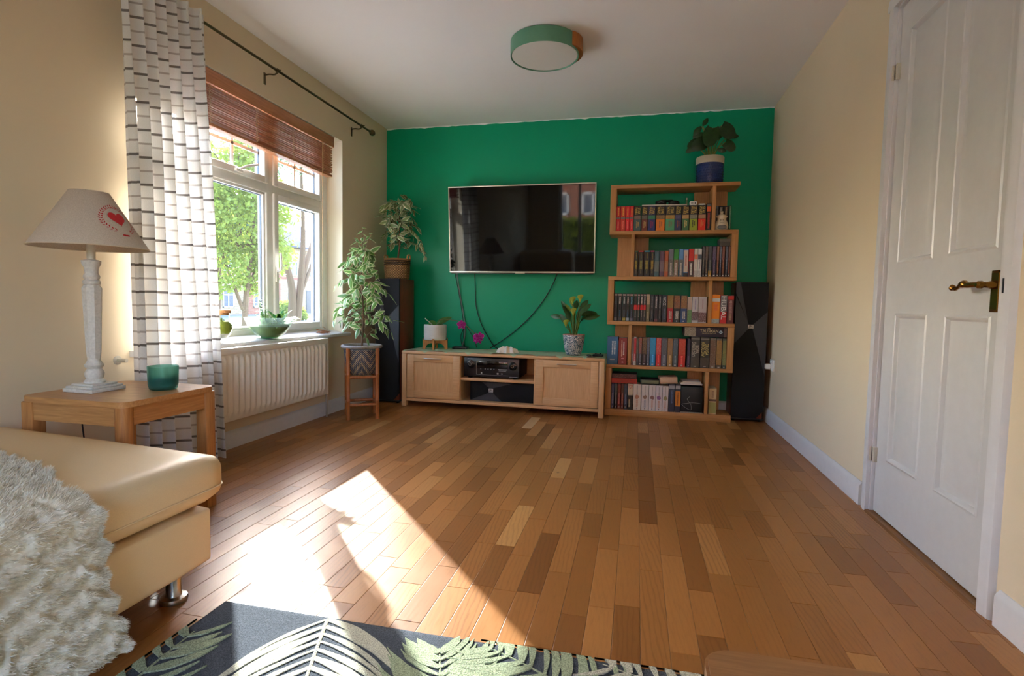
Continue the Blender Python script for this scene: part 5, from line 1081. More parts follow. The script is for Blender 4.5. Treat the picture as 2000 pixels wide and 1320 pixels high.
book('cream and olive thick paperback right of the lowest divider', X(1384), X(1398.6), z, .195, (196, 170, 128), G5, depth=.16, yf=4.27, bands=[(.04, .46, (150, 146, 84)), (.5, .58, (90, 66, 50))], marks=[(.62, .9, .3, (150, 120, 90))])
# red lettering of the cream book
cb = [o for o in bpy.data.objects if o.get('label', '').startswith('cream and black paperback')][0]
letter('TOY', paint('red_ink', (176, 40, 36), .5), [c for c in cb.children if c.name.startswith('cover')][0], (0, -.0008, .178), w=(X(1237)-X(1226.4))*.9, h=.03)
def gamebox(label, x0, x1, y0, y1, z0, z1, cols, side):
    t = thing('game_box', label, 'box', ((x0+x1)/2, (y0+y1)/2, z0)); b = B(t); b.rbox(x0, x1, y0, y1, z0+.0004, z1, .0015); bb = b.obj('box', flat(side), t)
    b = B(t); b.box(x0+.003, x1-.003, y0-.0006, y0+.001, z0+.003, z1-.003); b.obj('side_print', art('gb_'+label[:18], cols, 45), bb, smooth=0)
    return t
gamebox('red game box with picture side lying on the leftmost paperbacks', X(1193), X(1244.5), 4.265, 4.42, z+.2005, z+.2385, ((60, 40, 36), (206, 50, 36), (180, 40, 30), (90, 90, 60)), (190, 44, 34))
gamebox('dark game box with red stripe on top of the red one', X(1194), X(1243.5), 4.27, 4.42, z+.239, z+.275, ((30, 26, 26), (60, 40, 40), (120, 40, 40), (160, 150, 140)), (40, 30, 30))
slab('green_grey_case', 'olive grey flat case lying on the white hardbacks', 'box', X(1251), X(1288.5), 4.275, 4.42, z+.2005, z+.238, paint('dark_edge_card', (34, 34, 32), .6), .003, [('label_panel', (X(1253), X(1287), 4.2735, 4.277, z+.207, z+.233), paint('olive_grey_card', (128, 128, 96), .6))])
pw = slab('kraft_envelope', 'tilted tan padded book lying right of the olive case', 'book', -.06, .07, -.07, .07, 0, .05, paint('tan_card', (206, 164, 128), .7), .004, [('page_edge', (-.058, .068, -.0712, -.068, .012, .04), paint('tan_page_edge', (216, 180, 146), .8))])
pw.location = (X(1307), 4.345, z+.2135); pw.rotation_euler = (0, R_(-3.5), R_(4))
for ch in pw.children: ch.location = (-.005, 0, -.0)
for k, (zz, c, l) in enumerate(((.2135, (214, 206, 208), 'lowest white magazine of the pile on the black slipcase'), (.222, (206, 198, 190), 'middle white magazine of the pile on the black slipcase'), (.2305, (218, 212, 206), 'topmost white magazine of the pile on the black slipcase'))):
    t = thing('magazine', l, 'magazine', (X(1350), 4.35, z+zz), R_((2, -3, 1)[k]), group='white magazines on the lowest shelf'); wv_ = (X(1371)-X(1329))/2-.004*k
    b = B(); b.box(-wv_+.004*k, wv_-.002*k, -.08, .08, 0, .0012); b.box(-wv_+.004*k, wv_-.002*k, -.08, .08, .0066, .0078); b.obj('cover', flat(c), t, smooth=0)
    b = B(); b.box(-wv_+.004*k+.001, wv_-.002*k-.001, -.079, .079, .0012, .0066); b.obj('pages', PAGES, t, smooth=0)
# small things on the runner
bx2 = thing('black_box', 'small flat black device box at the foot of the grey cable', 'device', (-1.46, 4.42, KZ+.003))
b = B(bx2); b.rbox(-1.525, -1.395, 4.40, 4.47, KZ+.0045, KZ+.022, .003); bb_ = b.obj('case', BLACKP, bx2); b = B(bx2); b.rbox(-1.41, -1.402, 4.399, 4.402, KZ+.011, KZ+.014, .0005); b.obj('indicator', paint('grey_plastic', (96, 98, 100), .35), bb_)
b = B(bx2); b.rbox(-1.515, -1.43, 4.3992, 4.402, KZ+.009, KZ+.012, .0005); b.obj('slot', paint('gloss_display', (10, 8, 9), .08, bmp=0), bb_)
for lab, xx, yy, w_, d_, h_ in (('small round black puck on the runner beside the lily pot', -.345, 4.20, .03, .03, .014), ('black games controller on the right end of the runner', -.275, 4.21, .055, .04, .02)):
    t = thing('puck' if 'puck' in lab else 'controller', lab, 'gadget', (xx, yy, KZ+.003)); b = B(t)
    if 'puck' in lab:
        b.lathe([(.0001, .0035), (.017, .0035), (.019, .006), (.018, .014), (.012, .018), (.0001, .018)], (xx, yy, KZ), 24); o_ = b.obj('body', BLACKP, t)
        b = B(t); b.lathe([(.009, .0178), (.009, .019), (.007, .019), (.007, .0178)], (xx, yy, KZ), 20, closed=True); b.obj('ring', paint('grey_plastic', (96, 98, 100), .35), o_)
    else:
        b.rbox(xx-.03, xx+.03, yy-.018, yy+.022, KZ+.0045, KZ+.024, .008); b.rbox(xx-.042, xx-.02, yy-.028, yy+.01, KZ+.0045, KZ+.022, .009); b.rbox(xx+.02, xx+.042, yy-.028, yy+.01, KZ+.0045, KZ+.022, .009); o_ = b.obj('body', BLACKP, t)
        for sg_ in (-1, 1): b = B(t); b.lathe([(.005, .022), (.0035, .025), (.007, .029), (.007, .031), (.0001, .032)], (xx+sg_*.018, yy, KZ), 14); b.obj('thumbstick', paint('dial_black', (34, 33, 33), .25, .4), o_)
# seashell: ribbed half dome with wavy lip
shl = thing('seashell', 'large white scalloped seashell lying on the green runner', 'shell', (-.995, 4.2, KZ+.004))
b = B(shl); NS_ = 64
def shp(u, v):
    a = math.pi*(1-u); r = .088*(.12+.88*v); rib = 1+.15*math.sin(u*math.pi*9)*v
    zz = KZ+.006+(.052*math.sin(math.pi*min(1, .15+.8*v))*(.55+.45*math.sin(math.pi*u)))+.016*math.sin(u*math.pi*9)*v*v
    return (-.995+r*rib*math.cos(a), 4.235-r*rib*math.sin(a)*.75, max(KZ+.005, zz*1-(0 if v < .8 else (v-.8)*.16)))
b.grid(shp, NS_, 14); b.obj('valve', art('shell_white', ((206, 186, 160), (232, 222, 206), (226, 206, 184)), 40, .6), shl, smooth=180)
b = B(shl); b.sphere((-.995, 4.232, KZ+.022), .017, 16, 10, (1.5, .8, 1)); b.obj('hinge', paint('shell_pink', (216, 190, 168), .6), shl)
# ------------------------------------------------------------------ plants
def leaf_mesh(name, ln, wd, mat, edge=.0, shape='oval', droop=.25, fold=.25, nseg=8):
    """leaf along +Y from the origin, underside down; point colour attribute 'rim' = 1 at the border"""
    me = bpy.data.meshes.new(name); vs = []; fs = []; rim = []
    cols = (-1, -.62, 0, .62, 1)
    for i in range(nseg+1):
        t = i/nseg
        if shape == 'oval': w = math.sin(math.pi*t**.8)**.8*(1-.3*t)
        elif shape == 'heart': w = (1.0 if t > .0 else .9)*math.sqrt(max(0, 1-((t-.33)/.67)**2)) if t > .33 else math.sqrt(max(0, 1-((.33-t)/.42)**2))
        else: w = math.sin(math.pi*(.06+.94*t)**1.1)**.75
        w = max(w, .015)*wd/2; z = -droop*ln*t*t; y = ln*(t-.12*t*t*droop)
        for c in cols:
            yy = y-(.16*ln*abs(c)**2 if (shape == 'heart' and t < .2) else 0)*(1-t/.2 if t < .2 else 0)
            vs.append((c*w, yy, z-abs(c)*w*fold+(.04*wd*math.sin(t*7+c) if edge else 0))); rim.append(1.0 if (abs(c) > .9 or i in (nseg,)) else (.35 if abs(c) > .5 else 0))
    n = len(cols)
    for i in range(nseg):
        for j in range(n-1): fs.append((i*n+j, i*n+j+1, (i+1)*n+j+1, (i+1)*n+j))
    me.from_pydata(vs, [], fs); me.polygons.foreach_set('use_smooth', [True]*len(me.polygons))
    a = me.color_attributes.new('rim', 'FLOAT_COLOR', 'POINT'); a.data.foreach_set('color', [q for r in rim for q in (r, r, r, 1)])
    me.materials.append(mat); me.update(); return me
def leaf_mat(name, c1, c2=None, rough=.4, trans=.35, lo=.3, hi=.75):
    m, t, b = new_mat(name); tc = N(t, 'ShaderNodeTexCoord'); oi = N(t, 'ShaderNodeObjectInfo')
    n = N(t, 'ShaderNodeTexNoise'); n.inputs['Scale'].default_value = 28; ad = N(t, 'ShaderNodeVectorMath', operation='ADD'); t.links.new(tc.outputs['Object'], ad.inputs[0]); t.links.new(oi.outputs['Random'], ad.inputs[1]); t.links.new(ad.outputs[0], n.inputs['Vector'])
    if c2:
        at = N(t, 'ShaderNodeAttribute', attribute_name='rim'); mm = N(t, 'ShaderNodeMath', operation='MULTIPLY_ADD'); mm.inputs[1].default_value = .7; t.links.new(n.outputs[0], mm.inputs[0]); 
        sb_ = N(t, 'ShaderNodeMath', operation='SUBTRACT'); sb_.inputs[1].default_value = .35; t.links.new(at.outputs['Fac'], sb_.inputs[0]); t.links.new(sb_.outputs[0], mm.inputs[2])
        r = ramp(t, mm.outputs[0], [(lo, lin(c1)), (hi, lin(c2))])
    else: r = ramp(t, n.outputs[0], [(.3, tuple(v*.75 for v in lin(c1))), (.7, tuple(min(1, v*1.25) for v in lin(c1)))])
    hv = N(t, 'ShaderNodeHueSaturation'); mr = N(t, 'ShaderNodeMapRange'); mr.inputs[3].default_value = .72; mr.inputs[4].default_value = 1.2; t.links.new(oi.outputs['Random'], mr.inputs[0]); t.links.new(mr.outputs[0], hv.inputs['Value']); t.links.new(r.outputs[0], hv.inputs['Color'])
    t.links.new(hv.outputs[0], b.inputs['Base Color']); b.inputs['Roughness'].default_value = rough
    o = [x for x in t.nodes if x.type == 'OUTPUT_MATERIAL'][0]; tl = N(t, 'ShaderNodeBsdfTranslucent'); t.links.new(hv.outputs[0], tl.inputs[0])
    mx = N(t, 'ShaderNodeMixShader'); mx.inputs[0].default_value = trans; t.links.new(b.outputs[0], mx.inputs[1]); t.links.new(tl.outputs[0], mx.inputs[2]); t.links.new(mx.outputs[0], o.inputs[0]); return m
BARK = paint('brown_bark', (104, 78, 56), .85, var=.25, scale=60, bmp=.5); STEM = paint('green_stem', (96, 122, 56), .6, var=.1)
VAR = leaf_mat('variegated_leaf', (104, 146, 70), (236, 238, 190)); VAR2 = leaf_mat('variegated_leaf_pale', (128, 148, 92), (240, 238, 204))
def dirrot(d, roll=0):
    d = d.normalized(); q = d.to_track_quat('Y', 'Z'); return (q @ Euler((0, roll, 0)).to_quaternion()).to_euler()
def facerot(d, nrm, tw=0):
    """leaf along d with its upper face turned towards nrm"""
    y = d.normalized(); zz = nrm-y*nrm.dot(y); zz = zz.normalized() if zz.length > .05 else y.orthogonal().normalized(); x = y.cross(zz)
    m = Matrix((x, y, zz)).transposed() @ Matrix.Rotation(tw, 3, 'Y'); return m.to_euler()
def ficus(root, base, height, spread, n, lens, mats, seed, lean=(0, 0), bare=.08, shapef=None):
    rnd = random.Random(seed); base = Vector(base); o = Vector(root.location)
    lm = [leaf_mesh('leaf', l, l*.46, mats, 1, 'oval', d, .3) for l, d in ((lens, .18), (lens*.85, .35), (lens*1.1, .28))]
    b = B(root); trunk = catmull([base, base+Vector((lean[0]*.3+.01, lean[1]*.3, height*.35)), base+Vector((lean[0]*.6-.008, lean[1]*.6, height*.7)), base+Vector((lean[0], lean[1], height))], 8)
    m = len(trunk); b.tube(trunk, [.0085*(1-.75*i/m) for i in range(m)], 8); b.obj('trunk', BARK, root)
    bt = B(root); cnt = 0; spots = []
    nb = n//9
    for k in range(nb):
        t = bare+(1-bare)*((k+.6)/nb); p0 = trunk[min(m-1, int(t*(m-1)))]; az = k*2.399+rnd.random()*.7
        ln = spread*(shapef(t) if shapef else (.55+.45*math.sin(math.pi*t)))*(.75+.4*rnd.random())
        d = Vector((math.cos(az), math.sin(az), .75-.3*rnd.random())); end = p0+d*ln*.75+Vector((0, 0, -.22*ln)); mid = p0+Vector((d.x*.45, d.y*.45, .55))*ln
        P = bez(p0, mid, end, 9); bt.tube(P, [.0022-.0014*i/9 for i in range(10)], 5)
        for i in range(9): spots.append((P[1+i], (P[min(9, i+2)]-P[i]).normalized(), az, i))
    rnd.shuffle(spots)
    for p, d, az, i in spots[:n]:
        sd = d.cross(Vector((0, 0, 1))); sd = sd.normalized() if sd.length > .01 else Vector((1, 0, 0)); sg = 1 if rnd.random() < .5 else -1
        dd = (d*.55+sd*sg*(.3+.5*rnd.random())+Vector((rnd.gauss(0, .25), rnd.gauss(0, .25), -.35+rnd.gauss(0, .35)))).normalized()
        q = p+dd*.008-o; s = .85+.5*rnd.random()
        if p.x+dd.x*lens < L+.015 or p.y+dd.y*lens > D-.015: dd = Vector((abs(dd.x), -abs(dd.y), dd.z))
        rad = Vector((p.x-base.x, p.y-base.y, 0)); nrm = (rad.normalized() if rad.length > .01 else Vector((0, -1, 0)))*.8+Vector((.25, -.35, .55)); inst(rnd.choice(lm), 'leaf', root, q, facerot(dd, nrm, rnd.gauss(0, .45)), s)
    bt.obj('branches', BARK, root)

# -- ficus in woven basket on bamboo stand
BAM = wood('bamboo_cane', (186, 112, 60), (140, 76, 36), 'z', .35, .6)
sdc = (-1.957, 3.633)
std = thing('plant_stand', 'bamboo cane plant stand on the floor in front of the speaker', 'plant stand', (*sdc, 0))
legs = [(-1.988, 3.492), (-1.816, 3.602), (-1.926, 3.774), (-2.098, 3.664)]
for (x, y) in legs:
    b = B(std); zs_ = [0, .02, .021, .13, .135, .14, .25, .32, .325, .33, .45, .515]; b.tube([(x, y, q) for q in zs_], [.0165, .0165, .0145, .0145, .0165, .0145, .0145, .0145, .0165, .0145, .0145, .0145], 12); b.obj('leg', BAM, std)
for zz in (.105, .305):
    for i in range(4):
        a, c = legs[i], legs[(i+1) % 4]; b = B(std); b.tube([(a[0], a[1], zz), (c[0], c[1], zz)], .0105, 10); s_ = b.obj('stretcher', BAM, std)
        b = B(std)
        for e, f in ((a, c), (c, a)):
            d = Vector((f[0]-e[0], f[1]-e[1], 0)).normalized(); p = Vector((e[0], e[1], zz))
            b.tube([p+d*.014, p+d*.028], .0125, 10)
        b.obj('binding', paint('cane_binding', (160, 96, 52), .6), s_)
def weave_mat(name, c1, c2, su, sv, pattern=None):
    """woven strands in the object's cylindrical coordinates"""
    m, t, b = new_mat(name); tc = N(t, 'ShaderNodeTexCoord'); sp = N(t, 'ShaderNodeSeparateXYZ'); t.links.new(tc.outputs['Object'], sp.inputs[0])
    at = N(t, 'ShaderNodeMath', operation='ARCTAN2'); t.links.new(sp.outputs[1], at.inputs[0]); t.links.new(sp.outputs[0], at.inputs[1])
    def sn(x, k, ph=0):
        mu = N(t, 'ShaderNodeMath', operation='MULTIPLY_ADD'); mu.inputs[1].default_value = k; mu.inputs[2].default_value = ph; t.links.new(x, mu.inputs[0]); s = N(t, 'ShaderNodeMath', operation='SINE'); t.links.new(mu.outputs[0], s.inputs[0]); return s
    u = sn(at.outputs[0], su); v = sn(sp.outputs[2], sv); pr = N(t, 'ShaderNodeMath', operation='MULTIPLY'); t.links.new(u.outputs[0], pr.inputs[0]); t.links.new(v.outputs[0], pr.inputs[1])
    if pattern is None: fac = pr.outputs[0]; st = [(.35, lin(c1)), (.65, lin(c2))]
    else:
        # zigzag bands of the second strand
        zz = N(t, 'ShaderNodeMath', operation='PINGPONG'); zz.inputs[1].default_value = .55; t.links.new(at.outputs[0], zz.inputs[0])
        mz = N(t, 'ShaderNodeMath', operation='MULTIPLY_ADD'); mz.inputs[1].default_value = .16; t.links.new(zz.outputs[0], mz.inputs[0]); t.links.new(sp.outputs[2], mz.inputs[2])
        pg = N(t, 'ShaderNodeMath', operation='PINGPONG'); pg.inputs[1].default_value = .03; t.links.new(mz.outputs[0], pg.inputs[0])
        ms = N(t, 'ShaderNodeMath', operation='MULTIPLY'); ms.inputs[1].default_value = 20; t.links.new(pg.outputs[0], ms.inputs[0])
        mk = N(t, 'ShaderNodeMath', operation='MULTIPLY_ADD'); mk.inputs[1].default_value = .6; t.links.new(pr.outputs[0], mk.inputs[0]); t.links.new(ms.outputs[0], mk.inputs[2]); fac = mk.outputs[0]; st = [(.42, lin(c1)), (.5, lin(c2))]
    r = ramp(t, fac, st); t.links.new(r.outputs[0], b.inputs['Base Color']); b.inputs['Roughness'].default_value = .75
    bump(t, b, pr.outputs[0], .8, .004); return m
bk = thing('woven_basket_ficus', 'variegated weeping fig in a woven blue and straw basket on bamboo stand', 'plant', (*sdc, .317))
b = B(bk); b.lathe([(.0001, .3175), (.085, .3175), (.10, .325), (.112, .36), (.122, .43), (.128, .485), (.13, .50), (.122, .50), (.118, .48), (.10, .36), (.0001, .345)], (*sdc, 0), 48); bo = b.obj('basket', weave_mat('blue_straw_weave', (62, 72, 96), (206, 178, 142), 46, 420, 1), bk, smooth=50)
b = B(bk); ring = [(sdc[0]+.137*math.cos(a*math.pi/32), sdc[1]+.137*math.sin(a*math.pi/32), .522) for a in range(65)]; b.tube(ring, .012, 10, False); b.obj('rim', weave_mat('straw_rim', (150, 140, 132), (206, 186, 158), 90, 1), bo)
b = B(bk); b.lathe([(.0001, .505), (.11, .50), (.119, .485), (.10, .47), (.0001, .47)], (*sdc, 0), 32); b.obj('soil', SOIL, bk)
ficus(bk, (*sdc, .50), .72, .34, 290, .07, VAR, 3, lean=(.01, 0), shapef=lambda t: .25+.75*(1-t)**.8 if t > .12 else .85)
# tall shoots at the top
rnd = random.Random(9)
lm_ = leaf_mesh('leaf', .062, .028, VAR, 1, 'oval', .3, .3)
for (dx, dz, az) in ((.02, .24, .3), (-.05, .17, 2.8), (.09, .20, -.2)):
    p0 = Vector((sdc[0], sdc[1], 1.14)); P = bez(p0, p0+Vector((dx*.3, 0, dz*.7)), p0+Vector((dx, -.02, dz)), 8); b = B(bk); b.tube(P, .0016, 5); b.obj('shoot', BARK, bk)
    for i in range(2, 9): inst(lm_, 'leaf', bk, P[i]-Vector(bk.location), dirrot(Vector((math.cos(az+i*2.2), math.sin(az+i*2.2)*.7, .05-.3*(i < 8)))), .8+.3*rnd.random())

# -- ficus in wicker basket on the speaker
wc = (-2.008, 4.345)
wk = thing('wicker_basket_ficus', 'small pale variegated fig in a brown wicker basket on the speaker', 'plant', (*wc, 1.0455))
b = B(wk); b.lathe([(.0001, 1.046), (.098, 1.046), (.104, 1.052), (.107, 1.12), (.108, 1.205), (.104, 1.21), (.10, 1.205), (.095, 1.08), (.0001, 1.07)], (*wc, 0), 44); bo = b.obj('basket', weave_mat('wicker', (120, 82, 44), (196, 150, 96), 30, 300), wk, smooth=50)
b = B(wk)
for zz in (1.168, 1.182, 1.196): b.tube([(wc[0]+.1085*math.cos(a*math.pi/32), wc[1]+.1085*math.sin(a*math.pi/32), zz+.001*(a % 2)) for a in range(65)], .0045, 6, False)
b.obj('dark_bands', weave_mat('dark_wicker', (52, 34, 22), (150, 104, 62), 60, 1), bo)
b = B(wk); b.tube([(wc[0]+.107*math.cos(a*math.pi/32), wc[1]+.107*math.sin(a*math.pi/32), 1.211) for a in range(65)], .007, 8, False); b.obj('rim', weave_mat('wicker_rim', (150, 104, 60), (206, 160, 104), 80, 1), bo)
for sg_ in (-1, 1):
    b = B(wk); b.tube(catmull([(wc[0]+sg_*.1, wc[1]-.03, 1.2), (wc[0]+sg_*.106, wc[1]-.025, 1.245), (wc[0]+sg_*.106, wc[1]+.025, 1.245), (wc[0]+sg_*.1, wc[1]+.03, 1.2)], 6), .006, 8); b.obj('handle', paint('wicker_handle', (190, 140, 84), .7, var=.2), bo)
b = B(wk); b.lathe([(.0001, 1.19), (.095, 1.188), (.098, 1.17), (.0001, 1.165)], (*wc, 0), 28); b.obj('soil', SOIL, wk)
ficus(wk, (*wc, 1.185), .50, .24, 260, .066, VAR2, 12, lean=(.05, -.02), bare=.22, shapef=lambda t: .95-.25*t)
# weeping shoot hanging to the right
b = B(wk); P = bez((wc[0]+.04, wc[1]-.02, 1.48), (wc[0]+.2, wc[1]-.03, 1.50), (wc[0]+.27, wc[1]-.04, 1.24), 12); b.tube(P, .0016, 5); b.obj('shoot', BARK, wk)
lm2 = leaf_mesh('leaf', .058, .027, VAR2, 1, 'oval', .3, .3)
for i in range(2, 13):
    for s_g in (-1, 1): inst(lm2, 'leaf', wk, P[i]-Vector(wk.location), dirrot(Vector((.3+.5*s_g*rnd.random(), -.5*rnd.random(), -.7+.3*rnd.random()))), .8+.3*rnd.random())

# -- orchid on a wooden stand
oc = (-1.642, 4.305)
OWD = wood('stand_oak', (206, 140, 70), (160, 98, 44), 'z', .45)
os_ = thing('pot_stand', 'small cross-legged wooden pot stand on the television cabinet', 'pot stand', (*oc, KZ+.003))
zb_ = KZ+.0045
for ang in (12, 102):
    c_, s_ = math.cos(R_(ang)), math.sin(R_(ang)); prof = [(-.104, 0), (-.082, 0)]+[(-.082+.052*(1-math.cos(R_(90*i/6))), .05*math.sin(R_(90*i/6))) for i in range(1, 7)]+[(-.03, .05), (.03, .05)]+[(.03+.052*math.sin(R_(90*i/6)), .05*math.cos(R_(90*i/6))) for i in range(1, 7)]+[(.104, 0), (.104, .092), (.1, .092), (.1, .078), (-.1, .078), (-.1, .092), (-.104, .092)]
    b = B(os_); vs = []; n = len(prof); z_off = .0 if ang == 12 else .0
    for dd in (-.008, .008): vs += [(oc[0]+p[0]*c_-dd*s_, oc[1]+p[0]*s_+dd*c_, zb_+p[1]) for p in prof]
    b.add(vs, [tuple(range(n))[::-1], tuple(range(n, 2*n))]+[(i, (i+1) % n, (i+1) % n+n, i+n) for i in range(n)]); b.obj('cross_leg', OWD, os_, smooth=0)
orc = thing('orchid', 'moth orchid in a white cylinder pot with drooping purple flower stem', 'plant', (*oc, KZ+.0835))
zo = KZ+.083
b = B(orc); b.lathe([(.0001, 0), (.086, 0), (.091, .005), (.0935, .02), (.0945, .125), (.0935, .128), (.089, .125), (.087, .02), (.0001, .016)], (*oc, zo), 44); po = b.obj('pot', paint('ribbed_white_ceramic', (212, 206, 196), .5, var=.04, scale=90, bmp=.15), orc, smooth=50)
b = B(orc)
for k in range(7): b.lathe([(.0946, .03+.013*k), (.0958, .034+.013*k), (.0946, .038+.013*k)], (*oc, zo), 44, closed=True)
b.obj('pot_ribs', paint('ribbed_white_ceramic', (212, 206, 196), .5), po, smooth=50)
b = B(orc); b.lathe([(.0001, .118), (.06, .114), (.088, .105), (.0001, .1)], (*oc, zo), 24); b.obj('bark_chips', paint('bark_chips', (110, 92, 70), .95, var=.4, scale=90, bmp=.8), orc)
ORL = leaf_mat('orchid_leaf', (70, 112, 50), None, .35, .15)
ol = [leaf_mesh('orchid_leaf', .15, .065, ORL, 0, 'blade', .55, .12), leaf_mesh('orchid_leaf', .11, .06, ORL, 0, 'blade', .2, .1)]
zr = zo+.118-orc.location.z
for k, (az, el, m_) in enumerate(((5, 48, 0), (150, 30, 1), (-60, 24, 1), (60, 25, 0))): inst(ol[m_], 'leaf', orc, (0, 0, zr), facerot(Vector((math.cos(R_(az))*math.cos(R_(el)), math.sin(R_(az))*math.cos(R_(el)), math.sin(R_(el)))), Vector((0, -.7, .6))), 1)
b = B(orc)
for pts in ([(-.02, 0, .118), (-.05, -.01, .15), (-.075, -.02, .17), (-.085, -.015, .18)], [(-.01, -.02, .118), (-.045, -.05, .125), (-.06, -.07, .118)]): b.tube(catmull([(oc[0]+p[0], oc[1]+p[1], zo+p[2]) for p in pts], 5), .0035, 6)
b.obj('aerial_root', paint('grey_root', (190, 186, 164), .8), orc)
SP = catmull([(oc[0]+.02, oc[1], zo+.12), (oc[0]+.06, oc[1]-.03, zo+.172), (oc[0]+.16, oc[1]-.05, zo+.172), (oc[0]+.25, oc[1]-.06, zo+.155), (oc[0]+.34, oc[1]-.07, zo+.09), (oc[0]+.40, oc[1]-.08, zo+.038)], 8)
b = B(orc); b.tube(SP, .0026, 6); b.obj('flower_stem', paint('olive_stem', (116, 104, 70), .6), orc)
PET = leaf_mat('magenta_petal', (184, 24, 140), (226, 120, 200), .6, .35, .55, 1.1)
pm = leaf_mesh('petal', .04, .042, PET, 1, 'blade', .25, .1); pm2 = leaf_mesh('petal', .042, .026, PET, 1, 'blade', .2, .1)
def orchid_flower(c, face, s):
    f = bpy.data.objects.new('flower', None)
    b = B(orc); b.sphere(c, .006*s, 10, 6, (1, .8, 1.3)); f = b.obj('flower', paint('deep_magenta', (130, 14, 96), .5), orc)
    face = Vector(face).normalized(); u_ = Vector((0, 0, 1))-face*face.z; u_.normalize(); v_ = face.cross(u_)
    for k in range(5):
        a = 2*math.pi*k/5; d = (u_*math.cos(a)+v_*math.sin(a))*.93+face*.22; inst(pm if k in (1, 4) else pm2, 'petal', f, Vector(c)-Vector(orc.location), facerot(d, face), s)
    inst(pm2, 'lip', f, Vector(c)-Vector(orc.location), dirrot(face*.8-u_*.5), s*.55)
orchid_flower((oc[0]+.255, oc[1]-.075, zo+.135), (.3, -1, -.1), 1.0)
for c, fc in (((oc[0]+.385, oc[1]-.09, zo+.035), (-.5, -1, 0)), ((oc[0]+.42, oc[1]-.10, zo+.045), (.6, -1, .1)), ((oc[0]+.405, oc[1]-.10, zo+.02), (.1, -1, -.4))): orchid_flower(c, fc, .95)

# -- calla lily in patterned pot
kc = (-.47, 4.25)
def swirl_mat():
    m, t, b = new_mat('blue_swirl_ceramic'); mp = mapping(t, (1, 1, 1)); n = N(t, 'ShaderNodeTexNoise'); n.inputs['Scale'].default_value = 26; n.inputs['Detail'].default_value = 0; n.inputs['Distortion'].default_value = 1.6; t.links.new(mp.outputs[0], n.inputs[0])
    mu = N(t, 'ShaderNodeMath', operation='MULTIPLY'); mu.inputs[1].default_value = 42; t.links.new(n.outputs[0], mu.inputs[0]); s = N(t, 'ShaderNodeMath', operation='SINE'); t.links.new(mu.outputs[0], s.inputs[0])
    r = ramp(t, s.outputs[0], [(.28, lin((52, 84, 100))), (.42, lin((222, 216, 208)))]); t.links.new(r.outputs[0], b.inputs['Base Color']); b.inputs['Roughness'].default_value = .25; return m
kl = thing('calla_lily', 'yellow calla lily in a blue and white swirl pot on the cabinet', 'plant', (*kc, KZ+.004))
zk = KZ+.004
b = B(kl); b.lathe([(.0001, 0), (.052, 0), (.058, .004), (.074, .06), (.083, .12), (.0865, .158), (.085, .162), (.08, .158), (.068, .06), (.052, .012), (.0001, .012)], (*kc, zk), 44); po = b.obj('pot', swirl_mat(), kl, smooth=50)
b = B(kl); b.tube([(kc[0]+.0835*math.cos(a*math.pi/24), kc[1]+.0835*math.sin(a*math.pi/24), zk+.161) for a in range(49)], .0035, 8, False); b.obj('rim', paint('terracotta_rim', (196, 130, 104), .6), po)
b = B(kl); b.lathe([(.0001, .145), (.07, .143), (.078, .135), (.0001, .13)], (*kc, zk), 24); b.obj('soil', SOIL, kl)
CL = leaf_mat('calla_leaf', (52, 88, 34), None, .4, .2); CLY = leaf_mat('calla_leaf_young', (128, 150, 44), None, .45, .35)
cm = [leaf_mesh('leaf', .15, .055, CL, 0, 'blade', .35, .2), leaf_mesh('leaf', .12, .05, CL, 0, 'blade', .2, .25), leaf_mesh('leaf', .10, .036, CLY, 0, 'blade', .1, .4)]
rnd = random.Random(31)
for k, (dx, dz, az, m_) in enumerate(((-.09, .19, 175, 0), (-.05, .13, 190, 1), (-.05, .24, 160, 1), (.0, .26, 80, 1), (.03, .22, 20, 0), (.05, .24, -10, 1), (.06, .19, -30, 0), (.02, .17, -70, 1), (.04, .28, 10, 1), (-.02, .2, 230, 1), (-.01, .3, 120, 2), (-.02, .25, 200, 2), (.0, .18, 270, 2), (.045, .15, -50, 1), (-.03, .16, 250, 1), (.065, .23, 5, 0))):
    p0 = (kc[0]+dx*.25+.008*rnd.random(), kc[1]+.02*rnd.gauss(0, 1), zk+.14); p2 = (kc[0]+dx, kc[1]-.01+.02*rnd.gauss(0, 1), zk+.14+dz*.85); P = bez(p0, (p0[0]+(dx*.25), p0[1], p2[2]-.06), p2, 7)
    b = B(kl); b.tube(P, [.0042-.002*i/7 for i in range(8)], 6); b.obj('stalk', CLY, kl)
    inst(cm[m_], 'leaf', kl, P[-1]-Vector(kl.location)-Vector((0, 0, .012)), facerot(Vector((math.cos(R_(az))*.7, math.sin(R_(az))*.3, .75-.6*(m_ == 0))), Vector((.3*math.cos(R_(az)), -.9, .4)), rnd.gauss(0, .7)), .72+.25*rnd.random())
FLW = leaf_mat('calla_spathe', (196, 200, 84), None, .4, .4)
for dx, dz in ((.045, .315), (-.012, .30), (-.005, .21), (-.06, .12)):
    P = bez((kc[0]+dx*.2, kc[1]-.02, zk+.14), (kc[0]+dx*.5, kc[1]-.03, zk+.14+dz*.5), (kc[0]+dx, kc[1]-.035, zk+.14+dz-.04), 7); b = B(kl); b.tube(P, .0036, 6); fs_ = b.obj('flower_stalk', STEM, kl)
    b = B(kl); c0 = P[-1]
    def spathe(u, v):
        a = u*2*math.pi*.96; r = .004+.017*v**1.4; return (c0.x+r*math.cos(a)*(1+.35*v*(math.cos(a) > 0)), c0.y+r*math.sin(a)-.006*v, c0.z+.045*v+.014*v*math.cos(a+1.2))
    b.grid(spathe, 18, 8); b.obj('spathe', FLW, fs_, smooth=180)

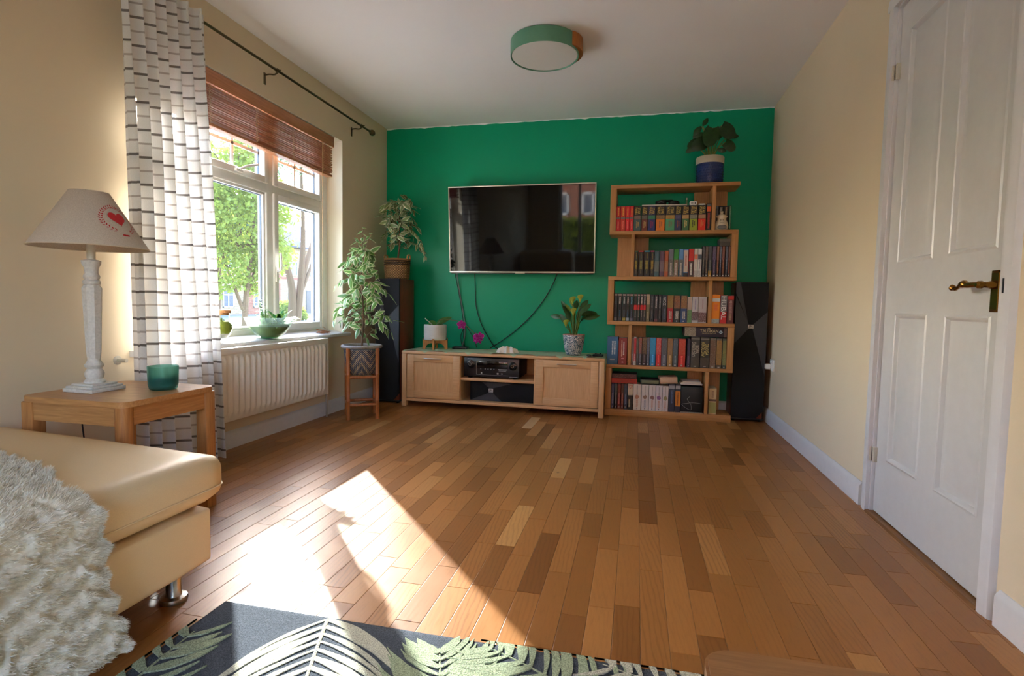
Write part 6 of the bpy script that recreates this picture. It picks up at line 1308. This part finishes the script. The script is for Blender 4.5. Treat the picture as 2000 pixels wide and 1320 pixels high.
# -- philodendron in blue pot on top of the bookcase
pc_ = (.505, 4.37); zp = ZS[0]+.0006
ph = thing('blue_pot_philodendron', 'dark leafy philodendron in a navy pot with cream rim on bookcase', 'plant', (*pc_, zp))
b = B(ph); b.lathe([(.0001, 0), (.09, 0), (.095, .005), (.0965, .02), (.0995, .155)], (*pc_, zp), 44); b.lathe([(.088, .165), (.085, .02), (.0001, .012)], (*pc_, zp), 44)
po = b.obj('pot', paint('navy_glaze', (26, 48, 104), .2, var=.12, scale=120, bmp=.1), ph, smooth=50)
b = B(ph); b.lathe([(.0996, .152), (.1005, .155), (.1015, .2), (.0985, .2045), (.093, .2), (.0875, .16)], (*pc_, zp), 44, closed=True); b.obj('rim', paint('cream_rim', (196, 180, 156), .6), po, smooth=50)
b = B(ph); rnd = random.Random(2)
for rr__ in range(7):
    for k in range(36):
        a = 2*math.pi*(k+.5*(rr__ % 2))/36; zz = .02+.019*rr__; r = .0967+.003*zz/.155; b.sphere((pc_[0]+r*math.cos(a), pc_[1]+r*math.sin(a), zp+zz), .0032, 6, 4)
b.obj('raised_dots', paint('navy_glaze_light', (52, 78, 136), .2), po)
b = B(ph); b.lathe([(.0001, .185), (.08, .183), (.09, .17), (.0001, .165)], (*pc_, zp), 24); b.obj('soil', SOIL, ph)
PHL = leaf_mat('philodendron_leaf', (40, 70, 26), None, .3, .2)
hm = leaf_mesh('leaf', .15, .12, PHL, 0, 'heart', .25, .12, 10); hm2 = leaf_mesh('leaf', .10, .055, PHL, 0, 'blade', .3, .2)
for dx, dz, ddx, ddz, m_, s, dy in ((.07, .24, .5, -.6, 0, 1.05, -.03), (.0, .21, -.15, -.75, 0, 1.15, -.08), (-.03, .13, -.8, -.45, 0, 1.0, -.06), (-.09, .15, -.6, -.5, 0, .75, .02), (-.03, .17, -.9, .15, 0, .8, .04), (.10, .12, .6, -.6, 0, .75, -.02), (.13, .17, .95, -.1, 1, .8, 0), (.11, .22, .8, -.2, 1, .9, .05), (-.07, .25, -.5, -.55, 1, 1.0, 0), (-.06, .26, .5, .7, 1, .8, .02), (-.09, .08, -.95, -.1, 1, .85, -.03), (.04, .06, .8, -.2, 1, .8, -.06), (.03, .25, .1, -.4, 0, .9, .05), (-.11, .11, -.8, -.5, 1, .9, .03)):
    P = bez((pc_[0]+dx*.12, pc_[1]+dy*.3, zp+.18), (pc_[0]+dx*.35, pc_[1]+dy*.5, zp+.18+dz*.75), (pc_[0]+dx, pc_[1]+dy, zp+.19+dz), 8); b = B(ph); b.tube(P, [.0045-.0022*i/8 for i in range(9)], 6); b.obj('stalk', paint('yellow_green_stalk', (126, 128, 52), .5), ph)
    inst(hm if m_ == 0 else hm2, 'leaf', ph, P[-1]-Vector(ph.location), facerot(Vector((ddx, -.3 if m_ == 0 else -.2, ddz)), Vector((.2*ddx, -.9, .45)), .7*ddx), s*.84)

# -- glass bowl and glass jar on the sill
sc_ = (-2.235, 2.975); zsill = .6055
bw = thing('glass_bowl_planter', 'green tinted glass bowl planted with succulents on the window sill', 'plant', (*sc_, zsill))
GB = glass('green_tinted_glass', (.88, .96, .86), ior=1.45, haze=.10)
b = B(bw); b.lathe([(.0001, 0), (.05, 0), (.056, .004), (.09, .034), (.121, .075), (.139, .115), (.147, .135), (.1445, .135), (.136, .115), (.118, .077), (.087, .037), (.05, .008), (.0001, .006)], (*sc_, zsill), 48); gb = b.obj('bowl', GB, bw, smooth=60)
b = B(bw); b.lathe([(.0001, .0075), (.048, .0085), (.058, .014), (.0001, .016)], (*sc_, zsill), 32); b.obj('green_base', paint('green_glass_base', (60, 190, 104), .2), gb)
b = B(bw); b.lathe([(.0001, .017), (.056, .0145), (.085, .039), (.1165, .080), (.112, .09), (.05, .099), (.0001, .1)], (*sc_, zsill), 36); b.obj('gravel_soil', art('gravel', ((58, 66, 44), (120, 136, 84), (84, 84, 60), (150, 170, 110)), 110, .9), bw)
SUC = leaf_mat('succulent_leaf', (60, 128, 64), (170, 206, 110), .35, .3); sm_ = leaf_mesh('leaf', .105, .03, SUC, 1, 'blade', .45, .3); sm3 = leaf_mesh('leaf', .05, .028, leaf_mat('jade_leaf', (76, 130, 70), None, .3, .3), 0, 'oval', .2, .1)
rnd = random.Random(17)
for k in range(34):
    a = k*2.399; el = R_(12+62*rnd.random()); inst(sm_, 'leaf', bw, (.025+.03*rnd.random(), .035+.02*rnd.random(), .095), dirrot(Vector((math.cos(a)*math.cos(el), math.sin(a)*math.cos(el), math.sin(el)))), .75+.45*rnd.random())
b = B(bw)
for (dx, dy, h_, seed) in ((-.02, -.05, .14, 1), (.03, -.07, .10, 2), (-.04, -.02, .16, 3)):
    P = catmull([(sc_[0]+dx*.4, sc_[1]+dy*.6, zsill+.08), (sc_[0]+dx*.8, sc_[1]+dy, zsill+.08+h_*.5), (sc_[0]+dx*1.3, sc_[1]+dy*1.25, zsill+.08+h_)], 4); b.tube(P, .0028, 6)
    for i in range(2, len(P)):
        for sgn in (-1, 1): inst(sm3, 'leaf', bw, P[i]-Vector(bw.location), dirrot(Vector((rnd.gauss(0, .6), sgn*.8, .3))), .7+.35*rnd.random())
b.obj('jade_stem', STEM, bw)
b = B(bw)
for k in range(110):
    a = rnd.random()*6.28; r = .05*rnd.random(); p = Vector((sc_[0]+.01+r*math.cos(a), sc_[1]-.045+r*math.sin(a), zsill+.08)); b.tube([p, p+Vector((rnd.gauss(0, .02), rnd.gauss(-.01, .02), .03+.05*rnd.random()))], .0011, 4)
b.obj('trailing_sprigs', leaf_mat('sprig_green', (196, 222, 160), None, .5, .4), bw)
jc = (-2.262, 2.597)
jr = thing('terrarium_jar', 'glass terrarium jar with cork lid and moss on the sill by curtain', 'jar', (*jc, zsill))
JG = glass('clear_jar_glass', (.95, .97, .94), ior=1.45)
b = B(jr); b.lathe([(.0001, 0), (.036, 0), (.04, .004), (.028, .014), (.03, .02), (.05, .05), (.061, .085), (.06, .105), (.05, .13), (.043, .142), (.045, .165), (.043, .165), (.041, .143), (.048, .128), (.0575, .104), (.0585, .086), (.048, .053), (.028, .026), (.0001, .02)], (*jc, zsill), 40); jg = b.obj('glass', JG, jr, smooth=60)
b = B(jr); b.lathe([(.0001, .155), (.0405, .155), (.0405, .166), (.05, .1665), (.051, .18), (.048, .184), (.0001, .185)], (*jc, zsill), 30); b.obj('cork_lid', paint('cork', (206, 150, 96), .8, var=.2, scale=120, bmp=.3), jr)
b = B(jr); b.lathe([(.0001, .05), (.044, .0505), (.0555, .078), (.056, .1), (.04, .118), (.0001, .125)], (*jc, zsill), 24); b.obj('moss', art('moss', ((60, 76, 24), (150, 160, 40), (96, 110, 36), (190, 190, 70)), 90, .9), jr)
b = B(jr)
for k in range(40):
    a = rnd.random()*6.28; r = .03*rnd.random(); p = Vector((jc[0]+r*math.cos(a), jc[1]+r*math.sin(a), zsill+.1)); b.tube([p, p+Vector((rnd.gauss(0, .005), rnd.gauss(0, .005), .02+.02*rnd.random()))], .0016, 4)
b.obj('moss_sprigs', leaf_mat('moss_sprig', (120, 140, 40), None, .6, .3), jr)
b = B(jr); b.lathe([(.0001, .021), (.027, .027), (.043, .049), (.0001, .049)], (*jc, zsill), 24); b.obj('pebbles', art('pebbles', ((120, 110, 100), (190, 184, 176), (90, 84, 80)), 120, .8), jr)
# ------------------------------------------------------------------ outside the window
GZ0 = -.35
b = B(); b.box(-75, L-WT, -40, 90, GZ0-.3, GZ0); b.obj('ground_street', paint('tarmac', (112, 112, 116), .9, var=.15, scale=3, bmp=.2), kind='structure')
b = B(); b.box(-30, 30, -40, YB-.2, GZ0-.28, GZ0+.02); b.obj('ground_garden', paint('lawn', (92, 116, 56), .95, var=.25, scale=8, bmp=.4), kind='structure')
PAV = paint('pale_bounce_paving', (196, 190, 180), .85, var=.08, scale=4, bmp=.15)  # kept pale so the sunlit ground throws light up into the room
b = B(); b.box(-9.5, L-WT, -12, 20, GZ0, GZ0+.05); b.obj('ground_drive_bounce', PAV, kind='structure')  # unseen pale drive, added to bounce sunlight onto the ceiling
b = B(); b.box(L-WT, 7, -7.6, YB-.2, GZ0, GZ0+.08); b.obj('ground_patio_bounce', PAV, kind='structure')  # pale patio, extended out of view to bounce daylight indoors
b = B(); b.box(-13, -9.5, 2, 60, GZ0, GZ0+.03); b.obj('ground_verge', paint('verge_grass', (96, 122, 56), .95, var=.25, scale=6, bmp=.4), kind='structure')
BRK = None
def brick_mat(name, c1, c2, mortar):
    m, t, b = new_mat(name); mp = mapping(t, (1, 1, 1)); geo = N(t, 'ShaderNodeSeparateXYZ'); t.links.new(mp.outputs[0], geo.inputs[0])
    ad = N(t, 'ShaderNodeMath', operation='ADD'); t.links.new(geo.outputs[0], ad.inputs[0]); t.links.new(geo.outputs[1], ad.inputs[1]); cb = N(t, 'ShaderNodeCombineXYZ'); t.links.new(ad.outputs[0], cb.inputs[0]); t.links.new(geo.outputs[2], cb.inputs[1])
    k = N(t, 'ShaderNodeTexBrick'); k.inputs['Scale'].default_value = 1; k.inputs['Brick Width'].default_value = .225; k.inputs['Row Height'].default_value = .075; k.inputs['Mortar Size'].default_value = .008
    k.inputs['Color1'].default_value = (*lin(c1), 1); k.inputs['Color2'].default_value = (*lin(c2), 1); k.inputs['Mortar'].default_value = (*lin(mortar), 1); t.links.new(cb.outputs[0], k.inputs['Vector']); t.links.new(k.outputs[0], b.inputs['Base Color']); b.inputs['Roughness'].default_value = .9; return m
YBR = brick_mat('buff_brick', (176, 146, 108), (150, 122, 90), (170, 160, 140)); RBR = brick_mat('red_brick', (160, 84, 60), (136, 68, 48), (170, 150, 130))
ROOF = paint('roof_tiles', (92, 88, 96), .8, var=.2, scale=4, bmp=.2); WDG = paint('dark_window_glass', (80, 92, 110), .08, bmp=0, spec=.8); WDF = paint('white_house_paint', (226, 226, 224), .5)
def house(label, x, y0, y1, wall, eave, face, wins, door=None, gable=None, group='houses across the street'):
    """terraced house whose front is the plane x, facing +X (face=1); wins [(y, z, w, h)]"""
    t = thing('house', label, 'house', (x, (y0+y1)/2, GZ0), group=group); dpt = 8*face
    b = B(t); b.box(min(x, x-dpt), max(x, x-dpt), y0, y1, GZ0, eave); b.obj('wall', wall, t, smooth=0)
    b = B(t); e = .35*face; pts = [(x+e, eave-.1), (x-dpt/2, eave+3.0), (x-dpt-e, eave-.1), (x-dpt-e, eave+.02), (x-dpt/2, eave+3.15), (x+e, eave+.02)]; b.prism(pts, y0, y1, 'y'); b.obj('roof', ROOF, t, smooth=0)
    b = B(t); b.box(min(x, x+.012*face), max(x, x+.012*face), y0, y1, eave-2.95, eave-2.75); b.obj('brick_course', RBR if wall is not RBR else YBR, t, smooth=0)
    for (y, z, w, h) in wins:
        b = B(t); X0, X1 = x+.02*face, x+.07*face
        for a in ((y-w/2, y-w/2+.07, z, z+h), (y+w/2-.07, y+w/2, z, z+h), (y-.04, y+.04, z, z+h), (y-w/2, y+w/2, z, z+.08), (y-w/2, y+w/2, z+h-.07, z+h), (y-w/2, y+w/2, z+h*.66, z+h*.66+.06)): b.box(min(X0, X1), max(X0, X1), *a)
        wn = b.obj('window', WDF, t, smooth=0); b = B(t); b.box(min(x-.02*face, x+.03*face), max(x-.02*face, x+.03*face), y-w/2, y+w/2, z, z+h); b.obj('pane', WDG, wn, smooth=0)
    if door:
        b = B(t); b.box(min(x, x+.06*face), max(x, x+.06*face), door-.5, door+.5, GZ0, GZ0+2.1); b.obj('door', paint('dark_door', (60, 62, 70), .4), t, smooth=0)
    if gable:
        yg, w = gable; b = B(t); b.prism([(yg-w, eave-.2), (yg+w, eave-.2), (yg, eave+2.4)], x-.5*face, x+.25*face, 'x'); g = b.obj('gable', WDF, t, smooth=0)
    return t
hx = -30
house('buff brick house with white windows seen behind the leafy tree', hx, 29.5, 37, YBR, 5.2, 1, [(31.8, .2, 1.1, 1.4), (31.8, 2.9, 1.1, 1.2), (35.2, .2, 1.1, 1.4), (35.2, 2.9, 1.1, 1.2)], door=33.6)
house('red brick house across the street between two buff ones', hx+.3, 37.05, 41, RBR, 5.2, 1, [(38.1, .2, 1.0, 1.3), (38.1, 2.9, 1.0, 1.2)], door=39.8)
house('buff brick house with white gable seen behind the bare trunks', hx, 41.05, 49.5, YBR, 5.6, 1, [(43.0, .3, 1.0, 1.3), (43.2, 3.0, 1.2, 1.3), (46.6, 3.1, 1.5, 1.4), (46.6, 5.0, 1.5, .9)], door=45.6, gable=(46.6, 2.4))
house('buff brick house at the near end of the street', hx, 20, 29.45, YBR, 5.2, 1, [(22, .2, 1.1, 1.4), (26, .2, 1.1, 1.4), (22, 2.9, 1.1, 1.2), (26, 2.9, 1.1, 1.2)], door=24)
# trees
TL = leaf_mat('sunlit_tree_leaf', (150, 166, 70), None, .5, .55); TL2 = leaf_mat('blue_green_tree_leaf', (96, 124, 96), None, .5, .4)
def tree(label, base, trunks, blobs, n, mat, seed, size=.11, keep=None, name='street_tree'):
    t = thing(name, label, 'tree', base); rnd = random.Random(seed); o = Vector(base)
    for P, r in trunks:
        b = B(t); Q = catmull([o+Vector(p) for p in P], 6); m = len(Q); b.tube(Q, [r*(1-.75*i/m) for i in range(m)], 8); b.obj('trunk', BARK, t)
    b = B(t); vs = []; fs = []; tw = B(t)
    tot = sum(q[3]**2 for q in blobs)
    for (cx, cy, cz, r, *thin) in blobs:
        c = o+Vector((cx, cy, cz))
        for k in range(int(10*r)):
            d = Vector((rnd.gauss(0, 1), rnd.gauss(0, 1), rnd.gauss(.3, .8))).normalized(); tw.tube([c-Vector((0, 0, r*.5)), c+d*r*.5, c+d*r*.95], [.02*r, .012*r, .004], 4)
        for k in range(int(n*r*r/tot*(thin[0] if thin else 1))):
            d = Vector((rnd.gauss(0, 1), rnd.gauss(0, 1), rnd.gauss(0, 1))).normalized(); p = c+d*r*(.35+.65*rnd.random()**.5)*(.85+.3*mn.noise(d*2.5+c))
            u = Vector((rnd.gauss(0, 1), rnd.gauss(0, 1), rnd.gauss(-.4, 1))).normalized(); v = u.orthogonal().normalized(); v = (v*math.cos(k)+u.cross(v)*math.sin(k)); s = size*(.6+.8*rnd.random())
            i = len(vs); vs += [p, p+u*s*.5+v*s*.28, p+u*s, p+u*s*.5-v*s*.28]; fs.append((i, i+1, i+2, i+3))
    b.add(vs, fs); b.obj('foliage', mat, t, smooth=0, kind='stuff'); tw.obj('twigs', BARK, t)
    return t
tree('leafy young tree filling the middle window pane', (-10.6, 13.0, GZ0), [([(0, 0, 0), (.05, .1, 1.5), (.2, .2, 3.2), (.1, .3, 5)], .09), ([(0, 0, .9), (-.3, -.3, 2.2), (-.5, -.8, 3.8)], .05), ([(0, 0, 1.0), (.1, .5, 2.4), (-.1, .9, 4)], .05)],
     [(0, 0, 3.2, 1.25), (-.3, -1.1, 3.5, 1.1), (.2, .7, 2.6, .95), (-.2, -.7, 2.0, .9), (.1, .9, 4.0, 1.0), (-.2, -.2, 4.6, 1.05), (-.5, -1.6, 4.6, .9), (.1, .3, 5.4, .75), (0, .4, 1.75, .6)], 13000, TL, 41, .13)
tree('multi-stemmed bare trunk tree seen through the right window pane', (-12.2, 17.4, GZ0), [([(0, 0, 0), (.0, .1, 1.6), (-.2, -.3, 3.2), (-.5, -.9, 5.5)], .17), ([(.1, .15, 0), (.15, .4, 1.8), (.2, .5, 3.6), (.2, .4, 6)], .16), ([(0, .3, 0), (.1, .6, 2.0), (.3, 1.3, 4.0), (.6, 2.2, 6)], .13), ([(.15, .5, 1.6), (.3, 1.2, 3.0), (.4, 2.2, 4.6)], .07), ([(-.2, -.3, 3.2), (0, -1.2, 6.2), (.15, -2.2, 8.6)], .08)],
     [(-.6, -1.1, 6.0, 1.1), (.2, .3, 6.6, 1.0), (.5, 2.0, 6.6, .9), (-.3, -.9, 4.6, .8), (.25, -2.6, 8.85, .75, .4)], 6000, TL2, 43, .13)
tree('dark blue green tree further down the street behind the leafy one', (-19, 21.5, GZ0), [([(0, 0, 0), (.1, .1, 2.5), (0, 0, 5)], .2)], [(0, 0, 4.4, 1.9), (-.5, -1.5, 3.8, 1.5), (0, 1.4, 5.0, 1.4), (0, -.4, 6.0, 1.3)], 9000, TL2, 44, .2)
b = thing('shrub', 'low green bush in front of the buff brick house', 'bush', (-20, 28, GZ0))
bb_ = B(b); vs = []; fs = []; rnd = random.Random(6)
for k in range(4000):
    d = Vector((rnd.gauss(0, 1), rnd.gauss(0, 1), abs(rnd.gauss(0, 1)))).normalized(); p = Vector((-20, 28, GZ0+.1))+Vector((d.x*.9, d.y*1.8, d.z*1.0))*(.7+.3*rnd.random()); u = Vector((rnd.gauss(0, 1), rnd.gauss(0, 1), rnd.gauss(0, 1))).normalized(); v = u.orthogonal().normalized(); i = len(vs); vs += [p, p+u*.09+v*.05, p+u*.18, p+u*.09-v*.05]; fs.append((i, i+1, i+2, i+3))
bb_.add(vs, fs); bb_.obj('foliage', TL, b, smooth=0, kind='stuff')
bb_ = B(b)
for k in range(6): bb_.tube([(-20, 28+.3*(k-2.5)*.5, GZ0), (-20+.2*math.sin(k), 28+.4*(k-2.5), GZ0+.7)], .02, 5)
bb_.obj('stem', BARK, b)
# garden behind the camera: clipped hedge and brick house (reflected in the television)
hg = thing('garden_hedge', 'clipped green hedge in the garden, reflected in the television', 'hedge', (-1, -9.5, GZ0))
b = B(hg); vs = []; fs = []; rnd = random.Random(8)
for k in range(14000):
    f = rnd.random(); x = -8+14*rnd.random()
    if f < .75: p = Vector((x, -9.1+.06*rnd.random(), GZ0+1.5*rnd.random()))
    else: p = Vector((x, -9.1-.8*rnd.random(), GZ0+1.5+.05*rnd.random()))
    u = Vector((rnd.gauss(0, 1), rnd.gauss(.4, 1), rnd.gauss(.2, 1))).normalized(); v = u.orthogonal().normalized(); i = len(vs); s = .1; vs += [p, p+u*s*.5+v*s*.3, p+u*s, p+u*s*.5-v*s*.3]; fs.append((i, i+1, i+2, i+3))
b.add(vs, fs); b.obj('foliage', TL, hg, smooth=0, kind='stuff')
b = B(hg); b.box(-8, 6, -9.9, -9.12, GZ0, GZ0+1.48); b.obj('core', paint('hedge_core', (34, 44, 22), .95, var=.3, scale=12), hg, smooth=0)
gh = thing('garden_house', 'red brick house beyond the garden hedge, reflected in the television', 'house', (-2, -21, GZ0))
b = B(gh); b.box(-9, 6, -27, -21, GZ0, 5.4); b.obj('wall', RBR, gh, smooth=0)
b = B(gh); b.prism([(-20.7, 5.3), (-24, 8.2), (-27.3, 5.3)], -9, 6, 'x'); b.obj('roof', ROOF, gh, smooth=0)
for xx in (-6.2, -4.3, -2.4, .6):
    for zz in (1.1, 3.4):
        b = B(gh); w, h = 1.2, 1.15
        for a in ((xx-w/2, xx-w/2+.1, zz, zz+h), (xx+w/2-.1, xx+w/2, zz, zz+h), (xx-.05, xx+.05, zz, zz+h), (xx-w/2, xx+w/2, zz, zz+.1), (xx-w/2, xx+w/2, zz+h-.1, zz+h)): b.box(a[0], a[1], -21, -20.92, a[2], a[3])
        wn = b.obj('window', WDF, gh, smooth=0); b = B(gh); b.box(xx-w/2, xx+w/2, -21, -20.97, zz, zz+h); b.obj('pane', WDG, wn, smooth=0)
